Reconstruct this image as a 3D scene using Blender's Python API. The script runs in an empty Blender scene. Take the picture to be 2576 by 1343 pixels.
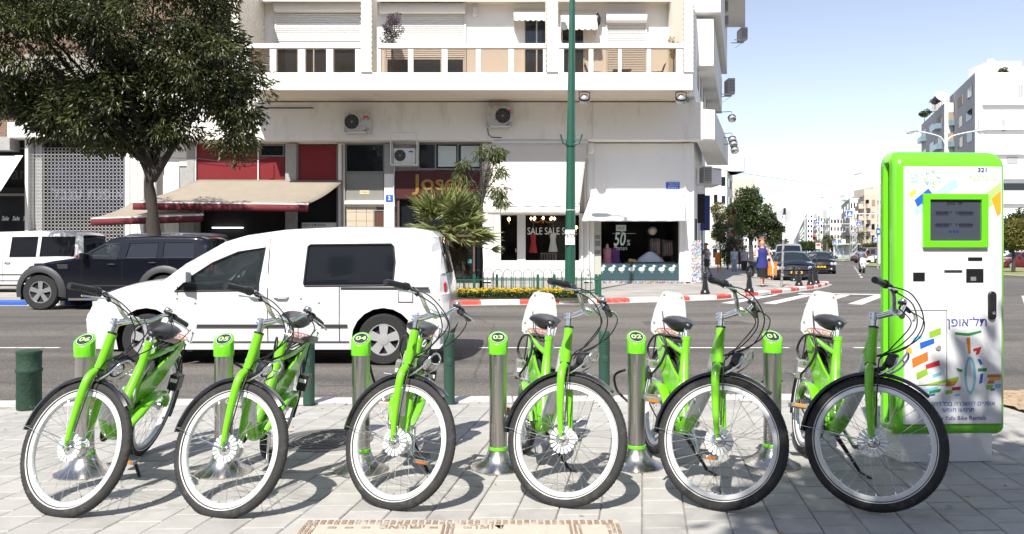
import bpy, bmesh, math, random
from mathutils import Vector, Matrix, Quaternion
from mathutils.geometry import tessellate_polygon
R = math.radians
random.seed(7)
sc = bpy.context.scene
COL = sc.collection
# ---------------------------------------------------------------- camera
F, HOR, H = 1963.0, 633.0, 1.31          # focal length and horizon measured on a 2576 px wide view of the photograph, eye height
cam = bpy.data.cameras.new('camera'); camo = bpy.data.objects.new('camera', cam); COL.objects.link(camo)
camo.location = (0, 0, H); camo.rotation_euler = (R(90), 0, 0)
cam.sensor_width = 36; cam.lens = F/2576*36; cam.shift_y = -(671.5-HOR)/2576; cam.clip_end = 4000; cam.clip_start = .05
sc.camera = camo
# ---------------------------------------------------------------- sky, sun, exposure
SUN = Vector((-.30, -.82, 1)).normalized()
w = bpy.data.worlds.new('World'); sc.world = w; w.use_nodes = True
nt = w.node_tree; bg = nt.nodes['Background']; sky = nt.nodes.new('ShaderNodeTexSky')
sky.sky_type = 'NISHITA'; sky.sun_disc = False; sky.sun_elevation = math.asin(SUN.z)
sky.sun_rotation = math.atan2(SUN.x, SUN.y); sky.air_density = 1.0; sky.dust_density = .35; sky.ozone_density = .6
hs_ = nt.nodes.new('ShaderNodeHueSaturation'); hs_.inputs['Saturation'].default_value = .72; hs_.inputs['Hue'].default_value = .512; nt.links.new(sky.outputs[0], hs_.inputs['Color']); nt.links.new(hs_.outputs[0], bg.inputs[0]); bg.inputs[1].default_value = .080
sl = bpy.data.lights.new('sun', 'SUN'); sl.energy = 3.5; sl.angle = R(.53); sl.color = (1, .955, .88)
so = bpy.data.objects.new('sun', sl); COL.objects.link(so); so.rotation_euler = SUN.to_track_quat('Z', 'Y').to_euler(); so.location = (-10, -20, 40)
sc.view_settings.view_transform = 'Standard'; sc.view_settings.look = 'None'; sc.view_settings.gamma = 1; sc.view_settings.exposure = 1.2
sc.view_settings.use_curve_mapping = False
sc.cycles.max_bounces = 8; sc.cycles.transparent_max_bounces = 16
sc.render.film_transparent = False
# ---------------------------------------------------------------- placing: a pixel of the measured view and a depth give a point
def PX(x, D): return (x-1288)*D/F
def PZ(y, D): return H+(HOR-y)*D/F
def GD(y, z=0.0): return F*(H-z)/(y-HOR)                 # depth of a ground point seen at height y
def PT(x, y, D): return Vector((PX(x, D), D, PZ(y, D)))
# ---------------------------------------------------------------- mesh builder
class MB:
    def __init__(s): s.v = []; s.f = []; s.m = []; s.cur = 0
    def add(s, vs, fs):
        o = len(s.v); s.v += [tuple(p) for p in vs]; s.f += [tuple(i+o for i in f) for f in fs]; s.m += [s.cur]*len(fs); return s
    def box(s, a, b):
        x0, y0, z0 = a; x1, y1, z1 = b
        if x0 > x1: x0, x1 = x1, x0
        if y0 > y1: y0, y1 = y1, y0
        if z0 > z1: z0, z1 = z1, z0
        return s.add([(x0,y0,z0),(x1,y0,z0),(x1,y1,z0),(x0,y1,z0),(x0,y0,z1),(x1,y0,z1),(x1,y1,z1),(x0,y1,z1)],
            [(0,3,2,1),(4,5,6,7),(0,1,5,4),(1,2,6,5),(2,3,7,6),(3,0,4,7)])
    def obox(s, c, sz, M=None):
        hx, hy, hz = sz[0]/2, sz[1]/2, sz[2]/2
        vs = [Vector(p) for p in [(-hx,-hy,-hz),(hx,-hy,-hz),(hx,hy,-hz),(-hx,hy,-hz),(-hx,-hy,hz),(hx,-hy,hz),(hx,hy,hz),(-hx,hy,hz)]]
        if M is not None: vs = [M @ p for p in vs]
        return s.add([p+Vector(c) for p in vs], [(0,3,2,1),(4,5,6,7),(0,1,5,4),(1,2,6,5),(2,3,7,6),(3,0,4,7)])
    def tube(s, pts, r, n=8, closed=False, cap=True, flat=1.0):
        pts = [Vector(p) for p in pts]; N = len(pts)
        rs = r if isinstance(r, (list, tuple)) else [r]*N
        T = []
        for i in range(N):
            if closed: t = pts[(i+1) % N]-pts[i-1]
            else: t = pts[min(i+1, N-1)]-pts[max(i-1, 0)]
            T.append(t.normalized() if t.length > 1e-9 else Vector((0,0,1)))
        up = Vector((0,0,1)) if abs(T[0].z) < .9 else Vector((1,0,0))
        a = T[0].cross(up).normalized(); vs = []
        for i in range(N):
            if i: a = T[i-1].rotation_difference(T[i]) @ a
            a = (a-T[i]*a.dot(T[i])).normalized(); b = T[i].cross(a)
            for k in range(n):
                q = 2*math.pi*k/n; vs.append(pts[i]+a*(math.cos(q)*rs[i])+b*(math.sin(q)*rs[i]*flat))
        fs = []
        for i in range(N if closed else N-1):
            j = (i+1) % N
            for k in range(n): fs.append((i*n+k, i*n+(k+1) % n, j*n+(k+1) % n, j*n+k))
        if cap and not closed:
            fs.append(tuple(range(n-1, -1, -1))); fs.append(tuple((N-1)*n+k for k in range(n)))
        return s.add(vs, fs)
    def cyl(s, a, b, r, r2=None, n=12): return s.tube([a, b], [r, r if r2 is None else r2], n)
    def lathe(s, prof, n=16, o=(0,0,0), M=None, cap=True):
        o = Vector(o); vs = []
        for (r, z) in prof:
            for k in range(n):
                q = 2*math.pi*k/n; p = Vector((r*math.cos(q), r*math.sin(q), z))
                vs.append(o+(M @ p if M is not None else p))
        fs = []
        for i in range(len(prof)-1):
            for k in range(n): fs.append((i*n+k, i*n+(k+1) % n, (i+1)*n+(k+1) % n, (i+1)*n+k))
        if cap:
            fs.append(tuple(range(n-1, -1, -1))); fs.append(tuple((len(prof)-1)*n+k for k in range(n)))
        return s.add(vs, fs)
    def loft(s, rings, closed=True, cap=True):
        n = len(rings[0]); vs = [p for r in rings for p in r]; fs = []
        for i in range(len(rings)-1):
            for k in range(n if closed else n-1): fs.append((i*n+k, i*n+(k+1) % n, (i+1)*n+(k+1) % n, (i+1)*n+k))
        if cap and closed:
            fs.append(tuple(range(n-1, -1, -1))); fs.append(tuple((len(rings)-1)*n+k for k in range(n)))
        return s.add(vs, fs)
    def prism(s, poly, fn, t0, t1):
        # poly: 2-D outline; fn(u, v, t) -> point
        n = len(poly); vs = [fn(u, v, t0) for u, v in poly]+[fn(u, v, t1) for u, v in poly]
        fs = [tuple(range(n-1, -1, -1)), tuple(range(n, 2*n))]
        for i in range(n): fs.append((i, (i+1) % n, n+(i+1) % n, n+i))
        return s.add(vs, fs)
    def quad(s, a, b, c, d): return s.add([a, b, c, d], [(0,1,2,3)])
def XZ(u, v, t): return (u, t, v)
def XY(u, v, t): return (u, v, t)
def YZ(u, v, t): return (t, u, v)
def obj(name, mb, mats, parent=None, smooth=40, bevel=0, loc=None, rz=0, seg=2, label=None):
    me = bpy.data.meshes.new(name)
    if isinstance(mb, MB):
        me.from_pydata(mb.v, [], mb.f)
        if any(mb.m): me.polygons.foreach_set('material_index', mb.m)
    else: mb.to_mesh(me); mb.free()
    bm = bmesh.new(); bm.from_mesh(me); bmesh.ops.recalc_face_normals(bm, faces=bm.faces); bm.to_mesh(me); bm.free()
    for m in (mats if isinstance(mats, (list, tuple)) else [mats]): me.materials.append(m)
    if smooth:
        me.shade_smooth(); me.set_sharp_from_angle(angle=R(smooth))
    o = bpy.data.objects.new(name, me); COL.objects.link(o)
    if parent is not None: o.parent = parent
    if loc is not None: o.location = loc
    if rz: o.rotation_euler.z = rz
    if bevel:
        b = o.modifiers.new('bevel', 'BEVEL'); b.width = bevel; b.segments = seg; b.limit_method = 'ANGLE'; b.angle_limit = R(40)
    if label: o['label'] = label
    return o
def thing(name, label, cat, loc=(0,0,0), rz=0, group=None, rot=None):
    o = bpy.data.objects.new(name, None); COL.objects.link(o); o.empty_display_size = .1
    o.location = loc; o.rotation_euler = rot if rot is not None else (0,0,rz)
    return tag(o, label, cat, group)
def tag(o, label=None, cat=None, group=None, kind=None):
    if label: o['label'] = label
    if cat: o['category'] = cat
    if group: o['group'] = group
    if kind: o['kind'] = kind
    return o
def child(o, name, mesh_obj, M=None):
    c = mesh_obj.copy(); c.name = name; COL.objects.link(c); c.parent = o
    if M is not None: c.matrix_local = M
    return c
def copy_tree(o, parent=None):
    c = o.copy(); COL.objects.link(c); c.parent = parent
    for ch in list(o.children): copy_tree(ch, c)
    return c
def text(name, s, size, m, parent, M, depth=.002, align='CENTER', bold=0, shear=0, sx=1, fit=None):
    cu = bpy.data.curves.new('t', 'FONT'); cu.body = s; cu.size = size; cu.align_x = align; cu.align_y = 'CENTER'
    cu.extrude = depth; cu.offset = bold; cu.shear = shear; cu.resolution_u = 3
    to = bpy.data.objects.new('t', cu); COL.objects.link(to)
    dg = bpy.context.evaluated_depsgraph_get(); me = bpy.data.meshes.new_from_object(to.evaluated_get(dg))
    bpy.data.objects.remove(to); bpy.data.curves.remove(cu)
    me.materials.clear(); me.materials.append(m)
    if fit:
        xs_ = [v_.co.x for v_ in me.vertices]; sx = fit/(max(xs_)-min(xs_)); cx_ = (max(xs_)+min(xs_))/2
        for v_ in me.vertices: v_.co.x -= cx_
    if sx != 1:
        for v_ in me.vertices: v_.co.x *= sx
    o = bpy.data.objects.new(name, me); COL.objects.link(o); o.parent = parent; o.matrix_local = M
    return o
FACE = Matrix.Rotation(R(90), 4, 'X')                      # lies in XZ, reads from -Y
def at(x, y, z, rz=0): return Matrix.Translation((x, y, z)) @ Matrix.Rotation(rz, 4, 'Z') @ FACE
# ---------------------------------------------------------------- materials
MATS = {}
def mat(name, col, rough=.5, metal=0, var=0, vs=8, bump=0, bs=60, coat=0, spec=.5, col2=None, c2=(.5,.7), c2s=3, rnd=0, trans=0, alpha=1, emit=0, sheen=0, stretch=None, rv=0, world=False):
    if name in MATS: return MATS[name]
    m = bpy.data.materials.new(name); m.use_nodes = True; N = m.node_tree.nodes; L = m.node_tree.links
    b = N['Principled BSDF']; b.inputs['Base Color'].default_value = (*col, 1); b.inputs['Roughness'].default_value = rough
    b.inputs['Metallic'].default_value = metal; b.inputs['Specular IOR Level'].default_value = spec
    b.inputs['Coat Weight'].default_value = coat; b.inputs['Coat Roughness'].default_value = .05
    b.inputs['Transmission Weight'].default_value = trans; b.inputs['Alpha'].default_value = alpha
    if emit: b.inputs['Emission Color'].default_value = (*col, 1); b.inputs['Emission Strength'].default_value = emit
    tc = N.new('ShaderNodeTexCoord'); src = tc.outputs['Object']
    if world: src = N.new('ShaderNodeNewGeometry').outputs['Position']
    if stretch:
        mp = N.new('ShaderNodeMapping'); mp.inputs['Scale'].default_value = stretch; L.new(src, mp.inputs[0]); src = mp.outputs[0]
    out = None
    def noise(s, d=4, ro=.6):
        n = N.new('ShaderNodeTexNoise'); n.inputs['Scale'].default_value = s; n.inputs['Detail'].default_value = d; n.inputs['Roughness'].default_value = ro
        L.new(src, n.inputs['Vector']); return n.outputs[0]
    def mixc(fac, a, c):
        x = N.new('ShaderNodeMix'); x.data_type = 'RGBA'; L.new(fac, x.inputs[0])
        for sock, val in ((x.inputs[6], a), (x.inputs[7], c)):
            if isinstance(val, tuple): sock.default_value = (*val[:3], 1)
            else: L.new(val, sock)
        return x.outputs[2]
    if var:
        out = mixc(noise(vs), tuple(max(0, c*(1-var)) for c in col), tuple(min(1, c*(1+var)) for c in col))
    if col2:
        r = N.new('ShaderNodeMapRange'); r.inputs[1].default_value = c2[0]; r.inputs[2].default_value = c2[1]
        L.new(noise(c2s, 6, .65), r.inputs[0]); out = mixc(r.outputs[0], out if out else col, col2)
    if rnd:
        oi = N.new('ShaderNodeObjectInfo'); r = N.new('ShaderNodeMapRange'); r.inputs[3].default_value = 1-rnd; r.inputs[4].default_value = 1+rnd
        L.new(oi.outputs['Random'], r.inputs[0])
        h = N.new('ShaderNodeHueSaturation'); L.new(r.outputs[0], h.inputs['Value'])
        if out: L.new(out, h.inputs['Color'])
        else: h.inputs['Color'].default_value = (*col, 1)
        out = h.outputs[0]
    if out: L.new(out, b.inputs['Base Color'])
    if rv:
        r = N.new('ShaderNodeMapRange'); r.inputs[3].default_value = max(0, rough-rv); r.inputs[4].default_value = min(1, rough+rv)
        r.inputs[1].default_value = .3; r.inputs[2].default_value = .7
        L.new(noise(vs*.6+2), r.inputs[0]); L.new(r.outputs[0], b.inputs['Roughness'])
    if bump:
        bn = N.new('ShaderNodeBump'); bn.inputs['Strength'].default_value = bump; bn.inputs['Distance'].default_value = .02
        L.new(noise(bs, 5), bn.inputs['Height']); L.new(bn.outputs[0], b.inputs['Normal'])
    MATS[name] = m; return m
def leafmat(name, c, c2, rough=.45):
    if name in MATS: return MATS[name]
    m = bpy.data.materials.new(name); m.use_nodes = True; N = m.node_tree.nodes; L = m.node_tree.links
    b = N['Principled BSDF']; b.inputs['Roughness'].default_value = rough; b.inputs['Specular IOR Level'].default_value = .5
    at_ = N.new('ShaderNodeAttribute'); at_.attribute_name = 'tint'
    x = N.new('ShaderNodeMix'); x.data_type = 'RGBA'; x.inputs[6].default_value = (*c, 1); x.inputs[7].default_value = (*c2, 1)
    L.new(at_.outputs['Fac'], x.inputs[0]); L.new(x.outputs[2], b.inputs['Base Color'])
    t = N.new('ShaderNodeBsdfTranslucent'); hs = N.new('ShaderNodeHueSaturation'); hs.inputs['Value'].default_value = 1.6; hs.inputs['Hue'].default_value = .48
    L.new(x.outputs[2], hs.inputs['Color']); L.new(hs.outputs[0], t.inputs[0])
    ms = N.new('ShaderNodeMixShader'); ms.inputs[0].default_value = .25; L.new(b.outputs[0], ms.inputs[1]); L.new(t.outputs[0], ms.inputs[2])
    L.new(ms.outputs[0], N['Material Output'].inputs[0]); MATS[name] = m; return m
GREEN = mat('bike_green_paint', (.155,.50,.012), .28, coat=.5, var=.08, vs=30, col2=(.17,.33,.08), c2=(.64,.70), c2s=45, rv=.08)
KGREEN = mat('kiosk_green_paint', (.14,.54,.015), .25, coat=.7, var=.04, vs=3)
CHROME = mat('polished_aluminium', (.72,.72,.72), .22, 1, var=.08, vs=40)
ALU = mat('rim_aluminium', (.74,.75,.76), .35, .25, var=.06, vs=60)
STEEL = mat('brushed_steel', (.52,.50,.47), .27, 1, var=.12, vs=14, stretch=(1,1,.05), bump=.02, bs=200, rv=.1)
RUBBER = mat('tyre_rubber', (.022,.022,.023), .75, var=.35, vs=25, bump=.3, bs=120, col2=(.07,.065,.06), c2=(.55,.75), c2s=14)
BLACK = mat('black_plastic', (.014,.014,.016), .42, var=.3, vs=30)
BLKGLOSS = mat('black_gloss', (.012,.012,.016), .16, coat=.4)
CABLE = mat('cable_black', (.012,.012,.013), .45)
GREYPL = mat('grey_plastic', (.20,.20,.19), .5, var=.15, vs=30, bump=.05, bs=90)
WHITEPL = mat('white_panel', (.57,.58,.59), .3, var=.05, vs=6)
SILVERP = mat('silver_paint', (.62,.63,.65), .3, .3, var=.06, vs=20, col2=(.3,.3,.3), c2=(.68,.74), c2s=30)
REDPR = mat('red_print', (.62,.06,.03), .5)
WHITEPR = mat('white_print', (.78,.78,.78), .5)
REFLECT = mat('white_reflective', (.62,.62,.60), .4)
GLASSL = mat('lamp_glass', (.75,.78,.8), .08, .6)
AMBER = mat('amber_reflector', (.75,.22,.02), .3)
PAVER = mat('concrete_paver', (.355,.345,.325), .85, var=.22, vs=7, bump=.3, bs=110, rnd=.10, col2=(.25,.24,.225), c2=(.56,.76), c2s=3.2, world=True)
JOINT = mat('joint_sand', (.28,.26,.23), .95, var=.35, vs=30, bump=.4, bs=150, col2=(.16,.14,.115), c2=(.5,.65), c2s=9)
KERBC = mat('kerb_concrete', (.50,.485,.46), .85, var=.15, vs=12, bump=.25, bs=80, rnd=.05, col2=(.30,.285,.27), c2=(.56,.72), c2s=4, world=True)
KERBW = mat('kerb_white_paint', (.66,.65,.62), .7, var=.12, vs=10, col2=(.40,.38,.35), c2=(.54,.70), c2s=4, bump=.15, bs=60, rnd=.05, world=True)
KERBR = mat('kerb_red_paint', (.50,.075,.055), .7, var=.18, vs=10, col2=(.50,.33,.29), c2=(.54,.70), c2s=4, bump=.15, bs=60, rnd=.06, world=True)
KERBB = mat('kerb_blue_paint', (.02,.10,.42), .7, var=.18, vs=10, col2=(.3,.33,.38), c2=(.60,.74), c2s=5, bump=.15, bs=60, rnd=.06)
ROADPAINT = mat('road_paint', (.60,.60,.58), .8, var=.12, vs=6, col2=(.22,.21,.205), c2=(.53,.72), c2s=7, bump=.1, bs=80)
PLASTER = mat('white_plaster', (.80,.77,.72), .9, var=.05, vs=2, bump=.06, bs=40, col2=(.58,.53,.46), c2=(.55,.80), c2s=1.6, stretch=(1,1,.3))
PLASTERW = mat('bright_plaster', (.80,.785,.76), .9, var=.03, vs=2, bump=.05, bs=40, col2=(.66,.63,.58), c2=(.58,.82), c2s=1.8, stretch=(1,1,.3))
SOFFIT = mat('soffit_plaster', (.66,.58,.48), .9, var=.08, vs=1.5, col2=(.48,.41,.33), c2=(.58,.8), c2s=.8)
CONC = mat('rough_concrete', (.34,.335,.33), .9, var=.3, vs=7, bump=.6, bs=25)
GLASSD = mat('dark_window', (.012,.014,.018), .05, spec=.6, var=.3, vs=1.2)
GLASSB = mat('blue_tint_window', (.015,.022,.04), .04, spec=.6)
FRAMEW = mat('window_frame_white', (.66,.65,.63), .5)
FRAMEG = mat('window_frame_grey', (.20,.19,.18), .5, var=.15, vs=10)
DGREEN = mat('dark_green_paint', (.013,.085,.055), .42, var=.18, vs=10, coat=.2, col2=(.10,.15,.12), c2=(.70,.8), c2s=12)
GALV = mat('galvanised', (.45,.46,.47), .5, .6, var=.1, vs=10)
WHITEMET = mat('white_metal', (.68,.68,.68), .4, var=.05, vs=9)
# ================================================================ GROUND
RZ = -.12                                                     # road level, pavement is 0
def asphalt():
    m = bpy.data.materials.new('asphalt'); m.use_nodes = True; N = m.node_tree.nodes; L = m.node_tree.links; b = N['Principled BSDF']
    b.inputs['Roughness'].default_value = .8; b.inputs['Specular IOR Level'].default_value = .3
    tc = N.new('ShaderNodeTexCoord')
    def noise(s, d, st=(1,1,1)):
        mp = N.new('ShaderNodeMapping'); mp.inputs['Scale'].default_value = st; L.new(tc.outputs['Object'], mp.inputs[0])
        n = N.new('ShaderNodeTexNoise'); n.inputs['Scale'].default_value = s; n.inputs['Detail'].default_value = d; n.inputs['Roughness'].default_value = .65; L.new(mp.outputs[0], n.inputs['Vector']); return n.outputs[0]
    def ramp(v, a, c):
        r = N.new('ShaderNodeValToRGB'); r.color_ramp.elements[0].position = a[0]; r.color_ramp.elements[0].color = (*a[1], 1)
        r.color_ramp.elements[1].position = c[0]; r.color_ramp.elements[1].color = (*c[1], 1); L.new(v, r.inputs[0]); return r.outputs[0]
    g = ramp(noise(70, 3), (.34, (.05,.047,.043)), (.66, (.20,.188,.174)))
    vo = N.new('ShaderNodeTexVoronoi'); vo.inputs['Scale'].default_value = 85; L.new(tc.outputs['Object'], vo.inputs['Vector'])
    sp = ramp(vo.outputs['Color'], (.72, (0,0,0)), (.95, (1,1,1)))
    mx = N.new('ShaderNodeMix'); mx.data_type = 'RGBA'; mx.inputs[7].default_value = (.34,.315,.285,1)
    ml = N.new('ShaderNodeMath'); ml.operation = 'MULTIPLY'; ml.inputs[1].default_value = .55; L.new(sp, ml.inputs[0]); L.new(ml.outputs[0], mx.inputs[0]); L.new(g, mx.inputs[6])
    big = ramp(noise(.35, 5, (.25, 1.4, 1)), (.34, (.66,.66,.67)), (.66, (1.18,1.15,1.11)))
    m2 = N.new('ShaderNodeMix'); m2.data_type = 'RGBA'; m2.blend_type = 'MULTIPLY'; m2.inputs[0].default_value = 1; L.new(mx.outputs[2], m2.inputs[6]); L.new(big, m2.inputs[7])
    st = ramp(noise(1.3, 6), (.60, (1,1,1)), (.74, (.66,.64,.62)))
    m3 = N.new('ShaderNodeMix'); m3.data_type = 'RGBA'; m3.blend_type = 'MULTIPLY'; m3.inputs[0].default_value = 1; L.new(m2.outputs[2], m3.inputs[6]); L.new(st, m3.inputs[7])
    wr_ = ramp(noise(1.0, 4, (.03, 1.15, 1)), (.38, (.80,.80,.81)), (.60, (1.08,1.07,1.06)))
    m4 = N.new('ShaderNodeMix'); m4.data_type = 'RGBA'; m4.blend_type = 'MULTIPLY'; m4.inputs[0].default_value = 1; L.new(m3.outputs[2], m4.inputs[6]); L.new(wr_, m4.inputs[7])
    vc = N.new('ShaderNodeTexVoronoi'); vc.feature = 'DISTANCE_TO_EDGE'; vc.inputs['Scale'].default_value = .22
    ad = N.new('ShaderNodeMix'); ad.data_type = 'VECTOR'; ad.inputs[0].default_value = .12; nz = N.new('ShaderNodeTexNoise'); nz.inputs['Scale'].default_value = 1.2; nz.inputs['Detail'].default_value = 6; L.new(tc.outputs['Object'], nz.inputs['Vector'])
    L.new(tc.outputs['Object'], ad.inputs[4]); L.new(nz.outputs['Color'], ad.inputs[5]); L.new(ad.outputs[1], vc.inputs['Vector'])
    ck = ramp(vc.outputs['Distance'], (.0008, (.45,.45,.45)), (.0030, (1,1,1)))
    m5 = N.new('ShaderNodeMix'); m5.data_type = 'RGBA'; m5.blend_type = 'MULTIPLY'; m5.inputs[0].default_value = .8; L.new(m4.outputs[2], m5.inputs[6]); L.new(ck, m5.inputs[7])
    L.new(m5.outputs[2], b.inputs['Base Color'])
    bn = N.new('ShaderNodeBump'); bn.inputs['Strength'].default_value = .7; bn.inputs['Distance'].default_value = .008; L.new(noise(80, 3), bn.inputs['Height']); L.new(bn.outputs[0], b.inputs['Normal'])
    return m
ASPH = asphalt()
def sheet(name, poly, z, m, kind='structure', thick=None):
    mb = MB()
    if thick: mb.prism(poly, XY, z-thick, z)
    else: mb.add([(x, y, z) for x, y in poly], [tuple(range(len(poly)))])
    return tag(obj(name, mb, m, smooth=0), kind=kind)
sheet('road', [(-900,-60),(1500,-60),(1500,2500),(-900,2500)], RZ, ASPH)
# ---- near pavement: joint bed, pavers, kerb
SL = .045
def yk(x): return 7.10+SL*x
NPV = sheet('near_pavement', [(-14,-14),(14,-14),(14,yk(14)-.25),(-14,yk(-14)-.25)], -.011, JOINT, thick=.12)
PAVER_I = PAVER.copy(); PAVER_I.name = 'concrete_paver_far'
for n in PAVER_I.node_tree.nodes:
    if n.type == 'OBJECT_INFO':
        g = PAVER_I.node_tree.nodes.new('ShaderNodeNewGeometry'); t_ = [l.to_socket for l in n.outputs['Random'].links][0]
        PAVER_I.node_tree.links.new(g.outputs['Random Per Island'], t_); break
e1 = Vector((1, SL, 0)); e2 = Vector((.167, 1, 0)); CW, RL, GP = .214, .205, .0045
def tile_pts(mb, o, jitter=0):
    a = GP/2; q = .005
    def P(u, v, z): return o+e1*u+e2*v+Vector((0,0,z))
    rings = [[P(a,a,-.04),P(CW-a,a,-.04),P(CW-a,RL-a,-.04),P(a,RL-a,-.04)], [P(a,a,-q),P(CW-a,a,-q),P(CW-a,RL-a,-q),P(a,RL-a,-q)],
             [P(a+q,a+q,0),P(CW-a-q,a+q,0),P(CW-a-q,RL-a-q,0),P(a+q,RL-a-q,0)]]
    mb.loft(rings)
tm = MB(); tile_pts(tm, Vector((0,0,0)))
proto = obj('paver', tm, PAVER, NPV, smooth=0)
cells = []
for c in range(-60, 60):
    st = (c % 2)*.5*RL+random.uniform(-.012, .012)
    for k in range(-10, 60):
        o = e1*(c*CW)+e2*(k*RL+st)
        ce = o+e1*CW/2+e2*RL/2
        if ce.y > yk(ce.x)-.30 or ce.y < -8: continue
        if abs(ce.x) > 12: continue
        vis = ce.y > 3.35 and abs(ce.x) < .70*ce.y+.1
        cells.append((0 if vis else 1, ce.y, o.copy()))
cells.sort(key=lambda t: (t[0], t[1]))
rest = MB()
for i, (vis, d, o) in enumerate(cells):
    dz = random.uniform(-.0015, .0015)
    if vis == 0 and i < 300:
        p = proto if i == 0 else proto.copy()
        if i: COL.objects.link(p)
        p.location = o+Vector((0,0,dz)); p.rotation_euler = (random.uniform(-.004,.004), random.uniform(-.004,.004), 0)
    else: tile_pts(rest, o+Vector((0,0,dz)))
tag(obj('paver_field', rest, PAVER_I, NPV, smooth=0), kind='stuff')
def kerb_proto(name, m, L=1.0, W=.28, h=.135):
    mb = MB(); pr = [(0,-.2),(W,-.2),(W,h-.135),(.03,h-.135),(0,h-.165)]
    mb.prism([(u, v) for u, v in pr], lambda u, v, t: (t, u, v), .005, L-.005); return obj(name, mb, m, None, smooth=0, bevel=.008)
kp = kerb_proto('kerb_stone', KERBC); first = True
NK = tag(obj('near_kerb', MB().prism([(-14,yk(-14)-.245),(14,yk(14)-.245),(14,yk(14)-.02),(-14,yk(-14)-.02)], XY, -.13, -.012), JOINT, smooth=0), kind='structure')
for i in range(-11, 12):
    k = kp if first else kp.copy()
    if not first: COL.objects.link(k)
    first = False; k.parent = NK
    x1 = (i+1)*1.0; k.location = (x1, yk(x1), .004+random.uniform(-.003,.003)); k.rotation_euler.z = math.pi+math.atan(SL)
# ---- sandy soil patch beside the machine
SOIL = mat('dry_soil', (.40,.29,.19), .95, var=.3, vs=14, bump=.8, bs=40, col2=(.22,.15,.10), c2=(.5,.7), c2s=12)
sb = bmesh.new(); bmesh.ops.create_grid(sb, x_segments=40, y_segments=20, size=1)
for v_ in sb.verts:
    v_.co = Vector((6.9+v_.co.x*2.75, 0, 0))+Vector((0, 6.62+v_.co.y*.62+SL*(v_.co.x*2.5)+.07, .012+random.uniform(0,.022)))
tag(obj('soil_patch', sb, SOIL, smooth=60), kind='structure')
lv = MB()
for i in range(260):
    x, y = random.uniform(4.2, 7), random.uniform(5.9, 7.4); a = random.uniform(0, 6.3); s = random.uniform(.012, .03); z = .03
    d = Vector((math.cos(a), math.sin(a), 0))*s; e = Vector((-d.y, d.x, 0))*.45
    c = Vector((x, y, z)); lv.quad(c-d, c+e+Vector((0,0,.01)), c+d+Vector((0,0,.004)), c-e)
tag(obj('fallen_leaves', lv, mat('dry_leaf', (.42,.28,.14), .8, var=.4, vs=9), smooth=0), 'dry leaves and chips scattered on the soil beside the machine', 'leaves', kind='stuff')
lv = MB(); random.seed(77)
for i in range(170):
    far = i % 3 == 0; x = random.uniform(-14,6) if far else random.uniform(-4.5,4.5); y = 20.6-random.random()**2*1.2 if far else (yk(x)-.3-random.random()**2*1.5 if i % 2 else random.uniform(3.5,6.8)); z = RZ+.006 if far else .006
    a = random.uniform(0, 6.3); s = random.uniform(.010, .022)*(2 if far else 1); d = Vector((math.cos(a), math.sin(a), 0))*s; e = Vector((-d.y, d.x, 0))*.4; c = Vector((x, y, z)); lv.quad(c-d, c+e+Vector((0,0,.008)), c+d+Vector((0,0,.003)), c-e)
tag(obj('leaf_litter', lv, MATS['dry_leaf'], smooth=0), 'small dry leaves scattered over the paving and the far gutter', 'leaves', kind='stuff')
# ---- metal covers set in the pavement
RUST = mat('worn_cast_iron', (.30,.22,.165), .7, .35, var=.35, vs=25, bump=.4, bs=60, col2=(.50,.46,.42), c2=(.5,.65), c2s=10)
CVL = mat('cover_concrete', (.47,.42,.35), .8, var=.15, vs=14, bump=.3, bs=60)
mb = MB(); x0, x1, y0, y1 = -1.0, .515, 3.02, 3.80
tc_ = thing('telecom_cover', 'rectangular cast cover with raised ribs and Hebrew lettering set in the paving', 'manhole cover', (0,0,0))
obj('frame', MB().box((x0,y0,-.03),(x1,y1,.006)), CVL, tc_, smooth=0, bevel=.003)
rb = MB()
for row in range(2):
    n = 44
    for i in range(n):
        xx = x0+.012+(x1-x0-.03)*i/n; yy = y1-.020-row*.03+(.004 if i % 2 else 0)
        rb.box((xx, yy-.022, .0055), (xx+.023, yy-.002, .0115))
for sx in (x0, x1-.075):
    for i in range(24):
        for j in range(3): rb.box((sx+.008+j*.023, y1-.085-i*.031, .0055), (sx+.024+j*.023, y1-.063-i*.031, .0115))
for sx in (-.33, .27):
    for j in range(3): rb.box((sx+j*.022, y1-.30, .0055), (sx+.012+j*.022, y1-.075, .0115))
for i in range(10): rb.box((x0+.13+i*.08, y1-.125, .0055), (x0+.17+i*.08, y1-.108, .0105))
tag(obj('rib', rb, RUST, tc_, smooth=0, bevel=.002), kind='stuff')
text('lettering', 'ישראל'[::-1], .085, RUST, tc_, Matrix.Translation((-.52, y1-.105, .0075)), .0012); text('lettering', 'דואר'[::-1], .085, RUST, tc_, Matrix.Translation((-.12, y1-.105, .0075)), .0012)
def manhole(x, y, r, label, m1):
    t = thing('manhole_cover', label, 'manhole cover', (x, y, 0))
    obj('frame', MB().lathe([(r,-.02),(r,.006),(r*.9,.007),(r*.9,.002)], 32), m1, t, 40)
    mb = MB(); mb.lathe([(r*.885,-.02),(r*.885,.0055),(.002,.0055)], 32)
    for k in range(1, 7): mb.lathe([(r*.885*k/7,.005),(r*.885*k/7,.0105),(r*.885*k/7+.012,.0105),(r*.885*k/7+.012,.005)], 32, cap=False)
    obj('lid', mb, m1, t, 30)
manhole(-1.30, 5.42, .33, 'round dark manhole cover with rings between posts 05 and 04', mat('grey_iron', (.17,.165,.155), .65, .3, var=.35, vs=20, bump=.4, bs=60))
manhole(1.52, 5.72, .33, 'pale round manhole cover with rings behind post 01', mat('cover_grey', (.36,.35,.33), .8, var=.15, vs=14, bump=.3, bs=60))
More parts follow.
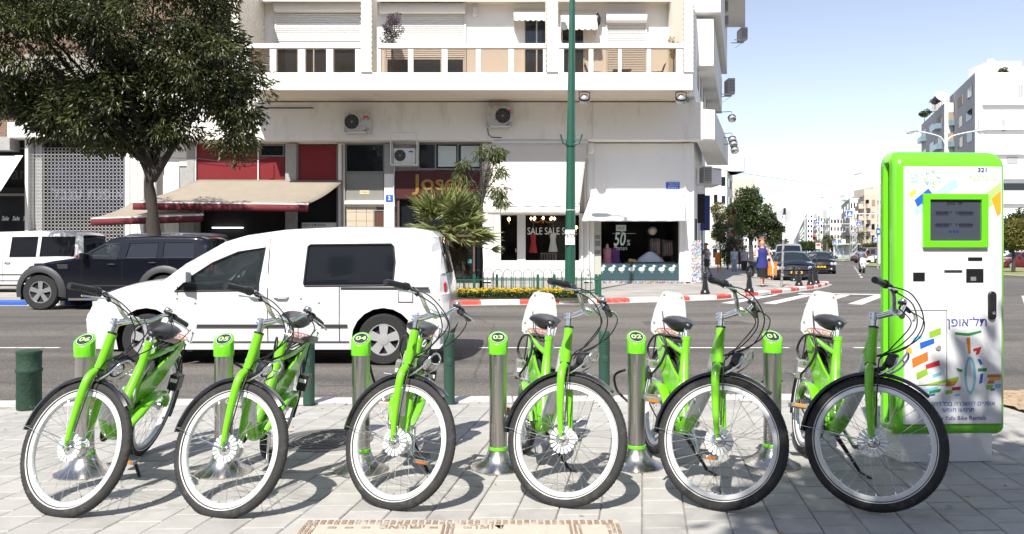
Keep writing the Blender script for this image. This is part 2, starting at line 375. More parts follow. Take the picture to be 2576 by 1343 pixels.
# ---- far pavement with painted kerb
KL = [(-60,20.8),(-1.9,20.8),(2.35,21.6),(4.3,22.4),(6.15,23.4),(8.03,25.4),(9.4,27.1),(11.7,30.2),(13.0,32.4),(13.9,34.2),(14.15,35.0),(13.8,35.5),(12.6,35.4),(12.0,36.0)]
SDX = .355                                                     # the side street runs along (SDX, 1)
PVF = bpy.data.materials.new('far_paving'); PVF.use_nodes = True
def paving_nodes(m, c1, c2, mortar, sc_):
    N = m.node_tree.nodes; L = m.node_tree.links; b = N['Principled BSDF']; b.inputs['Roughness'].default_value = .85
    tc = N.new('ShaderNodeTexCoord'); br = N.new('ShaderNodeTexBrick'); br.inputs['Scale'].default_value = sc_
    br.inputs['Color1'].default_value = (*c1, 1); br.inputs['Color2'].default_value = (*c2, 1); br.inputs['Mortar'].default_value = (*mortar, 1); br.inputs['Mortar Size'].default_value = .02
    L.new(tc.outputs['Object'], br.inputs['Vector'])
    n = N.new('ShaderNodeTexNoise'); n.inputs['Scale'].default_value = .8; n.inputs['Detail'].default_value = 7; L.new(tc.outputs['Object'], n.inputs['Vector'])
    mx = N.new('ShaderNodeMix'); mx.data_type = 'RGBA'; mx.blend_type = 'MULTIPLY'; mx.inputs[0].default_value = 1
    rp = N.new('ShaderNodeValToRGB'); rp.color_ramp.elements[0].position = .3; rp.color_ramp.elements[0].color = (.7,.68,.66,1); rp.color_ramp.elements[1].position = .7; rp.color_ramp.elements[1].color = (1.1,1.1,1.1,1)
    L.new(n.outputs[0], rp.inputs[0]); L.new(br.outputs[0], mx.inputs[6]); L.new(rp.outputs[0], mx.inputs[7]); L.new(mx.outputs[2], b.inputs['Base Color'])
paving_nodes(PVF, (.40,.385,.36), (.35,.335,.31), (.24,.23,.21), 2.2)
FPV = sheet('far_pavement', [(x, y+.15) if i < 10 else (x-.15, y-.1) for i, (x, y) in enumerate(KL)]+[(11.85+SDX*264,300),(-60,300)], 0, PVF, thick=.14)
kpr = {'r': kerb_proto('kerb_stone', KERBR), 'w': kerb_proto('kerb_stone', KERBW), 'b': kerb_proto('kerb_stone', KERBB)}
used = set()
def put_kerb(kind, p, ang, parent, L=1.0):
    k = kpr[kind]
    if kind in used: k = k.copy(); COL.objects.link(k)
    used.add(kind); k.parent = parent; k.location = (p.x, p.y, .004+random.uniform(-.004,.004)); k.rotation_euler.z = ang; k.scale.x = L
KF = tag(obj('far_kerb', MB().box((-30,20.86,-.13),(-2,21.06,-.012)), KERBC, smooth=0), kind='structure')
def run_kerb(path, phase=0):
    i = phase
    for a, b in zip(path, path[1:]):
        a = Vector((*a, 0)); b = Vector((*b, 0)); Ln = (b-a).length; n = max(1, round(Ln)); d = (b-a)/n; ang = math.atan2(d.y, d.x)
        for k in range(n):
            p = a+d*k
            if -22 < p.x < 40:
                kind = ('b' if i % 2 else 'w') if p.x < -4 else ('r' if i % 2 else 'w')
                put_kerb(kind, p, ang, KF, d.length)
            i += 1
run_kerb(KL[:-3], 1)
for i in range(70):
    p = Vector((12.0+SDX*i, 36+i, 0)); put_kerb('w' if i % 2 else 'r', p, math.atan2(1, SDX), KF, 1.06)
# gutter strip of paler concrete along the painted kerb
mb = MB()
for a, b in zip(KL[:11], KL[1:11]):
    mb.quad((a[0],a[1]-.34,RZ+.004),(b[0],b[1]-.34,RZ+.004),(b[0],b[1]+.02,RZ+.004),(a[0],a[1]+.02,RZ+.004))
tag(obj('gutter', mb, mat('gutter_concrete', (.36,.345,.32), .85, var=.2, vs=5, col2=(.22,.21,.2), c2=(.55,.7), c2s=3), smooth=0), kind='structure')
# ---- road markings
mz = RZ+.004
MK = tag(obj('lane_line', MB().quad((PX(1205,11.6),11.55,mz),(PX(1412,11.6),11.55,mz),(PX(1412,11.6),11.65,mz),(PX(1205,11.6),11.65,mz)), ROADPAINT, smooth=0), kind='structure')
for a, b in ((1630,1985),(2147,2420),(-900,-500),(-150,150),(480,780)):
    tag(obj('lane_line', MB().quad((PX(a,11.6),11.55,mz),(PX(b,11.6),11.55,mz),(PX(b,11.6),11.65,mz),(PX(a,11.6),11.65,mz)), ROADPAINT, smooth=0), kind='structure')
def gq(name, pts):
    tag(obj(name, MB().quad(*[(PX(x, GD(y, RZ)), GD(y, RZ), mz) for x, y in pts]), ROADPAINT, smooth=0), kind='structure')
st0 = [(1918,763),(1950,765),(2049,742),(2022,741)]
A = [Vector((PX(x, GD(y,RZ)), GD(y,RZ), mz)) for x, y in st0]
stepv = Vector((1.13,-.12,0))
for k in range(-1, 9):
    pts = [p+stepv*k for p in A]
    tag(obj('crosswalk_stripe', MB().quad(*pts), ROADPAINT, smooth=0), kind='structure')
gq('stop_line', [(2006,739),(2330,744),(2330,741.5),(2010,737)])
for k in range(8):          # dashes down the side street
    p = Vector((19.2+SDX*1.35*k*4.0, 43+k*4.5, mz)); d = Vector((SDX*1.35*1.6, 1.8, 0)); e = Vector((.14,0,0))
    tag(obj('lane_line', MB().quad(p, p+e, p+d+e, p+d), ROADPAINT, smooth=0), kind='structure')
for k in range(7):          # give-way squares across the mouth
    p = PT(2090+k*26, 664.5+k*1.4, 1); D = GD(664.5+k*1.4, RZ); X = PX(2080+k*26, D)
    tag(obj('give_way_mark', MB().quad((X,D,mz),(X+.7,D-.05,mz),(X+.75,D+.5,mz),(X+.05,D+.55,mz)), ROADPAINT, smooth=0), kind='structure')
for x0_, y0_, w_, d_ in ((-6.5,12.2,3.4,1.1),(2.6,15.2,2.2,.9),(5.0,9.0,1.2,1.6)):    # tar patches
    tag(obj('road_patch', MB().add([(x0_,y0_,RZ+.002),(x0_+w_,y0_+.08,RZ+.002),(x0_+w_-.1,y0_+d_,RZ+.002),(x0_+.05,y0_+d_-.06,RZ+.002)], [(0,1,2,3)]), mat('tar_patch', (.070,.067,.063), .85, var=.35, vs=25, bump=.5, bs=70, col2=(.12,.115,.11), c2=(.5,.7), c2s=6), smooth=0), kind='structure')
# ---- traffic islands and verges across the side street
GRASS = mat('dry_grass', (.16,.19,.05), .95, var=.4, vs=3, bump=.6, bs=20, col2=(.33,.28,.13), c2=(.45,.65), c2s=1.5)
def island(name, pts, m):
    s = sheet(name, pts, 0, m, thick=.14)
    cx = sum(p[0] for p in pts)/len(pts); cy = sum(p[1] for p in pts)/len(pts)
    rim = MB(); n = len(pts)
    for i in range(n):
        a = pts[i]; b = pts[(i+1) % n]
        ia = (a[0]+(cx-a[0])*.03, a[1]+(cy-a[1])*.03); ib = (b[0]+(cx-b[0])*.03, b[1]+(cy-b[1])*.03)
        rim.loft([[(a[0],a[1],-.13),(a[0],a[1],.012),(ia[0],ia[1],.012),(ia[0],ia[1],-.13)],[(b[0],b[1],-.13),(b[0],b[1],.012),(ib[0],ib[1],.012),(ib[0],ib[1],-.13)]])
    obj('kerb_edge', rim, KERBW, s, smooth=0)
def gp(x, y, z=0): D = GD(y, z); return (PX(x, D), D)
island('median_island', [gp(2000,641),gp(2060,644),gp(2140,650),gp(2150,653),gp(2120,656.5),gp(2090,655),gp(2030,646)], GRASS)
island('corner_verge', [gp(2170,667),gp(2250,671.5),gp(2420,686),gp(2700,700),gp(2760,690),gp(2500,669),gp(2330,661),gp(2185,660)], GRASS)
sheet('opposite_pavement', [(58,62),(120,62),(160,300),(120,300),(70,120)], .004, PVF, thick=.14)
# ================================================================ MAIN APARTMENT BUILDING  (front wall plane at depth WD)
WD = 32.5
def fx(x): return PX(x, WD)
def fz(y): return PZ(y, WD)
B = thing('apartment_building', 'white apartment building with shops below and long glazed balcony above', 'building', (0,WD,0))
def bpart(name, mb, m, parent=None, **k): return obj(name, mb, m, parent if parent is not None else B, **k)
def wb(mb, x0, x1, y0, y1, d0, d1):                          # box by measured x/y on the wall plane, d = distance out from the wall
    return mb.box((fx(x0), -d1, fz(y1)), (fx(x1), -d0, fz(y0)))
BD = 3.0                                                       # balcony projection
def bx_(x): return PX(x, WD-BD)
def bz_(y): return PZ(y, WD-BD)
CX = fx(1735)                                                  # building corner
LX = fx(330)
# shell: wall pieces round the openings
wl = MB()
zt = 26.0
wl.box((LX,.35,0),(fx(1214),13,fz(352))); wl.box((fx(1214)+.002,2.9,0),(CX-.3,13,fz(352))); wl.box((fx(1214)+.002,.35,fz(532)),(CX-.02,2.89,fz(352)-.01))                                         # core behind the shops
wl.box((fx(572),0,fz(258)),(CX,.3,11.9))                                     # balcony back wall
wl.box((fx(572),0,11.9),(CX,12.5,zt))
bpart('wall', wl, PLASTERW, smooth=0)
bpart('wall', MB().box((LX,.02,fz(362)),(CX,.3,fz(258))), PLASTER, smooth=0)
band = MB(); band.box((fx(330),-.75,5.86),(fx(1752)+.1,.02,7.40)); bpart('fascia_band', band, PLASTER, bevel=.02)
bpart('fascia_band', MB().prism([(fx(1752)+.105,-.75),(fx(1752)+.62,-.55),(fx(1752)+.62+SDX*9,9),(fx(1752)-.5+SDX*9,9),(fx(1752)+.01,0)], XY, fz(355), fz(282)), PLASTERW, smooth=0)
ld = MB(); ld.box((fx(330),-.25,7.38),(fx(1745),0,7.435)); bpart('ledge', ld, PLASTER, smooth=0)
# balcony slab, solid parapet
bl, br = bx_(612), bx_(1743)
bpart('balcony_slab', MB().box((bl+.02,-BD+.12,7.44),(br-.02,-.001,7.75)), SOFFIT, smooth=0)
bpart('balcony_parapet', MB().box((bl,-BD,7.42),(br,-BD+.14,bz_(182))), PLASTERW, bevel=.012)
def seg(x0, x1, opens, ytop=109):
    rl = MB().box((bx_(x0),-BD-.03,bz_(121)),(bx_(x1),-BD+.2,bz_(ytop))); bpart('balcony_rail', rl, PLASTERW, bevel=.012)
    edges = [x0]+[e for o in opens for e in o]+[x1]
    for i in range(0, len(edges), 2):
        if edges[i+1]-edges[i] > 1: bpart('balcony_post', MB().box((bx_(edges[i])+.005,-BD+.005,bz_(182)-.01),(bx_(edges[i+1])-.005,-BD+.17,bz_(121)+.01)), PLASTERW, bevel=.008)
    for a, b in opens:
        bpart('balcony_pane', MB().box((bx_(a)-.01,-BD+.10,bz_(182)-.01),(bx_(b)+.01,-BD+.112,bz_(121)+.01)), SMOKE, smooth=0)
SMOKE = bpy.data.materials.new('smoked_pane'); SMOKE.use_nodes = True
_N = SMOKE.node_tree.nodes; _L = SMOKE.node_tree.links; _t = _N.new('ShaderNodeBsdfTransparent'); _t.inputs[0].default_value = (.76,.69,.62,1); _m = _N.new('ShaderNodeMixShader'); _m.inputs[0].default_value = .13
_N['Principled BSDF'].inputs['Base Color'].default_value = (.10,.085,.07,1); _N['Principled BSDF'].inputs['Roughness'].default_value = .05
_L.new(_t.outputs[0], _m.inputs[1]); _L.new(_N['Principled BSDF'].outputs[0], _m.inputs[2]); _L.new(_m.outputs[0], _N['Material Output'].inputs[0])
seg(614, 908, [(627,678),(695,750),(768,820),(838,893)], 109)
seg(950, 1374, [(958,1026),(1040,1111),(1126,1197),(1210,1279),(1293,1366)], 109)
seg(1407, 1719, [(1419,1481),(1493,1555),(1564,1627),(1638,1701)], 109)
# brick partition piers
BRICK = mat('cream_brick', (.74,.70,.61), .85, var=.15, vs=14, bump=.2, bs=60)
MORT = mat('brick_mortar', (.55,.51,.44), .9)
def pier(x0, x1, dback):
    X0, X1 = bx_(x0), bx_(x1)
    core = bpart('brick_pier', MB().box((X0+.012,-BD-.038,bz_(182)),(X1-.012,dback,12.2)), MORT, smooth=0)
    mb = MB(); z = bz_(182); r = 0; bh = .098
    while z < 12.1:
        y = -BD-.05; off = .12 if r % 2 else 0
        for side, sgn in ((X0, 0), (X1, 1)):
            yy = -BD-.05+off
            while yy < dback-.05:
                mb.box((side-.002 if sgn else side, yy, z), (side+.014 if sgn else side+.016, min(yy+.23, dback), z+bh-.012)); yy += .24
        xx = X0-(.1 if r % 2 else 0)
        while xx < X1:
            a, b = max(xx, X0), min(xx+.20, X1)
            if b-a > .02: mb.box((a, -BD-.05, z), (b, -BD-.034, z+bh-.012))
            xx += .21
        z += bh; r += 1
    tag(obj('brickwork', mb, BRICK, core, smooth=0), kind='stuff')
pier(574, 601, .0); pier(908, 935, -1.9); pier(1375, 1403, -1.9); pier(1719, 1743, -.2)
# slab over the balcony, floors above
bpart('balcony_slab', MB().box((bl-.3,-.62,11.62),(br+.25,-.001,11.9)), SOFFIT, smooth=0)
bpart('balcony_parapet', MB().box((bl-.3,-.70,11.52),(br+.25,-.621,12.6)), PLASTERW, smooth=0)
# shutters
SHUT = mat('shutter_white', (.70,.70,.69), .45, var=.03, vs=5)
SHUTG = mat('shutter_gap', (.10,.10,.10), .7)
def shutter(x0, x1, y0, y1, boxy0, boxy1, bxl=None, n=None):
    t = bpart('shutter_box', MB().prism([(-.02,fz(boxy1)),(-.30,fz(boxy1)),(-.36,fz(boxy1)+.10),(-.36,fz(boxy0)-.12),(-.28,fz(boxy0)),(-.02,fz(boxy0))], YZ, fx(bxl or x0-3), fx(x1+3)), SHUT, smooth=60, bevel=.02)
    mb = MB(); z1, z0 = fz(y0), fz(y1); n = n or int((z1-z0)/.085); h = (z1-z0)/n
    for i in range(n): mb.prism([(-.02,z0+i*h+.014),(-.045,z0+i*h+.014),(-.065,z0+i*h+h*.5),(-.045,z0+i*h+h),(-.02,z0+i*h+h)], YZ, fx(x0), fx(x1))
    s = bpart('shutter', mb, SHUT, smooth=0)
    obj('shutter_backing', MB().box((fx(x0)-.02,-.03,z0),(fx(x1)+.02,-.004,z1)), SHUTG, s, smooth=0)
    obj('shutter_guide', MB().box((fx(x0)-.08,-.08,z0-.9),(fx(x0)-.005,-.006,z1)).box((fx(x1)+.005,-.08,z0-.9),(fx(x1)+.08,-.006,z1)), FRAMEW, s, smooth=0)
def window(x0, x1, y0, y1, frame=FRAMEW, glass=GLASSD, d=0, fw=3, mull=(), parent=None):
    f = MB(); X0, X1, Z0, Z1 = fx(x0), fx(x1), fz(y1), fz(y0); t = fw*WD/F
    f.box((X0,-d-.06,Z0),(X0+t,-d-.004,Z1)).box((X1-t,-d-.06,Z0),(X1,-d-.004,Z1)).box((X0+t,-d-.06,Z0),(X1-t,-d-.004,Z0+t)).box((X0+t,-d-.06,Z1-t),(X1-t,-d-.004,Z1))
    for m_ in mull: f.box((fx(m_)-t/2,-d-.058,Z0+t),(fx(m_)+t/2,-d-.004,Z1-t))
    o = bpart('window', f, frame, parent, smooth=0)
    xs = [x0]+list(mull)+[x1]
    for a, b in zip(xs, xs[1:]):
        obj('pane', MB().box((fx(a)+t*.4,-d-.03,Z0+t*.5),(fx(b)-t*.4,-d-.02,Z1-t*.5)), glass, o, smooth=0)
    return o
shutter(697, 906, 35, 106, 8, 33, 694); window(697, 906, 107, 198, mull=(750,790,840))
shutter(972, 1168, 38, 146, 12, 37, 957); window(972, 1168, 147, 196, glass=GLASSB, mull=(1040,1110))
shutter(1529, 1622, 60, 190, 36, 60, 1523, n=30)
window(1318, 1376, 47, 190, glass=GLASSB, mull=(1350,)); window(1412, 1470, 70, 190)
bpart('meter_box', MB().box((fx(1189),-.22,fz(42)),(fx(1202),-.003,fz(19))), FRAMEW, bevel=.03)
bpart('wall_lamp', MB().lathe([(.02,0),(.11,.1),(.13,.35),(.05,.48),(.02,.55)], 8, (fx(1502),-.25,fz(70))).tube([(fx(1502),-.25,fz(52)),(fx(1502),-.1,fz(48)),(fx(1502),-.01,fz(52))], .02, 6), BLACK)
# scalloped cloth awnings on the balcony
CREAM = mat('cream_canvas', (.66,.63,.57), .9, var=.06, vs=4)
def scallop_awning(x0, x1, y0, y1, dp):
    X0, X1 = fx(x0), fx(x1); n = 24; mb = MB(); top = []; mid = []; bot = []
    for i in range(n+1):
        x = X0+(X1-X0)*i/n; top.append((x,-.02,fz(y0))); mid.append((x,-dp,fz(y1-7))); bot.append((x,-dp-.01,fz(y1-7)-.16-.06*abs(math.sin(i*math.pi/4))))
    mb.loft([top, mid, bot], closed=False)
    for X in (X0, X1): mb.add([(X,-.02,fz(y0)),(X,-dp,fz(y1-7)),(X,-dp,fz(y1-7)-.2),(X,-.05,fz(y1-7)-.35)], [(0,1,2,3)])
    o = bpart('awning', mb, CREAM, smooth=0); s = o.modifiers.new('thick', 'SOLIDIFY'); s.thickness = .012
scallop_awning(1293, 1374, 22, 60, .75); scallop_awning(1409, 1497, 25, 84, .85)
# -------- left half of the ground floor
REDP = mat('red_shop_panel', (.17,.009,.013), .45, var=.12, vs=4, col2=(.40,.08,.08), c2=(.70,.76), c2s=9)
CRIM = mat('maroon_sign', (.055,.004,.006), .5, var=.1, vs=5)
GREYPAN = mat('grey_panel', (.22,.215,.20), .6, var=.1, vs=4)
def slab(name, x0, x1, y0, y1, d0, d1, m, **k): mb = MB(); wb(mb, x0, x1, y0, y1, d0, d1); return bpart(name, mb, m, **k)
slab('pilaster', 332, 347, 362, 700, -.1, .12, PLASTER, smooth=0); slab('pilaster', 352, 366, 362, 700, -.1, .20, PLASTERW, smooth=0)
slab('pilaster', 372, 392, 362, 600, -.1, .06, PLASTER, smooth=0); slab('pilaster', 416, 452, 362, 600, -.1, .08, PLASTERW, smooth=0)
slab('pilaster', 453, 472, 362, 418, -.1, .10, PLASTER, smooth=0); slab('rubble_infill', 453, 472, 418, 600, -.1, .05, CONC, smooth=0)
slab('column', 473, 492, 362, 600, -.1, .16, CONC, bevel=.02); slab('column', 720, 748, 362, 600, -.1, .16, CONC, bevel=.02)
slab('red_panel', 497, 650, 363, 470, -.1, .05, REDP, smooth=0); slab('red_panel', 653, 717, 395, 470, -.1, .05, REDP, smooth=0)
slab('red_panel', 753, 847, 366, 470, -.1, .05, REDP, smooth=0)
slab('frame_bar', 493, 496.5, 362, 470, 0, .14, FRAMEW, smooth=0); slab('frame_bar', 650, 653, 362, 470, .04, .12, FRAMEW, smooth=0)
slab('frame_bar', 748.5, 752, 362, 470, 0, .1, FRAMEG, smooth=0); slab('frame_bar', 848, 852, 362, 600, 0, .1, FRAMEG, smooth=0)
slab('column', 853, 868, 362, 690, -.1, .14, PLASTER, smooth=0); slab('drain_pipe', 862, 866, 365, 690, .15, .22, GREYPAN, bevel=.02)
window(655, 716, 364, 394, FRAMEG)
slab('red_panel', 678, 690, 412, 450, .06, .09, REDP, smooth=0)
window(870, 967, 362, 434, FRAMEG)
slab('panel_frame', 869, 968, 434, 514, -.1, .05, FRAMEG, smooth=0); slab('grey_panel', 873, 965, 439, 505, .051, .07, GREYPAN, smooth=0); slab('sill', 869, 968, 505, 514, .05, .16, PLASTER, smooth=0)
hp = slab('house_plate', 906, 930, 479, 489, .071, .085, mat('plate_cream', (.62,.55,.33), .5), smooth=0)
text('lettering', 'ה באייר 2'[::-1], .12, BLACK, B, at(fx(918), -.088, fz(484)), .001, fit=fx(928)-fx(908))
# entrance
STONE = mat('travertine', (.50,.43,.33), .8, var=.12, vs=6, bump=.1, bs=20, stretch=(.3,1,3))
slab('entrance_ceiling', 869, 968, 514, 520, -1.2, .0, PLASTER, smooth=0)
for i in range(9):
    for j in range(3):
        mb = MB(); mb.box((fx(871)+j*.42,.02,fz(712)+i*.37), (fx(871)+j*.42+.41,.10,fz(712)+i*.37+.36)); bpart('stone_slab', mb, STONE, bevel=.006)
window(940, 968, 528, 706, FRAMEG, mat('brown_door', (.10,.045,.03), .4), d=.0)
slab('column', 968, 993, 362, 438, -.1, .16, CONC, bevel=.02); slab('column', 968, 993, 438, 700, -.1, .15, PLASTERW, smooth=0)
np_ = slab('number_plate', 972, 990, 491, 508, .151, .17, mat('street_sign_blue', (.02,.11,.48), .35), smooth=0)
text('lettering', '2', .22, WHITEPR, B, at(fx(981), -.173, fz(499.5)), bold=.006)
# cafe under the palm
window(1052, 1212, 360, 428, FRAMEG, GLASSD, d=.05, fw=4, mull=(1096,1152))
BLIND = mat('pale_blind', (.50,.55,.56), .6, var=.05, vs=2)
slab('blind', 1103, 1148, 368, 420, .12, .135, BLIND, smooth=0); slab('blind', 1160, 1206, 368, 420, .12, .135, BLIND, smooth=0)
slab('sign_board', 996, 1207, 431, 500, .0, .12, CRIM, smooth=0)
GOLD = mat('gold_letters', (.36,.19,.045), .4, .3)
text('lettering', 'Josef', .92, GOLD, B, at(fx(1104), -.13, fz(461)), .02, bold=.012, sx=1.15)
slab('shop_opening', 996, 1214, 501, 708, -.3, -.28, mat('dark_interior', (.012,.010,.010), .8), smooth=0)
for x in (1000, 1062, 1130, 1190, 1210): slab('shop_frame', x, x+5, 501, 708, -.2, .05, mat('dark_wood', (.10,.06,.045), .55, var=.3, vs=8), smooth=0)
slab('shop_frame', 996, 1214, 590, 596, -.2, .04, MATS['dark_wood'], smooth=0)
slab('shop_glass', 1005, 1209, 502, 707, -.15, -.13, GLASSD, smooth=0)
slab('open_sign', 1172, 1186, 652, 662, -.12, -.10, mat('teal_sign', (.05,.25,.27), .5), smooth=0)
# dark recess of the shop under the red awnings
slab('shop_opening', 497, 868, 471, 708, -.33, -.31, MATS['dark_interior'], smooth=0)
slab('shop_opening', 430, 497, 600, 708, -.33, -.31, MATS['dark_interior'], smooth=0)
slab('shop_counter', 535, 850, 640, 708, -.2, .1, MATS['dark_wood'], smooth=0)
slab('fluorescent_tube', 530, 608, 571, 573.5, -.2, -.14, mat('tube_light', (.95,1,1), .5, emit=2.0), smooth=0)
cr = slab('roller_door', 760, 850, 560, 585, -.2, .05, WHITEMET, smooth=0)
text('lettering', 'כניסה דרך החצר'[::-1], .14, BLACK, B, at(fx(790), -.06, fz(566)), .002)
sg = slab('shop_sign', 396, 436, 591, 602, .10, .14, mat('dark_red_board', (.10,.012,.012), .5), smooth=0)
text('lettering', 'חדשות א ש'[::-1], .14, mat('sign_brown_letters', (.35,.16,.10), .5), B, at(fx(416), -.145, fz(597)), .002)
# -------- right half: two white shopfronts
PANW = mat('shopfront_white', (.72,.70,.68), .5, var=.03, vs=4)
slab('wall', 1214, 1240, 362, 708, -.1, .12, PLASTERW, smooth=0)
slab('wall', 1470, 1494, 362, 708, -.1, .10, PLASTERW, smooth=0)
slab('drain_pipe', 1475, 1482, 400, 690, .11, .2, PANW, bevel=.03); slab('pipe_box', 1476, 1493, 360, 388, .101, .3, PLASTERW, bevel=.08)
for a, b in ((1461,1466),(1483,1488)): slab('shopfront_panel', a, b, 556, 708, .1, .16, PANW, smooth=0)
slab('wall', 1494, 1722, 362, 494, -.1, .12, PLASTERW, smooth=0)
slab('pilaster', 1720, 1735, 362, 708, -.12, .20, PLASTERW, smooth=0)
slab('pilaster', 1708, 1720, 494, 708, -.12, .14, PLASTERW, smooth=0)
ss = slab('street_sign', 1674, 1708, 459, 476, .121, .14, MATS['street_sign_blue'], smooth=0)
text('lettering', "רח' ה' באייר"[::-1], .13, WHITEPR, B, at(fx(1692), -.143, fz(463.5)), .001, fit=.40)
text('lettering', "יום הכרזת העצמאות"[::-1], .065, WHITEPR, B, at(fx(1691), -.143, fz(467.8)), .001, fit=.44)
text('lettering', "HEH B'IYAR st.", .10, WHITEPR, B, at(fx(1691), -.143, fz(472.6)), .001, fit=.42)
# shop one: door, show window, panelled stall riser
slab('shopfront_panel', 1241, 1470, 655, 708, -.06, .06, PANW, smooth=0)
slab('shopfront_panel', 1241, 1470, 536, 541, -.06, .06, PANW, smooth=0)
for a, b in ((1241,1260),(1301,1322),(1457,1470)): slab('shopfront_panel', a, b, 541, 655, -.06, .06, PANW, smooth=0)
for a, b in ((1262,1298),(1322,1372),(1380,1452)): slab('stall_riser', a, b, 664, 700, .061, .075, PANW, bevel=.012)
slab('doormat_step', 1236, 1466, 704, 712, .0, .6, CONC, smooth=0)
SHOPGL = mat('shop_glass', (.8,.85,.85), .02, trans=1, alpha=.12, spec=.5)
def show_glass(x0, x1, y0, y1): slab('show_window', x0, x1, y0, y1, -.02, -.012, SHOPGL, smooth=0)
show_glass(1260, 1301, 541, 655); show_glass(1322, 1457, 541, 655)
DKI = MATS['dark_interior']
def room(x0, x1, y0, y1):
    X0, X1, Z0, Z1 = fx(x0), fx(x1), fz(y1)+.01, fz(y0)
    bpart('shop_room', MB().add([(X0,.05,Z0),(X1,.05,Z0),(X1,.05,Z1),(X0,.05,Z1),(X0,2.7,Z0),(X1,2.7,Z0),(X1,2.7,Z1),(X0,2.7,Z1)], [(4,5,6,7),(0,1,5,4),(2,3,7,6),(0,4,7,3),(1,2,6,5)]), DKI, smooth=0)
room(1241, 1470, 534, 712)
slab('door_handle', 1296.5, 1299.5, 625, 634, .06, .14, GALV, smooth=0)
text('lettering', 'SALE SALE SALE', .42, WHITEPR, B, at(fx(1389), -.016, fz(582)), .001, fit=fx(1451)-fx(1327))
# shop two
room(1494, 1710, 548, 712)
show_glass(1512, 1708, 556, 705)
slab('shopfront_frame', 1494, 1512, 556, 705, -.4, .02, mat('pale_green_grey', (.42,.43,.38), .5), smooth=0)
slab('shopfront_frame', 1708.5, 1712, 556, 706, -.06, .1, FRAMEG, smooth=0); slab('shopfront_frame', 1512, 1708, 705, 708, -.04, .1, FRAMEG, smooth=0)
slab('frosted_band', 1494, 1708, 663, 704, -.03, -.022, mat('frosted_band', (.05,.10,.12), .25, alpha=.88), smooth=0)
PALEG = mat('pale_print', (.52,.62,.58), .5)
slab('poster', 1550, 1575, 566, 581, -.008, .0005-.001, mat('poster_grey', (.50,.55,.50), .6), smooth=0)
text('lettering', 'SALE', .17, BLACK, B, at(fx(1562.5), -.0005, fz(573.5)), .002, fit=.30)
text('lettering', '50', .78, PALEG, B, at(fx(1559), -.016, fz(603)), .001, shear=.2, fit=.50, bold=.010)
text('lettering', '%', .34, PALEG, B, at(fx(1581), -.016, fz(611)), .001, shear=.2, fit=.15)
text('lettering', 'עד'[::-1], .13, PALEG, B, at(fx(1566), -.016, fz(584)), .001)
text('lettering', 'הנחה'[::-1], .19, PALEG, B, at(fx(1564), -.016, fz(625.5)), .001, fit=.42)
slab('printed_line', 1540, 1599, 587.0, 587.7, -.012, -.008, PALEG, smooth=0)
for i in range(8):                                             # printed ducks
    x = fx(1513+i*25.2); z = fz(674); mb = MB()
    mb.lathe([(.001,-.004),(.11,-.004),(.11,0),(.001,0)], 14, (x,-.008,z-.05), Matrix.Rotation(R(90),3,'X') @ Matrix.Diagonal((1.2,.8,1)).to_3x3())
    mb.lathe([(.001,-.004),(.062,-.004),(.062,0),(.001,0)], 12, (x+.10,-.0085,z+.075), Matrix.Rotation(R(90),3,'X'))
    mb.box((x+.14,-.008,z+.06),(x+.20,-.006,z+.08)).box((x-.03,-.008,z-.21),(x-.015,-.006,z-.12)).box((x+.04,-.008,z-.21),(x+.055,-.006,z-.12))
    bpart('printed_duck', mb, PALEG, smooth=0)
# mosaic plinth and mosaic corner
TC = [mat('tile_'+n, c, .35) for n, c in (('blue',(.04,.10,.38)),('white',(.62,.62,.58)),('red',(.40,.06,.05)),('sand',(.50,.34,.16)),('green',(.05,.18,.12)),('sky',(.25,.42,.55)))]
slab('plinth', 1480, 1722, 707, 715, .0, .22, CONC, smooth=0)
ms = [MB() for _ in TC]
for i in range(96):
    for j in range(2):
        x = fx(1482)+i*.0415; z = fz(713.5)+j*.055
        for k in range(2):
            m_ = ms[random.randrange(6)]
            if (i+j) % 2 == k % 2: m_.prism([(x,z),(x+.039,z),(x+.039,z+.052)], XZ, -.228, -.221)
            else: m_.prism([(x,z),(x+.039,z+.052),(x,z+.052)], XZ, -.228, -.221)
for m_, q in zip(ms, TC): tag(bpart('mosaic', m_, q, smooth=0), kind='stuff')
ms = [MB() for _ in TC]
for i in range(10):
    for j in range(42):
        m_ = ms[random.choice((0,1,1,1,5,5,2,3,1))]; x = fx(1736)+i*.042; z = .02+j*.042
        m_.box((x,-.213,z),(x+.036,-.201,z+.036))
for m_, q in zip(ms, TC): tag(bpart('mosaic', m_, q, smooth=0), kind='stuff')
slab('corner_pier', 1735, 1743, 362, 712, -.2, .20, PLASTERW, smooth=0)
# things in the windows
def hanger_dress(x, y0, y1, w, m, label, sleeve=False, d=-.35):
    X = fx(x); t = thing('hanging_dress', label, 'dress', (X, WD-d, 0)); z1, z0 = fz(y0), fz(y1); h = z1-z0; mb = MB(); rr = []
    for k, (f, ww) in enumerate(((0,.55),(.12,.62),(.35,.5),(.55,.58),(.8,.78),(1,.9))):
        rr.append([(math.cos(q)*w*ww/2, math.sin(q)*w*.22*ww*(1+.15*math.sin(q*5+k)), z1-f*h) for q in [i*math.pi/9 for i in range(18)]])
    mb.loft(rr); obj('dress', mb, m, t, 60)
    mb = MB().tube([(-w*.4,0,z1+.0),(0,0,z1+.08),(w*.4,0,z1+.0)], .012, 6).tube([(0,0,z1+.08),(.03,0,z1+.14),(0,0,z1+.17)], .006, 5).tube([(0,0,z1+.16),(0,0,fz(541))], .004, 4)
    obj('hanger', mb, GALV, t)
hanger_dress(1342, 588, 636, .40, mat('red_dress', (.40,.03,.025), .8), 'red dress hanging behind the SALE shop window')
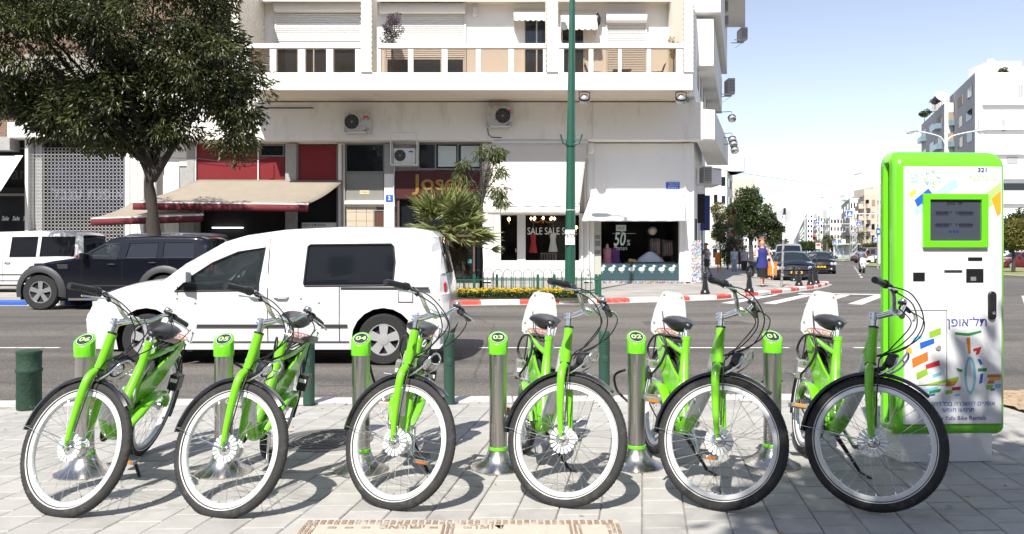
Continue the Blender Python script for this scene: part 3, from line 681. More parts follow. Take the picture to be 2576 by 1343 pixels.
hanger_dress(1392.5, 588, 633, .44, mat('white_dress', (.55,.55,.53), .8), 'white dress hanging behind the SALE shop window')
def mannequin(x, cols, label):
    X = fx(x); t = thing('mannequin', label, 'mannequin', (X, WD+.45, 0))
    def ring(z, a, b): return [(math.cos(q)*a, math.sin(q)*b, z) for q in [i*math.pi/8 for i in range(16)]]
    obj('torso', MB().loft([ring(.9,.16,.11),ring(1.2,.155,.11),ring(1.42,.17,.10),ring(1.5,.06,.05),ring(1.62,.05,.05),ring(1.65,.01,.01)]), mat('mannequin_skin', (.62,.52,.40), .5), t, 60)
    obj('top', MB().loft([ring(1.06,.165,.12),ring(1.2,.17,.125),ring(1.42,.19,.12),ring(1.47,.12,.09)]), cols[0], t, 60)
    obj('skirt', MB().loft([[(p[0]*(1+.1*(i%2)),p[1]*(1+.1*(i%2)),p[2]) for i, p in enumerate(ring(z,a,a*.8))] for z, a in ((.55,.30),(.7,.27),(.85,.22),(1.06,.165))]), cols[1], t, 60)
    obj('stand', MB().cyl((0,0,0),(0,0,.9),.02).lathe([(.16,.0),(.16,.02),(.02,.03)], 14), GALV, t)
PK = mat('pink_cloth', (.50,.20,.27), .8); PU = mat('purple_cloth', (.10,.03,.17), .8, var=.3, vs=30)
mannequin(1531, (PK, mat('pink_skirt', (.42,.16,.24), .8)), 'mannequin in pink top and skirt in the duck window')
mannequin(1552, (PU, PU), 'mannequin in short purple dress in the duck window')
# white shirt on the counter, chandelier, garment rails
mb = MB()
mb.loft([[(math.cos(q)*a+cx, math.sin(q)*b-.0, z) for q in [i*math.pi/7 for i in range(14)]] for z, a, b, cx in ((0,.62,.16,0),(.18,.50,.17,0),(.36,.26,.14,0),(.46,.12,.10,0))])
tag(obj('folded_shirt', mb, mat('pale_blue_shirt', (.50,.56,.66), .8), loc=(fx(1641),WD+.5,fz(661)), smooth=60), 'pale blue shirt laid on the counter in the duck window', 'shirt')
mb = MB().box((fx(1575)-fx(1640),-.25,0),(fx(1706)-fx(1640),.3,.05))
tag(obj('display_counter', mb.box((fx(1580)-fx(1640),-.2,-.9),(fx(1700)-fx(1640),.25,0)), mat('counter_grey', (.10,.10,.10), .5), loc=(fx(1640),WD+.55,fz(662)), smooth=0), 'long display counter behind the row of printed ducks', 'counter')
def rail(x0, x1, y, label, n):
    t = thing('garment_rail', label, 'clothes rail', (fx(x0), WD+1.1, 0)); w_ = fx(x1)-fx(x0); z = fz(y)
    obj('rail', MB().cyl((0,0,z),(w_,0,z),.015).cyl((0,0,0),(0,0,z),.015).cyl((w_,0,0),(w_,0,z),.015), CHROME, t)
    for i in range(n):
        x = .06+(w_-.12)*i/(n-1); c = [(.30,.25,.2),(.12,.05,.05),(.25,.25,.28),(.05,.07,.12),(.35,.3,.22),(.2,.05,.12)][i % 6]
        obj('garment', MB().loft([[(x+dx*s,dy*s*4,zz) for dx, dy in ((-.03,-.06),(.03,-.06),(.03,.06),(-.03,.06))] for s, zz in ((.3,z),(.9,z-.12),(1.1,z-.6-.1*random.random()))]), mat('garment%d' % (i % 6), c, .9), t, 0)
rail(1362, 1404, 637, 'garment rail with mixed clothes behind the SALE window', 11)
rail(1648, 1672, 600, 'clothes rail on the left at the back of the duck window shop', 7); rail(1680, 1704, 603, 'clothes rail on the right at the back of the duck window shop', 7)
ch = thing('chandelier', 'brass chandelier with glowing bulbs behind the SALE window', 'chandelier', (fx(1367), WD+.6, fz(552)))
mb = MB().lathe([(.02,.5),(.02,.1),(.08,.05),(.05,-.1),(.01,-.15)], 10); bl_ = MB()
for k in range(8):
    q = k*math.pi/4; p = Vector((math.cos(q), math.sin(q), 0))
    mb.tube([p*.05, p*.3+Vector((0,0,-.12)), p*.5+Vector((0,0,-.02))], .012, 6)
    obj('bulb', MB().lathe([(.005,0),(.04,.04),(.045,.08),(.01,.13)], 8, p*.5), mat('warm_bulb', (1,.66,.30), .5, emit=6), ch)
obj('frame', mb, GOLD, ch)
for x, y in ((1280,550),(1454,572)):
    t = thing('sconce', 'small warm wall lamp behind the shop %s' % ('door glass' if x < 1300 else 'window beside the street lamp pole'), 'lamp', (fx(x), WD+1.2, fz(y)))
    obj('bulb', MB().lathe([(.01,-.05),(.06,0),(.07,.05),(.02,.11)], 10), MATS['warm_bulb'], t); obj('bracket', MB().box((-.04,.05,-.18),(.04,.12,.0)), GOLD, t)
tag(obj('paper_globe', MB().lathe([(.01,-.19),(.11,-.15),(.18,-.05),(.19,.03),(.13,.13),(.01,.18)], 16), mat('globe_paper', (.62,.55,.50), .7), loc=(fx(1650),WD+.8,fz(579)), smooth=60), 'round paper globe hanging in the duck window', 'lantern')
for i, x in enumerate((1589,1598)):
    tag(obj('ball', MB().lathe([(.01,-.1),(.09,-.05),(.11,0),(.09,.06),(.01,.1)], 12), mat('ball%d' % i, [(.6,.42,.04),(.5,.3,.3)][i], .5), loc=(fx(x),WD+.35,fz(657-(i==0)*1)), smooth=60), ['yellow ball on the counter in the duck window','small pinkish ball beside the yellow ball on the counter'][i], 'ball')
# shelf boxes at the left of the duck window
for i, (y0, y1) in enumerate(((591,601),(605,619),(629,639))): slab('shelf_niche', 1497, 1510, y0, y1, .021, .03, FRAMEG, smooth=0)
# -------- shop awnings (steel arms and cloth)
AWN = mat('awning_canvas', (.68,.64,.58), .9, var=.05, vs=2, col2=(.45,.42,.37), c2=(.6,.8), c2s=1.2)
AWNW = mat('awning_white', (.74,.74,.73), .85, var=.03, vs=2)
def drop_awning(x0a, x1a, y0, x0b, x1b, y1, dp, val, m, name_label, dp0=.14):
    Dp = WD-dp; t = thing('shop_awning', name_label, 'awning', (0,WD,0)); n = 14; rows = []
    for i in range(n+1):
        f = i/n; sag = .05*math.sin(f*math.pi)
        row = []
        for j in range(13):
            g = j/12; x = (1-f)*(fx(x0a)+(fx(x1a)-fx(x0a))*g)+f*(PX(x0b,Dp)+(PX(x1b,Dp)-PX(x0b,Dp))*g)
            row.append((x, -dp0-(dp-dp0)*f, (1-f)*fz(y0)+f*PZ(y1,Dp)-sag))
        rows.append(row)
    o = obj('canvas', MB().loft(rows, closed=False), m, t, 60); s = o.modifiers.new('t', 'SOLIDIFY'); s.thickness = .012
    z = PZ(y1, Dp)
    if val:
        o = obj('valance', MB().loft([[(PX(x0b,Dp)+(PX(x1b,Dp)-PX(x0b,Dp))*j/30, -dp-.02-.012*math.sin(j*1.3), zz) for j in range(31)] for zz in (z-.03, z-val)], closed=False), m, t, 60)
        s = o.modifiers.new('t', 'SOLIDIFY'); s.thickness = .008
    obj('front_bar', MB().cyl((PX(x0b,Dp),-dp-.01,z-.01),(PX(x1b,Dp),-dp-.01,z-.01),.035), WHITEMET, t)
    for g in (.08, .92):
        xa = fx(x0a)+(fx(x1a)-fx(x0a))*g; xb = PX(x0b,Dp)+(PX(x1b,Dp)-PX(x0b,Dp))*g
        obj('arm', MB().tube([(xa,-.13,z+.1),((xa+xb)/2,-dp*.5,z-.02),(xb,-dp,z-.03)], .02, 6), WHITEMET, t)
    obj('roller', MB().cyl((fx(x0a),-dp0-.02,fz(y0)),(fx(x1a),-dp0-.02,fz(y0)),.07), WHITEMET, t)
    return t
drop_awning(1240, 1474, 363, 1226, 1458, 517, 1.5, .36, AWN, 'tall cream shop awning hanging steeply over the SALE window', .72)
drop_awning(1484, 1722, 493, 1461, 1724, 553, 1.15, .06, AWNW, 'bright white awning over the 50 percent duck window')
TAN = mat('tan_canvas', (.27,.235,.19), .9, var=.14, vs=2, col2=(.32,.24,.17), c2=(.58,.75), c2s=1.6)
REDV = mat('red_valance', (.14,.016,.022), .85, var=.15, vs=4, col2=(.25,.07,.07), c2=(.55,.75), c2s=2)
def red_awning(label, pts, dp0, dp1, val, tilt=0):
    (ax, ay), (bx, by), (cx, cy), (dx, dy) = pts; D0 = WD-dp0; D1 = WD-dp1; t = thing('red_awning', label, 'awning', (0,0,0)); rows = []
    for i in range(11):
        f = i/10; row = []
        for j in range(13):
            g = j/12; Dd = D0+(D1-D0)*f
            p = PT(ax+(bx-ax)*g, ay+(by-ay)*g, D0)*(1-f)+PT(cx+(dx-cx)*g, cy+(dy-cy)*g, D1)*f; p.z -= .10*math.sin(f*math.pi); row.append(p)
        rows.append(row)
    o = obj('canvas', MB().loft(rows, closed=False), TAN, t, 60); s = o.modifiers.new('t', 'SOLIDIFY'); s.thickness = .01
    e = rows[-1]
    o = obj('valance', MB().loft([[q+Vector((0,-.02-.015*math.sin(j*1.7),-.04)) for j, q in enumerate(e)], [q+Vector((0,-.03-.02*math.sin(j*1.7),-val)) for j, q in enumerate(e)]], closed=False), REDV, t, 60); s = o.modifiers.new('t', 'SOLIDIFY'); s.thickness = .01
    obj('front_bar', MB().tube([q+Vector((0,-.01,-.015)) for q in (e[0], e[-1])], .03, 8), WHITEMET, t)
    for q0, q1 in ((rows[0][1], e[1]), (rows[0][-2], e[-2])): obj('arm', MB().tube([q0+Vector((0,0,-.25)), (q0+q1)/2+Vector((0,0,-.12)), q1+Vector((0,0,-.03))], .022, 6), FRAMEG, t)
red_awning('long tan awning with red valance over the dark shop', [(500,452),(866,453),(335,508),(776,513)], .1, 2.6, .30)
red_awning('lower tan awning with red valance beside the tree trunk', [(338,506),(505,500),(229,549),(512,540)], .3, 3.0, .28)
# -------- loose cables, a soot stain and a plaster patch on the fascia
def cab(pts, r=.012, m_=None): bpart('facade_cable', MB().tube(smooth_pts_([(fx(a), -d, fz(b)) for a, b, d in pts]), r, 5), m_ or CABLE, smooth=60)
def smooth_pts_(P_): return [Vector(p) for p in P_]
cab([(560,262,.27),(700,264,.27),(860,263,.27),(950,266,.27),(1180,266,.27),(1480,268,.27)]); cab([(1490,267,.27),(1600,266,.27),(1740,269,.27)])
cab([(1486,268,.77),(1486.5,300,.765),(1486,350,.765)], .018, WHITEMET); cab([(940,342,.78),(962,352,.70),(990,354,.5)], .02, WHITEMET); cab([(995,420,.3),(992,470,.2),(994,520,.18)], .016, WHITEMET)
cab([(1228,330,.78),(1230,345,.77),(1238,352,.77),(1262,353,.77)], .016)
cab([(500,400,.2),(560,407,.2),(620,408,.2),(690,395,.2)], .01); cab([(372,390,.2),(420,398,.2),(500,400,.2)], .01)
bpart('ledge', MB().box((fx(655),-.80,fz(281)),(fx(800),-.751,fz(279))), mat('black_strip', (.02,.02,.02), .8), smooth=0)
# -------- side facade along the side street
def sf(d, u):                                                  # d: depth behind the corner, u: outwards from side wall
    return (CX+.30*d+u, d)
sm = MB(); sm.prism([sf(.0,.0), sf(12.5,.0), sf(12.5,-.3), sf(.0,-.2)], XY, 0, 7.5); bpart('side_wall', sm, PLASTERW, smooth=0)
GREYW = mat('side_grey', (.50,.49,.47), .9, var=.08, vs=3)
for (d0, d1, z0, z1, u) in ((-1.6,12.0,7.62,11.2,.25),(1.0,12.6,9.3,11.3,.95),(1.0,12.7,11.6,14.6,1.25),(2.0,13.0,14.4,22,2.3)):
    mb = MB().prism([sf(d0,u), sf(d1,u), sf(d1,-3), sf(d0 if d0 > 0 else .4,-3 if d0 > 0 else -1)], XY, z0, z1); bpart('side_bay', mb, PLASTERW, smooth=0)
for k, (d, z) in enumerate(((1.2,8.4),(3.2,8.4),(5.5,8.2),(8.5,8.2))):
    a = sf(d,.262 if k < 9 else 0); b = sf(d+.9,.262); bpart('side_window', MB().add([(a[0],a[1],z),(b[0],b[1],z),(b[0],b[1],z+1.5),(a[0],a[1],z+1.5)], [(0,1,2,3)]), GLASSD, smooth=0)
for (d, z, h, m_) in ((1.0,.2,2.6,GLASSD),(2.4,.2,2.6,GREYW),(3.6,.15,2.7,GLASSD),(6.0,.3,2.5,GREYW),(8.5,.2,2.7,GLASSD)):
    a = sf(d,.012); b = sf(d+1.0,.012); bpart('side_door', MB().prism([a, b, (b[0]-.1,b[1]), (a[0]-.1,a[1])], XY, z, z+h), m_, smooth=0)
for d, z0, z1, w_ in ((5.2,2.7,4.1,.35),(7.5,2.4,4.2,.5)):
    a = sf(d,0); bpart('side_signboard', MB().box((a[0],a[1],z0),(a[0]+w_,a[1]+.25,z1)), mat('navy_board', (.015,.03,.16), .4) if d > 6 else MATS['dark_interior'], smooth=0)
a = sf(9.5, 0); bpart('side_awning', MB().prism([(a[0],a[1]),(a[0]+.1,a[1]),(a[0]+1.3,a[1]+1),(a[0]+1.3,a[1]+3),(a[0]+.4,a[1]+3)], XY, 5.0, 5.9), PLASTERW, smooth=0)
# ================================================================ fittings on the building
import numpy as np
def ac_unit(label, loc, w_, h_, d_=.32, rz=0, fan=-.18, grp='air conditioners on the building', cage=False, dirt=True):
    t = thing('air_conditioner', label, 'air conditioner', loc, rz, grp)
    m_ = mat('ac_dirty', (.50,.49,.46), .6, var=.2, vs=7, col2=(.16,.15,.14), c2=(.52,.66), c2s=5) if dirt else mat('ac_clean', (.62,.62,.61), .5, var=.04, vs=4)
    obj('casing', MB().box((-w_/2,0,0),(w_/2,d_,h_)), m_, t, bevel=.015)
    fc = (fan*w_, -.004, h_*.52); r = h_*.38; Mx = Matrix.Rotation(R(90), 3, 'X')
    obj('fan_opening', MB().lathe([(r,0),(r,.004),(.002,.004)], 24, fc, Mx), BLACK, t)
    g = MB()
    for k in range(1, 6): g.tube([(fc[0]+math.cos(q)*r*k/5.2, -.014, fc[2]+math.sin(q)*r*k/5.2) for q in [i*math.pi/12 for i in range(24)]], .004, 4, closed=True)
    for k in range(8):
        q = k*math.pi/4; g.cyl((fc[0],-.016,fc[2]), (fc[0]+math.cos(q)*r,-.016,fc[2]+math.sin(q)*r), .004, n=4)
    g.lathe([(.05,0),(.05,.012),(.001,.012)], 10, fc, Mx)
    obj('fan_guard', g, FRAMEG, t)
    obj('badge', MB().box((w_*.22,-.006,h_*.72),(w_*.42,-.001,h_*.82)), MATS['street_sign_blue'] if cage else REDPR, t, smooth=0)
    b = MB()
    for s in (-w_*.4, w_*.4): b.box((s-.02,-.12,-.06),(s+.02,d_+.1,-.02))
    b.box((-w_*.5,-.12,-.06),(w_*.5,-.09,-.02)); obj('bracket', b, WHITEMET, t, smooth=0)
    if cage:
        c = MB(); W2, z1 = w_*.62, h_+.62
        for sx in (-W2, W2):
            c.cyl((sx,-.12,-.06),(sx,-.12,z1),.022,n=6).cyl((sx,.3,-.06),(sx,.3,z1),.022,n=6).cyl((sx,-.12,z1),(sx,.3,z1),.022,n=6).cyl((sx,-.12,-.06),(sx,.3,-.06),.022,n=6)
        for yy in (-.12, .3): c.cyl((-W2,yy,-.06),(W2,yy,-.06),.022,n=6).cyl((-W2,yy,z1),(W2,yy,z1),.022,n=6)
        obj('cage', c, WHITEMET, t)
    return t
ac_unit('stained air conditioner with left fan above the dark windows', (fx(913),WD-1.15,fz(342)), 1.05, .78, fan=-.22)
ac_unit('stained air conditioner on the fascia near the street lamp pole', (fx(1258),WD-1.15,fz(328)), 1.06, .80, fan=.12)
ac_unit('clean air conditioner inside a white frame over the maroon sign', (fx(1022),WD-.62,fz(415)), .86, .62, fan=-.2, cage=True, dirt=False)
def side_ac(label, x, y0, y1, D, dirt=True):
    X = PX(x, D); h = PZ(y0, D)-PZ(y1, D)
    t = thing('air_conditioner', label, 'air conditioner', (X, D, PZ(y1, D)), 0, 'air conditioners on the building')
    obj('casing', MB().box((-.19,0,0),(.19,.9,h)), mat('ac_grey', (.40,.40,.40), .6, var=.1, vs=5), t, bevel=.015)
    g = MB()
    for k in range(8): g.box((-.15,-.012,h*(.12+k*.1)),(.15,-.002,h*(.12+k*.1)+h*.055))
    obj('grille', g, FRAMEG, t, smooth=0); obj('bracket', MB().box((-.55,.1,-.06),(.19,.14,-.01)).box((-.55,.75,-.06),(.19,.79,-.01)).tube([(-.5,.12,-.5),(.15,.12,-.05)], .015, 6), WHITEMET, t, smooth=0)
side_ac('air conditioner on the side wall just above the shop signs', 1781, 418, 460, 36.5)
side_ac('air conditioner on a bracket below the first side balcony', 1841, 196, 234, 43.8)
side_ac('air conditioner hanging off the highest side corner', 1873, 68, 97, 44.5)
side_ac('lower of two air conditioners under the roof edge of the side wall', 1824, 38, 64, 40.5)
side_ac('upper of two air conditioners under the roof edge of the side wall', 1823, 2, 28, 40.5)
def spot(label, p, wallp, tilt=.5):
    t = thing('spotlight', label, 'spotlight', p, 0, 'spotlights on the building')
    M = Matrix.Rotation(tilt, 3, 'X')
    obj('housing', MB().lathe([(.10,.16),(.16,.10),(.19,-.03),(.19,-.14)], 14, (0,0,0), M), GALV, t); obj('lens', MB().lathe([(.18,-.142),(.001,-.15)], 14, (0,0,0), M), GLASSL, t)
    obj('band', MB().lathe([(.195,-.02),(.2,-.02),(.2,.04),(.19,.04)], 14, (0,0,0), M), BLACK, t)
    q = Vector(wallp)-Vector(p); obj('arm', MB().tube([(0,0,.05), (q.x*.02,q.y*.02,.30), q] if abs(q.x) > .8 else [(.2,0,0),(.2,0,.25),(0,0,.28),q,(0,0,.28),(-.2,0,.25),(-.2,0,0)], .018, 6), BLACK, t)
for x, lab in ((1470,'spotlight under the balcony just right of the street lamp pole'),(1713,'spotlight under the right end of the balcony')):
    p = PT(x, 249, 29.8); spot(lab, p, (p.x, p.y, 7.43))
for x, y, xw, yw, lab in ((1841,296,1783,283,'spotlight on the highest steel arm of the side wall'),(1842,350,1796,336,'second spotlight from the top on the side wall'),(1845,361,1798,347,'third spotlight from the top on the side wall'),(1848,376,1798,365,'lowest spotlight on the side wall')):
    D = 38; p = PT(x, y, D); q = PT(xw, yw, D); spot(lab, p, q, -.6)
# ---- things on the balcony
DKW = mat('dark_slat_wood', (.02,.02,.028), .6)
def slat_chair(x, rz, label):
    t = thing('slatted_chair', label, 'chair', (bx_(x), WD-1.6, 7.75), rz)
    s = MB(); b = MB()
    for k in range(6): s.box((-.24,-.24+k*.08,.42),(.24,-.18+k*.08,.445))
    for k in range(6): b.obox((0,.27+k*.03,.50+k*.09), (.48,.02,.07), Matrix.Rotation(-.3, 3, 'X'))
    obj('seat', s, DKW, t, smooth=0); obj('backrest', b, DKW, t, smooth=0)
    for sx in (-.23, .23): obj('leg', MB().tube([(sx,-.25,0),(sx,.1,.5),(sx,.3,.55)], .018, 6).tube([(sx,.25,0),(sx,-.1,.42),(sx,-.2,.62),(sx,.3,.64)], .018, 6), DKW, t)
slat_chair(1508, R(90), 'dark slatted chair on the balcony left of the folding table'); slat_chair(1662, R(-90), 'dark slatted chair on the balcony right of the folding table')
t = thing('folding_table', 'small dark folding table on the balcony between two slatted chairs', 'table', (bx_(1577), WD-1.6, 7.75))
mb = MB()
for k in range(6): mb.box((-.36,-.3+k*.1,.70),(.36,-.21+k*.1,.725))
obj('table_top', mb, DKW, t, smooth=0)
for sy in (-.25, .25): obj('leg', MB().tube([(-.28,sy,0),(.2,sy,.70)], .02, 6).tube([(.28,sy,0),(-.2,sy,.70)], .02, 6), DKW, t)
# ---- leaves
def leaf_mesh(name, parent, m, C, Dr, Ln, Wd, tint, curl=.25):
    # C centres, Dr unit directions (n x 3): each leaf is a folded four-point blade
    n = len(C); Dr = Dr/np.linalg.norm(Dr, axis=1, keepdims=True)
    rv = np.random.RandomState(n).normal(size=(n,3)); S = np.cross(Dr, rv); S /= np.linalg.norm(S, axis=1, keepdims=True)+1e-9
    U = np.cross(S, Dr); L = Ln[:,None]; W_ = Wd[:,None]
    p0 = C; p1 = C+Dr*L*.45+S*W_*.5+U*W_*curl; p2 = C+Dr*L-U*L*.12; p3 = C+Dr*L*.45-S*W_*.5+U*W_*curl
    V = np.stack([p0,p1,p2,p3], 1).reshape(-1,3)
    me = bpy.data.meshes.new(name); me.vertices.add(4*n); me.vertices.foreach_set('co', V.ravel())
    idx = np.arange(4*n).reshape(n,4); tri = np.concatenate([idx[:,[0,1,2]], idx[:,[0,2,3]]], 1).reshape(-1,3)
    me.loops.add(tri.size); me.loops.foreach_set('vertex_index', tri.ravel()); me.polygons.add(len(tri)); me.polygons.foreach_set('loop_start', np.arange(0, tri.size, 3))
    at_ = me.attributes.new('tint', 'FLOAT', 'POINT'); at_.data.foreach_set('value', np.repeat(np.clip(tint,0,1), 4))
    me.materials.append(m); me.update(); me.validate()
    o = bpy.data.objects.new(name, me); COL.objects.link(o); o.parent = parent; return o
BARK = mat('bark', (.045,.037,.03), .9, var=.4, vs=12, bump=.9, bs=18, stretch=(1,1,.3))
def blob_centres(rng, blobs, n):
    vol = np.array([b[3]*b[4]*b[5] for b in blobs])**.67; k = rng.choice(len(blobs), n, p=vol/vol.sum()); out = np.zeros((n,3)); on = np.zeros((n,3))
    for i in range(n):
        b = blobs[k[i]]; v_ = rng.normal(size=3); v_ /= np.linalg.norm(v_); r = rng.uniform(.45,1)**.6
        out[i] = [b[0]+v_[0]*b[3]*r, b[1]+v_[1]*b[4]*r, b[2]+v_[2]*b[5]*r]; on[i] = v_
    return out, on
def tree(name, label, loc, blobs, ncl, nleaf, ll, lw, cr, m, trunk, seed=1, droop=.5, cat='tree', limbs=8, rr=.2, group=None, bark=None, pts=False):
    rng = np.random.RandomState(seed); random.seed(seed)
    t = thing(name, label, cat, loc, 0, group)
    CC, NN = blob_centres(rng, blobs, ncl)
    cl_t = rng.uniform(.0,.75,ncl)
    off = rng.normal(size=(ncl*nleaf,3)); off /= np.linalg.norm(off, axis=1, keepdims=True); rad = rng.uniform(.15,1,(ncl*nleaf,1))**.6
    C = np.repeat(CC, nleaf, 0)+off*rad*cr*np.array([1,1,.75])
    D = off*.8+np.repeat(NN, nleaf, 0)*.5+rng.normal(size=off.shape)*.45; D[:,2] -= droop
    s = rng.uniform(.65,1.25,len(C)); tint = np.repeat(cl_t, nleaf)+rng.uniform(-.2,.3,len(C))
    leaf_mesh('crown', t, m, C, D, ll*s, lw*s, tint)
    mb = MB(); tp = [Vector(p) for p in trunk]; n = len(tp)
    mb.tube(tp, [rr*(1-.45*i/(n-1))*(1+.13*math.sin(i*2.4+seed)*(n > 6)) for i in range(n)], 12)
    top = tp[-1]
    for i in range(limbs):
        e = Vector(CC[i*ncl//limbs]); md = (top+e)/2+Vector((random.uniform(-.15,.15),random.uniform(-.15,.15),random.uniform(.0,.3)))*(e-top).length*.4
        mb.tube([top-Vector((0,0,.1)), top.lerp(md,.5)+Vector((0,0,.05)), md, md.lerp(e,.55), e], [rr*.45, rr*.36, rr*.25, rr*.14, rr*.05], 6)
        for j in range(3):
            e2 = Vector(CC[(i*7+j*13) % ncl])
            if (e2-md).length < 2.2*cr*3: mb.tube([md, md.lerp(e2,.5)+Vector((0,0,.08)), e2], [rr*.15, rr*.09, rr*.03], 5)
    obj('trunk', mb, bark or BARK, t, 60)
    return t
LF1 = leafmat('ficus_leaf', (.008,.015,.005), (.105,.122,.038), .36)
TD = 22.8; sT = F/TD
def tb(x, y, rx, ry, rd, dd=0): return (PX(x,TD)-PX(378,TD), dd, PZ(y,TD), rx/sT, rd, ry/sT)
tree('ficus_tree', 'big dark leafy tree on the left pavement behind the black car', (PX(378,TD),TD,0),
     [tb(120,110,260,180,2.6),tb(390,70,190,160,2.4),tb(510,170,130,110,1.8),tb(600,262,62,62,.9),tb(245,292,150,58,1.7),tb(585,338,44,40,.6),tb(40,235,130,66,1.6),tb(60,-50,260,120,2.6),tb(330,250,120,75,1.7),tb(480,-40,120,80,2),tb(620,215,45,45,.7),tb(150,322,70,30,1.0),tb(600,392,14,26,.3),tb(300,338,105,34,1.2),tb(435,318,55,38,.9),tb(375,350,40,26,.8)],
     680, 90, .20, .060, .46, LF1, [(.16,0,0),(.10,0,.5),(.02,.05,.9),(.09,0,1.3),(.13,.02,1.7),(.05,.05,2.1),(.07,0,2.5),(-.01,.04,2.9),(-.04,0,3.3),(.05,0,3.9)], seed=3, droop=.7, limbs=10, rr=.235)
# twigs and a stout right limb
tr = bpy.data.objects['ficus_tree']
mb = MB(); a = Vector((.05,0,3.7))
for e, r in (((PX(560,TD)-PX(378,TD),-.3,PZ(215,TD)),.12),((PX(270,TD)-PX(378,TD),.2,PZ(250,TD)),.12),((PX(430,TD)-PX(378,TD),.3,PZ(120,TD)),.13)):
    e = Vector(e); mb.tube([a-Vector((0,0,.3)), a.lerp(e,.35)+Vector((0,0,-.1)), a.lerp(e,.7), e], [.13,r*.75,r*.5,r*.2], 8)
obj('limb', mb, BARK, tr, 60)
# ---- left neighbour building
NB = thing('brick_building', 'brown brick building with lattice shutter behind the big tree', 'building', (0,WD,0))
BRB = bpy.data.materials.new('brown_brick'); BRB.use_nodes = True; paving_nodes(BRB, (.20,.12,.075), (.15,.09,.06), (.28,.23,.18), 3.0)
_n = BRB.node_tree; _tc = [n for n in _n.nodes if n.type == 'TEX_COORD'][0]; _mp = _n.nodes.new('ShaderNodeMapping'); _mp.inputs['Rotation'].default_value = (R(90),0,0)
_b = [n for n in _n.nodes if n.type == 'TEX_BRICK'][0]; _n.links.new(_tc.outputs['Object'], _mp.inputs[0]); _n.links.new(_mp.outputs[0], _b.inputs['Vector'])
def nslab(name, x0, x1, y0, y1, d0, d1, m, **k): mb = MB(); wb(mb, x0, x1, y0, y1, d0, d1); return obj(name, mb, m, NB, **k)
obj('wall', MB().box((fx(-420),.3,fz(345)),(fx(572)-.02,12,24)), BRB, NB, smooth=0)
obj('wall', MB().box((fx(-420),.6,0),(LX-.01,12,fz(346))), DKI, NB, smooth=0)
nslab('canopy', 40, 329, 313, 350, -.3, .55, PLASTERW, bevel=.01); nslab('canopy', -300, 38, 347, 380, -.3, .35, CONC, bevel=.01)
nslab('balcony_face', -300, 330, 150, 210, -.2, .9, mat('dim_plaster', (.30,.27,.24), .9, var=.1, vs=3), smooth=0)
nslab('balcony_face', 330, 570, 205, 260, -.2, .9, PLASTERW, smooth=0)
nslab('pilaster', 70, 78, 351, 712, -.3, .2, FRAMEW, smooth=0); nslab('pilaster', 318, 329, 351, 712, -.3, .12, PLASTERW, smooth=0); nslab('pilaster', 85, 102, 352, 712, -.25, -.1, CONC, smooth=0)
nslab('shop_sign', 118, 316, 400, 530, -.28, -.2, mat('navy_sign', (.005,.007,.022), .3, col2=(.03,.04,.09), c2=(.55,.75), c2s=2), smooth=0)
text('lettering', 'אופנת ענבל'[::-1], .62, mat('dim_letters', (.16,.17,.22), .5), NB, at(fx(215), .19, fz(488)), .004)
mb = MB(); hw = .21; hh = .072                                  # expanded-metal lattice
for r_ in range(int((fz(376)-fz(712))/(2*hh))+1):
    for sgn in (1, -1):
        z0 = fz(376)-r_*2*hh; pts = []
        x = fx(78); k = 0
        while x < fx(320):
            pts += [(x,-.055,z0-sgn*hh*(.0 if 0 else 1)*(1 if k % 2 else -1)*.92), (x+hw*.42,-.055,z0-sgn*hh*(1 if k % 2 else -1)*.92)]
            x += hw*.72; k += 1
        mb.tube(pts, .0065, 4)
tag(obj('lattice', mb, WHITEMET, NB, smooth=0), kind='stuff')
nslab('shop_window', -300, 68, 470, 712, -.25, -.2, GLASSD, smooth=0); nslab('window_bar', -300, 68, 486, 492, -.2, -.1, FRAMEG, smooth=0)
for i in range(3): text('lettering', 'Sale', .26, WHITEPR, NB, at(fx(6+i*27), .19, fz(549)), .002, shear=.3, fit=.30)
aw = thing('shop_awning', 'white slanting awning at the left edge over a dark shop window', 'awning', (0,WD,0))
o = obj('canvas', MB().loft([[(fx(-200),-.1,fz(392)),(fx(62),-.1,fz(392))],[(PX(-200,WD-1.4),-1.4,PZ(480,WD-1.4)),(PX(2,WD-1.4),-1.4,PZ(480,WD-1.4))]], closed=False), AWNW, aw, 0); s_ = o.modifiers.new('t','SOLIDIFY'); s_.thickness = .012
obj('front_bar', MB().cyl((PX(-200,WD-1.4),-1.42,PZ(480,WD-1.4)),(PX(2,WD-1.4),-1.42,PZ(480,WD-1.4)),.035), WHITEMET, aw)
text('lettering', 'art', .8, mat('faded_letters', (.05,.05,.06), .6), NB, at(fx(48), .19, fz(435)), .002)
# ---- street lamp
LD = 24.0; lx = PX(1434, LD)
L_ = thing('street_lamp', 'tall dark green eight-sided street lamp pole in the flower bed', 'street lamp', (lx, LD, 0))
obj('pole', MB().tube([(0,0,0),(0,0,.3),(0,0,.32),(.03,0,4.6),(.06,0,8),(.09,0,11.8)], [.19,.19,.165,.135,.10,.07], 8), DGREEN, L_, smooth=20)
obj('collar', MB().lathe([(.145,4.55),(.165,4.55),(.165,4.72),(.145,4.72)], 8, (.03,0,0)).tube([(.05,-.1,4.58),(.26,-.12,4.62),(.36,-.12,4.9)], .03, 6).tube([(0,-.1,4.58),(-.22,-.12,4.62),(-.30,-.12,4.9)], .03, 6), DGREEN, L_)
obj('band', MB().lathe([(.15,2.58),(.158,2.58),(.158,2.60),(.15,2.60)], 8, (.016,0,0)), WHITEMET, L_)
obj('arm', MB().tube([(.09,0,11.7),(-.2,0,12.0),(-.8,0,12.05)], .05, 8), DGREEN, L_)
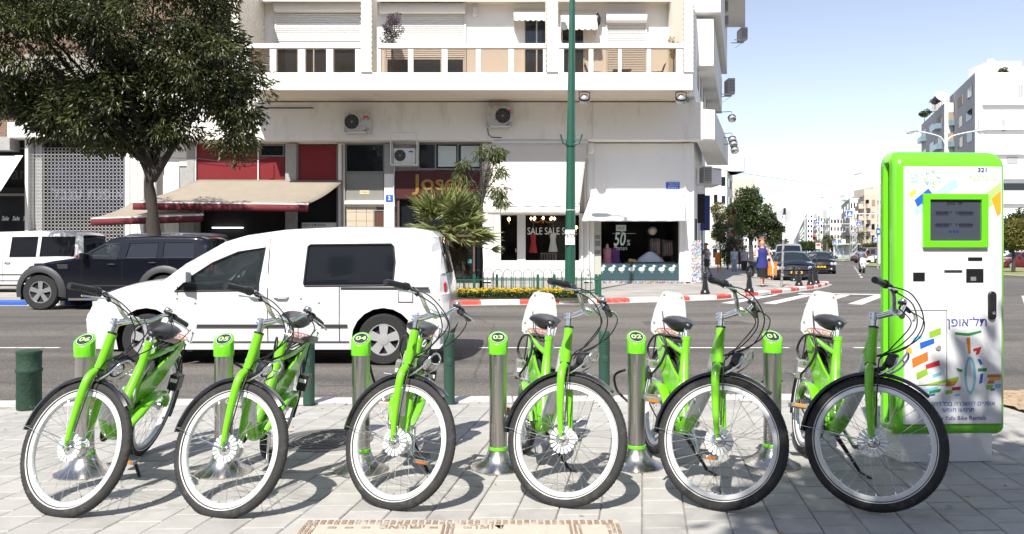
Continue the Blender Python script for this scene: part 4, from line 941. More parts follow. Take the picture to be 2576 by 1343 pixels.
obj('luminaire', MB().loft([[(x,y*s,12.05+z*s) for y, z in ((-.16,-.07),(.16,-.07),(.14,.06),(0,.1),(-.14,.06))] for x, s in ((-.55,.5),(-.7,.9),(-1.2,1),(-1.35,.6))]), GALV, L_, 60)
po = obj('poster', MB().box((-.16,-.176,1.52),(.13,-.170,1.98)), WHITEPR, L_, smooth=0)
text('lettering', 'כהני'[::-1], .17, BLACK, L_, at(-.02,-.178,1.80), .001, bold=.004)
for k in range(4): obj('printed_line', MB().box((-.12,-.178,1.56+k*.035),(.09,-.1765,1.572+k*.035)), BLACK, L_, smooth=0)
# ---- green fence round the flower bed
FD, FB = 22.5, 23.9
FE = thing('garden_fence', 'low green metal fence with hoops round the yellow flower bed', 'fence', (0,0,0))
fxl, fxr = PX(1085,FD), PX(1509,FD)
for x in (PX(1085,FD), PX(1193,FD), PX(1353,FD), PX(1509,FD)): obj('post', MB().box((x-.04,FD-.04,0),(x+.04,FD+.04,.66)), DGREEN, FE, smooth=0)
for x in (PX(1085,FB), PX(1250,FB), PX(1395,FB), PX(1500,FB)): obj('post', MB().box((x-.035,FB-.035,0),(x+.035,FB+.035,.62)), DGREEN, FE, smooth=0)
for D_, z_ in ((FD,.50),(FD,.13),(FB,.50),(FB,.12)): obj('rail', MB().box((fxl,D_-.02,z_-.018),(PX(1509,FD),D_+.02,z_+.018)), DGREEN, FE, smooth=0)
for z_ in (.50,.13):
    obj('rail', MB().box((fxr-.018,FD,z_-.018),(fxr+.018,FB,z_+.018)), DGREEN, FE, smooth=0)
pk = None; n = int((fxr-fxl)/.135)
for i in range(1, n):
    x = fxl+i*.135
    if pk is None: pk = obj('picket', MB().cyl((0,0,.05),(0,0,.60),.011,n=6), DGREEN, FE); pk.location = (x, FD, 0)
    else: p = pk.copy(); COL.objects.link(p); p.location = (x, FD, 0)
hp_ = None
for i in range(int((fxr-fxl)/.30)):
    x = fxl+.1+i*.30+random.uniform(-.02,.02)
    if hp_ is None:
        hp_ = obj('hoop', MB().tube([(-.13,0,.05),(-.13,0,.62)]+[(-.13*math.cos(q),0,.62+.15*math.sin(q)) for q in [k*math.pi/10 for k in range(1,10)]]+[(.13,0,.62),(.13,0,.05)], .012, 6), DGREEN, FE); hp_.location = (x, FB, 0)
    else: p = hp_.copy(); COL.objects.link(p); p.location = (x, FB, random.uniform(-.03,.02))
for i in range(9):
    p = pk.copy(); COL.objects.link(p); p.location = (fxr, FD+.14+i*.14, 0)
# flower bed
rng = np.random.RandomState(5)
tag(obj('flower_bed_soil', MB().box((fxl,21.35,-.02),(PX(1470,FD),FB-.1,.03)), mat('dark_soil', (.06,.045,.03), .95, var=.3, vs=10, bump=.6, bs=30), smooth=0), kind='structure')
n = 9000; C = np.stack([rng.uniform(fxl,PX(1455,FD),n), rng.uniform(21.45,22.9,n), rng.uniform(.03,.20,n)], 1); D = rng.normal(size=(n,3)); D[:,2] = abs(D[:,2])+.4
tag(leaf_mesh('ground_cover', None, leafmat('bed_leaf', (.02,.05,.012), (.06,.11,.03)), C, D, rng.uniform(.05,.09,n), rng.uniform(.02,.04,n), rng.uniform(0,1,n)), 'green leaves of the low plants in the fenced flower bed', 'plants', kind='stuff')
n = 700; k6 = 5
c0 = np.stack([rng.uniform(fxl,PX(1450,FD),n), rng.uniform(21.45,22.7,n), rng.uniform(.16,.26,n)], 1); C = np.repeat(c0, k6, 0); q = np.tile(np.arange(k6)*2*np.pi/k6, n); D = np.stack([np.cos(q), np.sin(q)-.4, .4+0*q], 1)
tag(leaf_mesh('flowers', None, leafmat('yellow_petal', (.60,.42,.015), (.72,.58,.04)), C, D, np.full(n*k6,.05), np.full(n*k6,.045), rng.uniform(0,1,n*k6)), 'yellow flowers along the green hoop fence', 'flowers', kind='stuff')
# ---- fan palm
PD = 23.4; PM = thing('fan_palm', 'bushy fan palm standing before the maroon cafe sign', 'palm', (PX(1128,PD),PD,0))
PLF = leafmat('palm_leaf', (.13,.17,.045), (.36,.39,.16), .4); PDK = leafmat('palm_dead', (.06,.05,.03), (.14,.11,.06), .7)
obj('trunk', MB().tube([(0,0,0),(.03,0,.8),(0,0,1.7),(0,0,2.1)], [.20,.20,.22,.14], 10), mat('palm_trunk', (.10,.075,.05), .95, var=.4, vs=20, bump=.9, bs=20), PM, 60)
def fan(C0, nrm, up, rad, ang0, ang1, nl, Cs, Ds, Ls, Ws, Ts, rng, tint):
    a = nrm.cross(up).normalized(); b = a.cross(nrm).normalized()
    for k in range(nl):
        q = ang0+(ang1-ang0)*k/(nl-1); d = b*math.cos(q)+a*math.sin(q)+nrm*.12*rng.uniform(-1,1)-Vector((0,0,.10))
        Cs.append(C0); Ds.append(d); Ls.append(rad*(1-.18*abs(q)/max(ang1,.1))*rng.uniform(.9,1.05)); Ws.append(rad*.055); Ts.append(tint+rng.uniform(-.15,.15))
rng = np.random.RandomState(9); pet = MB(); Cs, Ds, Ls, Ws, Ts = [], [], [], [], []
for i in range(40):
    az = i*2.399; el = rng.uniform(-.35,1.15) if i > 9 else rng.uniform(.7,1.4); ln = rng.uniform(.55,.95)
    d = Vector((math.cos(az)*math.cos(el), math.sin(az)*math.cos(el), math.sin(el))); base = Vector((0,0,2.0)); e = base+d*ln+Vector((0,0,-.12*ln))
    pet.tube([base, base+d*ln*.5+Vector((0,0,.04)), e], [.014,.01,.008], 5)
    up = (d+Vector((0,0,.15))).normalized(); sd = d.cross(Vector((0,0,1))).normalized(); nr = (sd.cross(d)+sd*rng.uniform(-.5,.5)).normalized()
    fan(e, nr, up, rng.uniform(.62,.88), -1.9, 1.9, 30, Cs, Ds, Ls, Ws, Ts, rng, rng.uniform(.25,.85))
obj('stalk', pet, mat('palm_stalk', (.16,.20,.05), .6), PM)
leaf_mesh('frond', PM, PLF, np.array(Cs), np.array(Ds), np.array(Ls), np.array(Ws), np.array(Ts), .5)
Cs, Ds, Ls, Ws, Ts = [], [], [], [], []
for i in range(22):
    az = i*2.399+.5; e = Vector((math.cos(az)*.45, math.sin(az)*.45, rng.uniform(1.1,1.75))); d = Vector((math.cos(az)*.4, math.sin(az)*.4, -1))
    fan(e, Vector((math.cos(az),math.sin(az),.3)), d, rng.uniform(.55,.8), -1.2, 1.2, 22, Cs, Ds, Ls, Ws, Ts, rng, .5)
leaf_mesh('dead_frond', PM, PDK, np.array(Cs), np.array(Ds), np.array(Ls), np.array(Ws), np.array(Ts), .5)
Cs, Ds, Ls, Ws, Ts = [], [], [], [], []
e = PT(1234, 627, PD)-Vector((PX(1128,PD),PD,0)); fan(e, Vector((0,-1,.4)).normalized(), Vector((1,0,.05)), .46, -.55, .55, 18, Cs, Ds, Ls, Ws, Ts, rng, .9)
leaf_mesh('frond', PM, PLF, np.array(Cs), np.array(Ds), np.array(Ls), np.array(Ws), np.array(Ts), .5)
obj('stalk', MB().tube([(.15,0,1.6),(.7,-.1,1.5),e], .012, 5), MATS['palm_stalk'], PM)
YD = 24.6; sY = F/YD; LF2 = leafmat('willow_leaf', (.05,.075,.02), (.15,.17,.06), .4)
def yb(x, y, rx, ry): return (PX(x,YD)-PX(1210,YD), 0, PZ(y,YD), rx/sY, .25, ry/sY)
tree('young_tree', 'slender young tree with narrow hanging leaves beside the palm', (PX(1210,YD),YD,0), [yb(1245,384,20,14),yb(1215,392,16,16),yb(1165,430,16,28),yb(1250,442,16,18),yb(1200,505,22,16),yb(1255,480,20,14),yb(1262,500,16,12),yb(1190,480,14,14)],
     46, 34, .21, .036, .20, LF2, [(0,0,0),(.02,0,1),(-.01,0,2),(.05,0,3)], seed=11, droop=1.3, limbs=8, rr=.06)
tree('flowering_shrub', 'purple flowering shrub on the balcony beside the brick pier', (bx_(982),WD-2.3,7.75), [(0,0,2.2,.28,.25,.30),(-.2,0,1.8,.3,.25,.3),(.1,0,2.6,.18,.2,.2)], 36, 60, .07, .035, .2, leafmat('bougainvillea', (.05,.08,.03), (.17,.07,.18), .6), [(0,0,0),(0,0,.8),(-.05,0,1.6)], seed=12, droop=.1, cat='shrub', limbs=5, rr=.04)
tree('potted_plant', 'small yellowing plant at the right end of the balcony', (bx_(1708),WD-2.0,7.75), [(0,0,1.9,.12,.12,.3),(0,0,1.4,.2,.15,.25)], 12, 40, .08, .03, .14, leafmat('yellow_plant', (.10,.11,.02), (.30,.24,.05), .6), [(0,0,0),(0,0,.6),(0,0,1.2)], seed=13, droop=.2, cat='plant', limbs=3, rr=.025)
# ================================================================ HIRE BICYCLES
WBS, RW, HA, OFF = 1.082, .34, 1.335, .042
uu = Vector((-math.cos(HA),0,math.sin(HA))); nn = Vector((math.sin(HA),0,math.cos(HA))); FH = Vector((WBS,0,RW)); P0 = FH-nn*OFF
def A_(k, f=0, y=0): return P0+uu*k+nn*f+Vector((0,y,0))
STEERED = ('fork','front_wheel','handlebar','stem','headlight','lamp_guard','front_mudguard','brake_cable','head_ring')
def smooth_pts(pts, n=5):
    pts = [Vector(p) for p in pts]; out = []
    for i in range(len(pts)-1):
        p0 = pts[max(i-1,0)]; p1 = pts[i]; p2 = pts[i+1]; p3 = pts[min(i+2,len(pts)-1)]
        for k in range(n):
            t = k/n; out.append(.5*((2*p1)+(-p0+p2)*t+(2*p0-5*p1+4*p2-p3)*t*t+(-p0+3*p1-3*p2+p3)*t**3))
    return out+[pts[-1]]
def lerp_r(rs, n, cnt): 
    out = []
    for i in range(cnt-1):
        for k in range(n): out.append(rs[i]+(rs[i+1]-rs[i])*k/n)
    return out+[rs[-1]]
def stube(mb, pts, rs, n=10, k=5, flat=1): mb.tube(smooth_pts(pts, k), lerp_r(rs, k, len(pts)) if isinstance(rs, (list,tuple)) else rs, n, flat=flat); return mb
def ring_profile(prof, n=64):                                 # prof: closed list of (radius, y)
    mb = MB(); rings = []
    for i in range(n):
        q = 2*math.pi*i/n; rings.append([(r*math.cos(q), y, r*math.sin(q)) for r, y in prof])
    vs = [p for r in rings for p in r]; m = len(prof); fs = []
    for i in range(n):
        for k in range(m): fs.append((i*m+k, i*m+(k+1) % m, ((i+1) % n)*m+(k+1) % m, ((i+1) % n)*m+k))
    return mb.add(vs, fs)
def make_wheel(name, parent, front):
    rim = obj(name, ring_profile([(.263,-.008),(.265,-.0125),(.286,-.0135),(.288,-.012),(.280,0),(.288,.012),(.286,.0135),(.265,.0125),(.263,.008)], 72), ALU, parent, 50)
    ty = [(.3125+.0275*math.cos(q), .0225*math.sin(q)) for q in [k*2*math.pi/14 for k in range(14)]]
    obj('tyre', ring_profile(ty, 80), RUBBER, rim, 60)
    for s in (-1, 1): obj('reflective_stripe', ring_profile([(.2935,s*.0160),(.2975,s*.0196),(.2968,s*.0206),(.2924,s*.0172)], 72), REFLECT, rim, 60)
    tr_ = MB()                                                 # tread ribs
    for i in range(90):
        q = 2*math.pi*i/90
        for s in (-1, 1):
            pa = [(r*math.cos(q+dq), y*s, r*math.sin(q+dq)) for r, y, dq in ((.3402,.002,0),(.3375,.010,.02),(.332,.0165,.004))]
            tr_.tube(pa, .0011, 4)
    obj('tread', tr_, RUBBER, rim, 0)
    Mx = Matrix.Rotation(R(90), 3, 'X')
    if front:
        hb = MB().lathe([(.008,-.062),(.008,-.05),(.022,-.05),(.026,-.045),(.026,-.034)], 20, (0,0,0), Mx)
        obj('hub', MB().lathe([(.026,-.03),(.045,-.028),(.046,.03),(.03,.034),(.02,.05),(.008,.052),(.008,.072)], 24, (0,0,0), Mx), CHROME, rim, 40)
        obj('axle_cap', hb, BLACK, rim, 40)
        obj('axle_nut', MB().lathe([(.011,.062),(.011,.078),(.006,.08)], 8, (0,0,0), Mx).lathe([(.011,-.062),(.011,-.078),(.006,-.08)], 8, (0,0,0), Mx), CHROME, rim, 40)
        dm = MB()                                              # slotted cooling disc on the far side of the brake hub
        for k in range(18):
            q0 = k*2*math.pi/18; q1 = q0+.24
            for yy in (-.036,): dm.prism([(r*math.cos(q), r*math.sin(q)) for r, q in ((.038,q0),(.071,q0),(.074,(q0+q1)/2),(.071,q1),(.038,q1))], lambda u, v, t: (u, t, v), yy, yy-.006)
        dm.lathe([(.055,-.031),(.055,-.037),(.03,-.037)], 24, (0,0,0), Mx)
        obj('cooling_disc', dm, ALU, rim, 30)
    else: obj('hub', MB().lathe([(.008,-.07),(.008,-.05),(.03,-.048),(.03,-.03),(.02,-.028),(.02,.028),(.03,.03),(.03,.05),(.008,.052),(.008,.07)], 20, (0,0,0), Mx), CHROME, rim, 40)
    sp = MB()
    for i in range(36):
        s = 1 if i % 2 else -1; q = 2*math.pi*i/36; tw = .9 if (i//2) % 2 else -.9
        a = Vector((.040*math.cos(q+tw), s*.03, .040*math.sin(q+tw))); b = Vector((.265*math.cos(q), s*.002, .265*math.sin(q)))
        sp.tube([a, b], .0011, 4); sp.tube([b.lerp(a,.0), b.lerp(a,.06)], .0026, 5)
    tag(obj('spokes', sp, CHROME, rim, 0), kind='stuff')
    return rim
def mudguard(name, parent, c, a0, a1, rad=.358, w_=.028, stay=None):
    rr_ = []
    for i in range(25):
        q = a0+(a1-a0)*i/24
        rr_.append([Vector((c[0]+(rad+dr)*math.cos(q), y, c[2]+(rad+dr)*math.sin(q))) for y, dr in ((-w_,-.012),(-w_*.75,.003),(0,.008),(w_*.75,.003),(w_,-.012),(w_*.7,-.001),(0,.004),(-w_*.7,-.001))])
    return obj(name, MB().loft(rr_), BLKGLOSS, parent, 50)
def make_bike(number):
    t = thing('hire_bicycle', 'x', 'bicycle')
    # frame
    obj('head_tube', MB().cyl(A_(.405), A_(.592), .0245, n=16).cyl(A_(.40,-.005), A_(.47,-.045), .03, .036, 12).cyl(A_(.57,-.004), A_(.46,-.04), .02, .03, 12), GREEN, t, 50); f = MB()
    stube(f, [(.355,0,.792),(.372,0,.70),(.40,0,.61),(.47,0,.46),(.535,0,.34)], [.0225,.024,.029,.031,.03], 12)
    stube(f, [(.392,0,.64),(.385,0,.52),(.40,0,.40),(.44,0,.29)], [.024,.026,.028,.03], 12)
    stube(f, [(.70,0,.42),(.60,0,.31),(.50,0,.27),(.44,0,.28)], [.040,.040,.042,.042], 12)
    f.cyl((.47,-.045,.28), (.47,.045,.28), .034, n=14); f.cyl((.356,0,.775), (.352,0,.80), .0265, n=12)
    obj('frame', f, GREEN, t, 50)
    obj('down_tube', stube(MB(), [A_(.455,-.03),(.88,0,.64),(.80,0,.535),(.70,0,.415),(.66,0,.37)], [.036,.038,.040,.041,.041], 14, flat=.85), SILVERP, t, 50)
    for s in (-1, 1):
        st = MB(); stube(st, [(.375,s*.012,.70),(.25,s*.045,.725),(.05,s*.052,.752),(-.10,s*.05,.772)], [.017,.016,.014,.012], 8)
        poly = [(.395,.55),(.30,.60),(.05,.715),(-.10,.785),(-.12,.765),(-.03,.66),(.12,.545),(.26,.465),(.395,.43)]
        st.prism(poly, lambda u, v, tt: (u, s*(tt+.03*min(1,max(0,(.38-u)/.14))), v), .016, .030)
        obj('rear_fin', st, GREEN, t, 40, bevel=.003)
        obj('swing_arm', stube(MB(), [(.50,s*.045,.30),(.42,s*.07,.385),(.28,s*.075,.455),(.12,s*.072,.455),(.01,s*.066,.395),(-.015,s*.062,.34)], [.030,.036,.037,.034,.026,.018], 12, flat=.6), GREEN, t, 50)
    obj('head_ring', MB().cyl(A_(.395), A_(.406), .027, n=16).cyl(A_(.592), A_(.602), .026, n=16), BLACK, t, 40)
    # fork
    fk = MB(); fk.cyl(A_(.37), A_(.40), .0225, n=14)
    for s in (-1, 1): stube(fk, [A_(.395,0,s*.006),A_(.372,.002,s*.032),A_(.335,.006,s*.052),A_(.25,.012,s*.059),A_(.12,.026,s*.062),A_(.03,.038,s*.063)], [.021,.0225,.023,.021,.0165,.0125], 12)
    for s in (-1, 1): fk.tube([A_(.04,.036,s*.063), A_(-.012,.043,s*.063)], [.013,.017], 10, flat=.45)
    obj('fork', fk, GREEN, t, 50)
    fw = make_wheel('front_wheel', t, True); fw.matrix_local = Matrix.Translation(FH)
    rw_ = make_wheel('rear_wheel', t, False); rw_.matrix_local = Matrix.Translation((0,0,RW))
    mg = mudguard('front_mudguard', t, FH, R(62), R(192)); 
    obj('mudguard_stay', MB().tube([FH+Vector((0,s_*.066,0)) if i_ else FH+Vector((-.352,s_*.03,-.05)) for s_ in (1,) for i_ in (1,0)], .0022, 5).tube([FH+Vector((0,-.066,0)), FH+Vector((-.352,-.03,-.05)), FH+Vector((-.352,.03,-.05))], .0022, 5), CHROME, mg)
    mudguard('rear_mudguard', t, (0,0,RW), R(60), R(205))
    # cockpit
    sm_ = MB(); sm_.cyl(A_(.60), A_(.672), .0165, n=14); stube(sm_, [A_(.655,.0),A_(.668,.045),A_(.689,.097)], [.0185,.0165,.018], 12); sm_.cyl(A_(.689,.097,-.028), A_(.689,.097,.028), .021, n=14); sm_.cyl(A_(.64), A_(.675), .0215, n=14)
    sm_.cyl(A_(.648,-.022,-.018), A_(.648,-.022,.018), .006, n=6).cyl(A_(.667,-.022,-.018), A_(.667,-.022,.018), .006, n=6)
    obj('stem', sm_, CHROME, t, 50)
    hb = MB(); half = [A_(.689,.097,.0),A_(.692,.099,.05),A_(.712,.108,.105),A_(.752,.110,.165),A_(.770,.098,.23),A_(.766,.084,.30)]
    pts = smooth_pts([Vector((p.x,-p.y,p.z)) for p in reversed(half[1:])]+half, 4); hb.tube(pts, .0112, 10)
    bar = obj('handlebar', hb, CHROME, t, 60)
    for s in (-1, 1):
        def Q(k, f, y): return A_(k, f, s*y)
        obj('grip', MB().tube([Q(.768,.088,.285),Q(.766,.084,.30),Q(.762,.076,.355),Q(.755,.068,.405),Q(.753,.066,.422)], [.0165,.0175,.016,.0175,.0165], 12), BLACK, bar, 40)
        obj('shifter', MB().tube([Q(.769,.092,.262),Q(.769,.091,.268),Q(.768,.088,.29),Q(.767,.087,.296)], [.018,.022,.0215,.018], 12), BLACK, bar, 40)
        obj('brake_lever', stube(MB(), [Q(.752,.118,.235),Q(.745,.140,.26),Q(.738,.146,.30),Q(.728,.140,.36),Q(.722,.130,.39)], [.008,.008,.007,.006,.007], 8, flat=.6), CHROME, bar, 60)
        obj('lever_mount', MB().tube([Q(.770,.100,.24),Q(.752,.122,.232),Q(.738,.136,.225)], [.014,.012,.010], 8), BLACK, bar, 50)
    obj('bell', MB().lathe([(.0,.0),(.021,.0),(.023,.008),(.018,.018),(.001,.023)], 14, A_(.790,.095,.22)), CHROME, bar, 60); obj('bell_base', MB().lathe([(.022,-.014),(.024,0),(.02,0)], 12, A_(.790,.095,.22)), BLACK, bar)
    cb = MB()
    for pts in ([A_(.742,.135,-.222),A_(.70,.20,-.14),A_(.60,.21,-.06),A_(.50,.13,-.03),A_(.44,.05,-.03),A_(.30,.05,-.06),A_(.08,.055,-.06)],
                [A_(.742,.135,.222),A_(.68,.215,.16),A_(.57,.205,.08),A_(.49,.11,.045),A_(.455,.02,.036)],
                [A_(.764,.10,-.262),A_(.74,.20,-.20),A_(.64,.24,-.05),A_(.52,.17,.03),A_(.46,.06,.036),A_(.45,-.0,.034)],
                [A_(.715,.11,.05),A_(.64,.17,.05),A_(.52,.10,.035),A_(.43,.03,.03)]): cb.tube(smooth_pts(pts, 7), .0034, 6)
    obj('brake_cable', cb, CABLE, t, 60)
    # head lamp with wire guard
    lc = A_(.425,.105); ld_ = (nn*.92-uu*.30).normalized(); Ml = Vector((0,0,1)).rotation_difference(ld_).to_matrix()
    lm_ = obj('headlight', MB().lathe([(.015,-.035),(.036,-.028),(.043,-.005),(.043,.012),(.038,.014)], 20, lc, Ml).tube([A_(.37,.02), A_(.385,.06), lc-ld_*.02], [.014,.013,.016], 8), BLACK, t, 40)
    obj('lens', MB().lathe([(.037,.011),(.028,.017),(.002,.019)], 18, lc, Ml), GLASSL, lm_, 50)
    gu = [A_(.345,.03,-.022),A_(.352,.06,-.036),A_(.395,.125,-.052),A_(.452,.165,-.048),A_(.480,.170,0),A_(.452,.165,.048),A_(.395,.125,.052),A_(.352,.06,.036),A_(.345,.03,.022)]
    obj('lamp_guard', MB().tube(smooth_pts(gu, 5), .0055, 8).tube(smooth_pts([A_(.43,.155,-.05),A_(.425,.158,0),A_(.43,.155,.05)],4), .004, 6), CHROME, t, 60)
    # saddle
    rgs = []
    for x, hw_, top, hh_ in ((.092,.045,.892,.05),(.106,.085,.903,.085),(.145,.102,.909,.095),(.19,.098,.905,.095),(.235,.072,.897,.080),(.29,.042,.893,.052),(.345,.030,.889,.045),(.372,.018,.880,.032)):
        rgs.append([(x, hw_*math.cos(q)*(1.05 if math.sin(q) > 0 else .8), top-hh_*.5+hh_*.5*math.sin(q)) for q in [k*math.pi/8 for k in range(16)]])
    sd = obj('saddle', MB().loft(rgs), mat('saddle_vinyl', (.012,.013,.018), .38, var=.2, vs=30), t, 70)
    obj('saddle_rail', MB().tube([(.33,-.02,.855),(.28,-.022,.835),(.20,-.025,.835),(.14,-.04,.855)], .004, 6).tube([(.33,.02,.855),(.28,.022,.835),(.20,.025,.835),(.14,.04,.855)], .004, 6).lathe([(.018,.82),(.022,.832),(.022,.845),(.01,.85)], 10, (.262,0,0)), BLACK, sd)
    obj('seat_post', MB().cyl((.395,0,.66), (.318,0,.842), .0135, n=12).cyl((.318,0,.842), (.26,0,.845), .012, n=10).cyl((.353,-.03,.788),(.353,.03,.788),.006,n=6), CHROME, t, 50)
    # rack and panel
    rk = MB()
    for y in (-.055,-.018,.018,.055): rk.cyl((.24,y*.5,.752), (-.14,y,.775), .006, n=6)
    rk.tube([(-.14,-.06,.775),(-.15,0,.776),(-.14,.06,.775)], .007, 6); rk.box((-.10,-.062,.768),(.12,.062,.773))
    for s in (-1, 1): rk.tube([(-.12,s*.056,.77),(-.08,s*.066,.6),(-.01,s*.064,.36)], .005, 6)
    obj('rack', rk, BLACK, t, 40)
    pz = .755; outl = [(-.085,0),(.085,0),(.112,.022),(.118,.07),(.108,.16),(.088,.245),(.068,.285),(.045,.296),(-.045,.296),(-.068,.285),(-.088,.245),(-.108,.16),(-.118,.07),(-.112,.022)]
    pl = obj('rear_panel', MB().prism(outl, lambda u, v, tt: (-.055+tt-.12*u*u-.05*v, u, pz+v), -.002, .002), WHITEPL, t, 30)
    for u, v in ((-.06,.27),(.06,.27),(-.10,.08),(.10,.08),(-.085,.025),(.085,.025)): obj('bolt', MB().lathe([(.006,0),(.006,.004),(.001,.005)], 8, (-.052-.05*v-.12*u*u,u,pz+v), Matrix.Rotation(R(90),3,'Y')), GALV, pl)
    obj('red_print', MB().tube([(-.0500-.05*(.018*math.sin(q)+.035),.078*math.cos(q),pz+.018*math.sin(q)+.035) for q in [k*math.pi/10 for k in range(20)]], .0016, 4, closed=True), REDPR, pl, 0)
    text('lettering', 'Tel-O-Fun', .026, REDPR, pl, Matrix.Translation((-.049,0,pz+.035)) @ Matrix.Rotation(R(90),4,'Z') @ FACE, .0008)
    for s in (-1, 1):                                          # strap from rack to panel
        pass
    obj('strap', MB().tube([(-.045,-.06,pz+.16),(.03,-.05,pz+.05),(.10,.0,pz+.005)], .003, 5).tube([(.02,.05,pz),(-.04,.09,pz+.10)], .003, 5), CABLE, t)
    # drive: chainring, cranks, pedals, kickstand
    My = Matrix.Rotation(R(90), 3, 'X')
    obj('chainring', MB().lathe([(.085,-.003),(.085,.003),(.07,.003),(.07,-.003)], 28, (.47,-.058,.28), My, cap=False).lathe([(.075,-.001),(.075,.001),(.001,.001)], 24, (.47,-.058,.28), My), BLACK, t, 40)
    obj('chain', MB().tube([(.47,-.058,.365),(.0,-.058,.375),(-.035,-.058,.34),(.0,-.058,.305),(.47,-.058,.195)], .005, 5), BLACK, t)
    for s, dx, dz in ((-1,-.135,.10),(1,.135,-.10)):
        c = Vector((.47,s*.075,.28)); e = c+Vector((dx,s*.02,dz))
        cr_ = obj('crank', MB().tube([c-Vector((0,s*.02,0)), c, c.lerp(e,.5), e], [.016,.014,.011,.012], 8), CHROME, t, 50)
        p = e+Vector((0,s*.06,0)); pd = MB().cyl(e, p+Vector((0,s*.04,0)), .008, n=8)
        for dy in (-.042, .042): pd.box((p.x-.042,p.y+dy-.005,p.z-.011),(p.x+.042,p.y+dy+.005,p.z+.011))
        for dx_ in (-.042, .042): pd.box((p.x+dx_-.005,p.y-.042,p.z-.011),(p.x+dx_+.005,p.y+.042,p.z+.011))
        pd.box((p.x-.02,p.y-.03,p.z-.006),(p.x+.02,p.y+.03,p.z+.006)); pdo = obj('pedal', pd, GREYPL, t, 40)
        obj('pedal_reflector', MB().box((p.x+.048,p.y-.03,p.z-.008),(p.x+.0485,p.y+.03,p.z+.008)), AMBER, pdo, 0)
    obj('kickstand', MB().tube([(.44,.03,.25),(.445,.075,.20),(.475,.16,.10),(.49,.205,.045)], [.013,.013,.010,.009], 8).tube([(.48,.19,.052),(.52,.235,.04),(.54,.25,.035)], [.009,.014,.010], 8, flat=.5), BLACK, t, 50)
    # lock housings
    lb = obj('lock_box', MB().box((.0,-.135,.475),(.085,-.075,.60)), GREYPL, t, bevel=.008)
    obj('lock_pin', MB().cyl((.05,-.08,.50), (.05,-.20,.497), .008, n=8).cyl((.11,-.10,.49),(.20,-.06,.48),.008,n=8), CHROME, lb)
    obj('number_label', MB().box((.087,-.128,.525),(.0885,-.088,.55)), WHITEPR, lb, 0)
    obj('keyhole', MB().lathe([(.011,0),(.011,.004),(.001,.004)], 10, (.086,-.095,.585), Matrix.Rotation(R(90),3,'Y')), CHROME, lb)
    lb2 = obj('lock_box', MB().box((-.03,.075,.47),(.075,.135,.57)), BLACK, t, bevel=.008)
    obj('number_label', MB().box((.077,.085,.525),(.0785,.128,.548)), WHITEPR, lb2, 0)
    obj('lock_cable', MB().tube(smooth_pts([(.03,-.10,.60),(.0,-.13,.66),(.06,-.12,.75),(.16,-.09,.77),(.20,-.07,.70),(.19,-.085,.60),(.12,-.11,.52),(.09,-.105,.50)], 5), .0075, 8), CABLE, t, 60)
    for s in (-1, 1): text('lettering', '*6070', .038, WHITEPR, t, Matrix.Translation((.455,s*.033,.49)) @ Matrix.Rotation(R(180) if s > 0 else 0, 4, 'Z') @ Matrix.Rotation(R(60 if s > 0 else -60)*(-1 if 0 else 1), 4, 'Y') @ FACE, .001, bold=.001)
    text('lettering', 'תל־אופן'[::-1], .05, mat('logo_blue', (.02,.06,.40), .5), t, Matrix.Translation((.80,.036,.545)) @ Matrix.Rotation(R(180), 4, 'Z') @ Matrix.Rotation(R(54), 4, 'Y') @ FACE, .001)
    text('lettering', 'תל־אופן'[::-1], .05, MATS['logo_blue'], t, Matrix.Translation((.80,-.036,.545)) @ Matrix.Rotation(R(-54), 4, 'Y') @ FACE, .001)
    return t
BIKES = [(-2.395,5.017,-1.521,-.266,1.154,.002,'06'),(-1.554,5.009,-1.560,-.236,1.165,-.003,'05'),(-.728,5.121,-1.529,-.184,1.015,-.004,'04'),(.072,5.136,-1.45,-.144,.933,-.002,'03'),(.907,5.08,-1.491,-.158,.910,.006,'02'),(1.874,5.053,-1.677,-.156,1.045,.010,'01')]
bproto = make_bike('06')
for i, (X, Y, hd, ln, stg, dz, num) in enumerate(BIKES):
    b = bproto if i == 0 else copy_tree(bproto)
    ST = Matrix.Translation(P0) @ Matrix.Rotation(stg, 4, uu) @ Matrix.Translation(-P0)
    low = min(((ST @ (FH+Vector((RW*math.cos(q),0,RW*math.sin(q))))) for q in [k*math.pi/60 for k in range(120)]), key=lambda p: p.z)
    pa = math.atan2(low.z, low.x)
    b.matrix_world = Matrix.Translation((X,Y,dz)) @ Matrix.Rotation(hd,4,'Z') @ Matrix.Rotation(ln,4,'X') @ Matrix.Rotation(pa,4,'Y')
    for c in b.children:
        nm = c.name.split('.')[0]
        if nm in STEERED: c.matrix_local = ST @ (Matrix.Translation(FH) if nm == 'front_wheel' else Matrix.Identity(4))
    b['label'] = {'06':'lime green hire bicycle leaning by post 06, leftmost of the row','05':'lime green hire bicycle second from the left in the docking row','04':'lime green hire bicycle third from the left, before the tail of the van','03':'lime green hire bicycle third from the right, below the street lamp pole','02':'lime green hire bicycle second from the right in the docking row','01':'lime green hire bicycle in front of the rental machine, rightmost of the row'}[num]
    b['group'] = 'hire bicycles in the docking row'
    ca = {'06':.0,'05':1.1,'04':.35,'03':-.5,'02':.15,'01':-.25}[num]; sdz = {'06':-.015,'05':.055,'04':-.02,'03':.015,'02':0,'01':.01}[num]; BB_ = Vector((.47,0,.28))
    for c in b.children:
        nm = c.name.split('.')[0]
        if nm in ('crank','pedal'): c.matrix_local = Matrix.Translation(BB_) @ Matrix.Rotation(ca,4,'Y') @ Matrix.Translation(-BB_)
        if nm in ('saddle','seat_post'): c.location = (-.42*sdz,0,sdz)
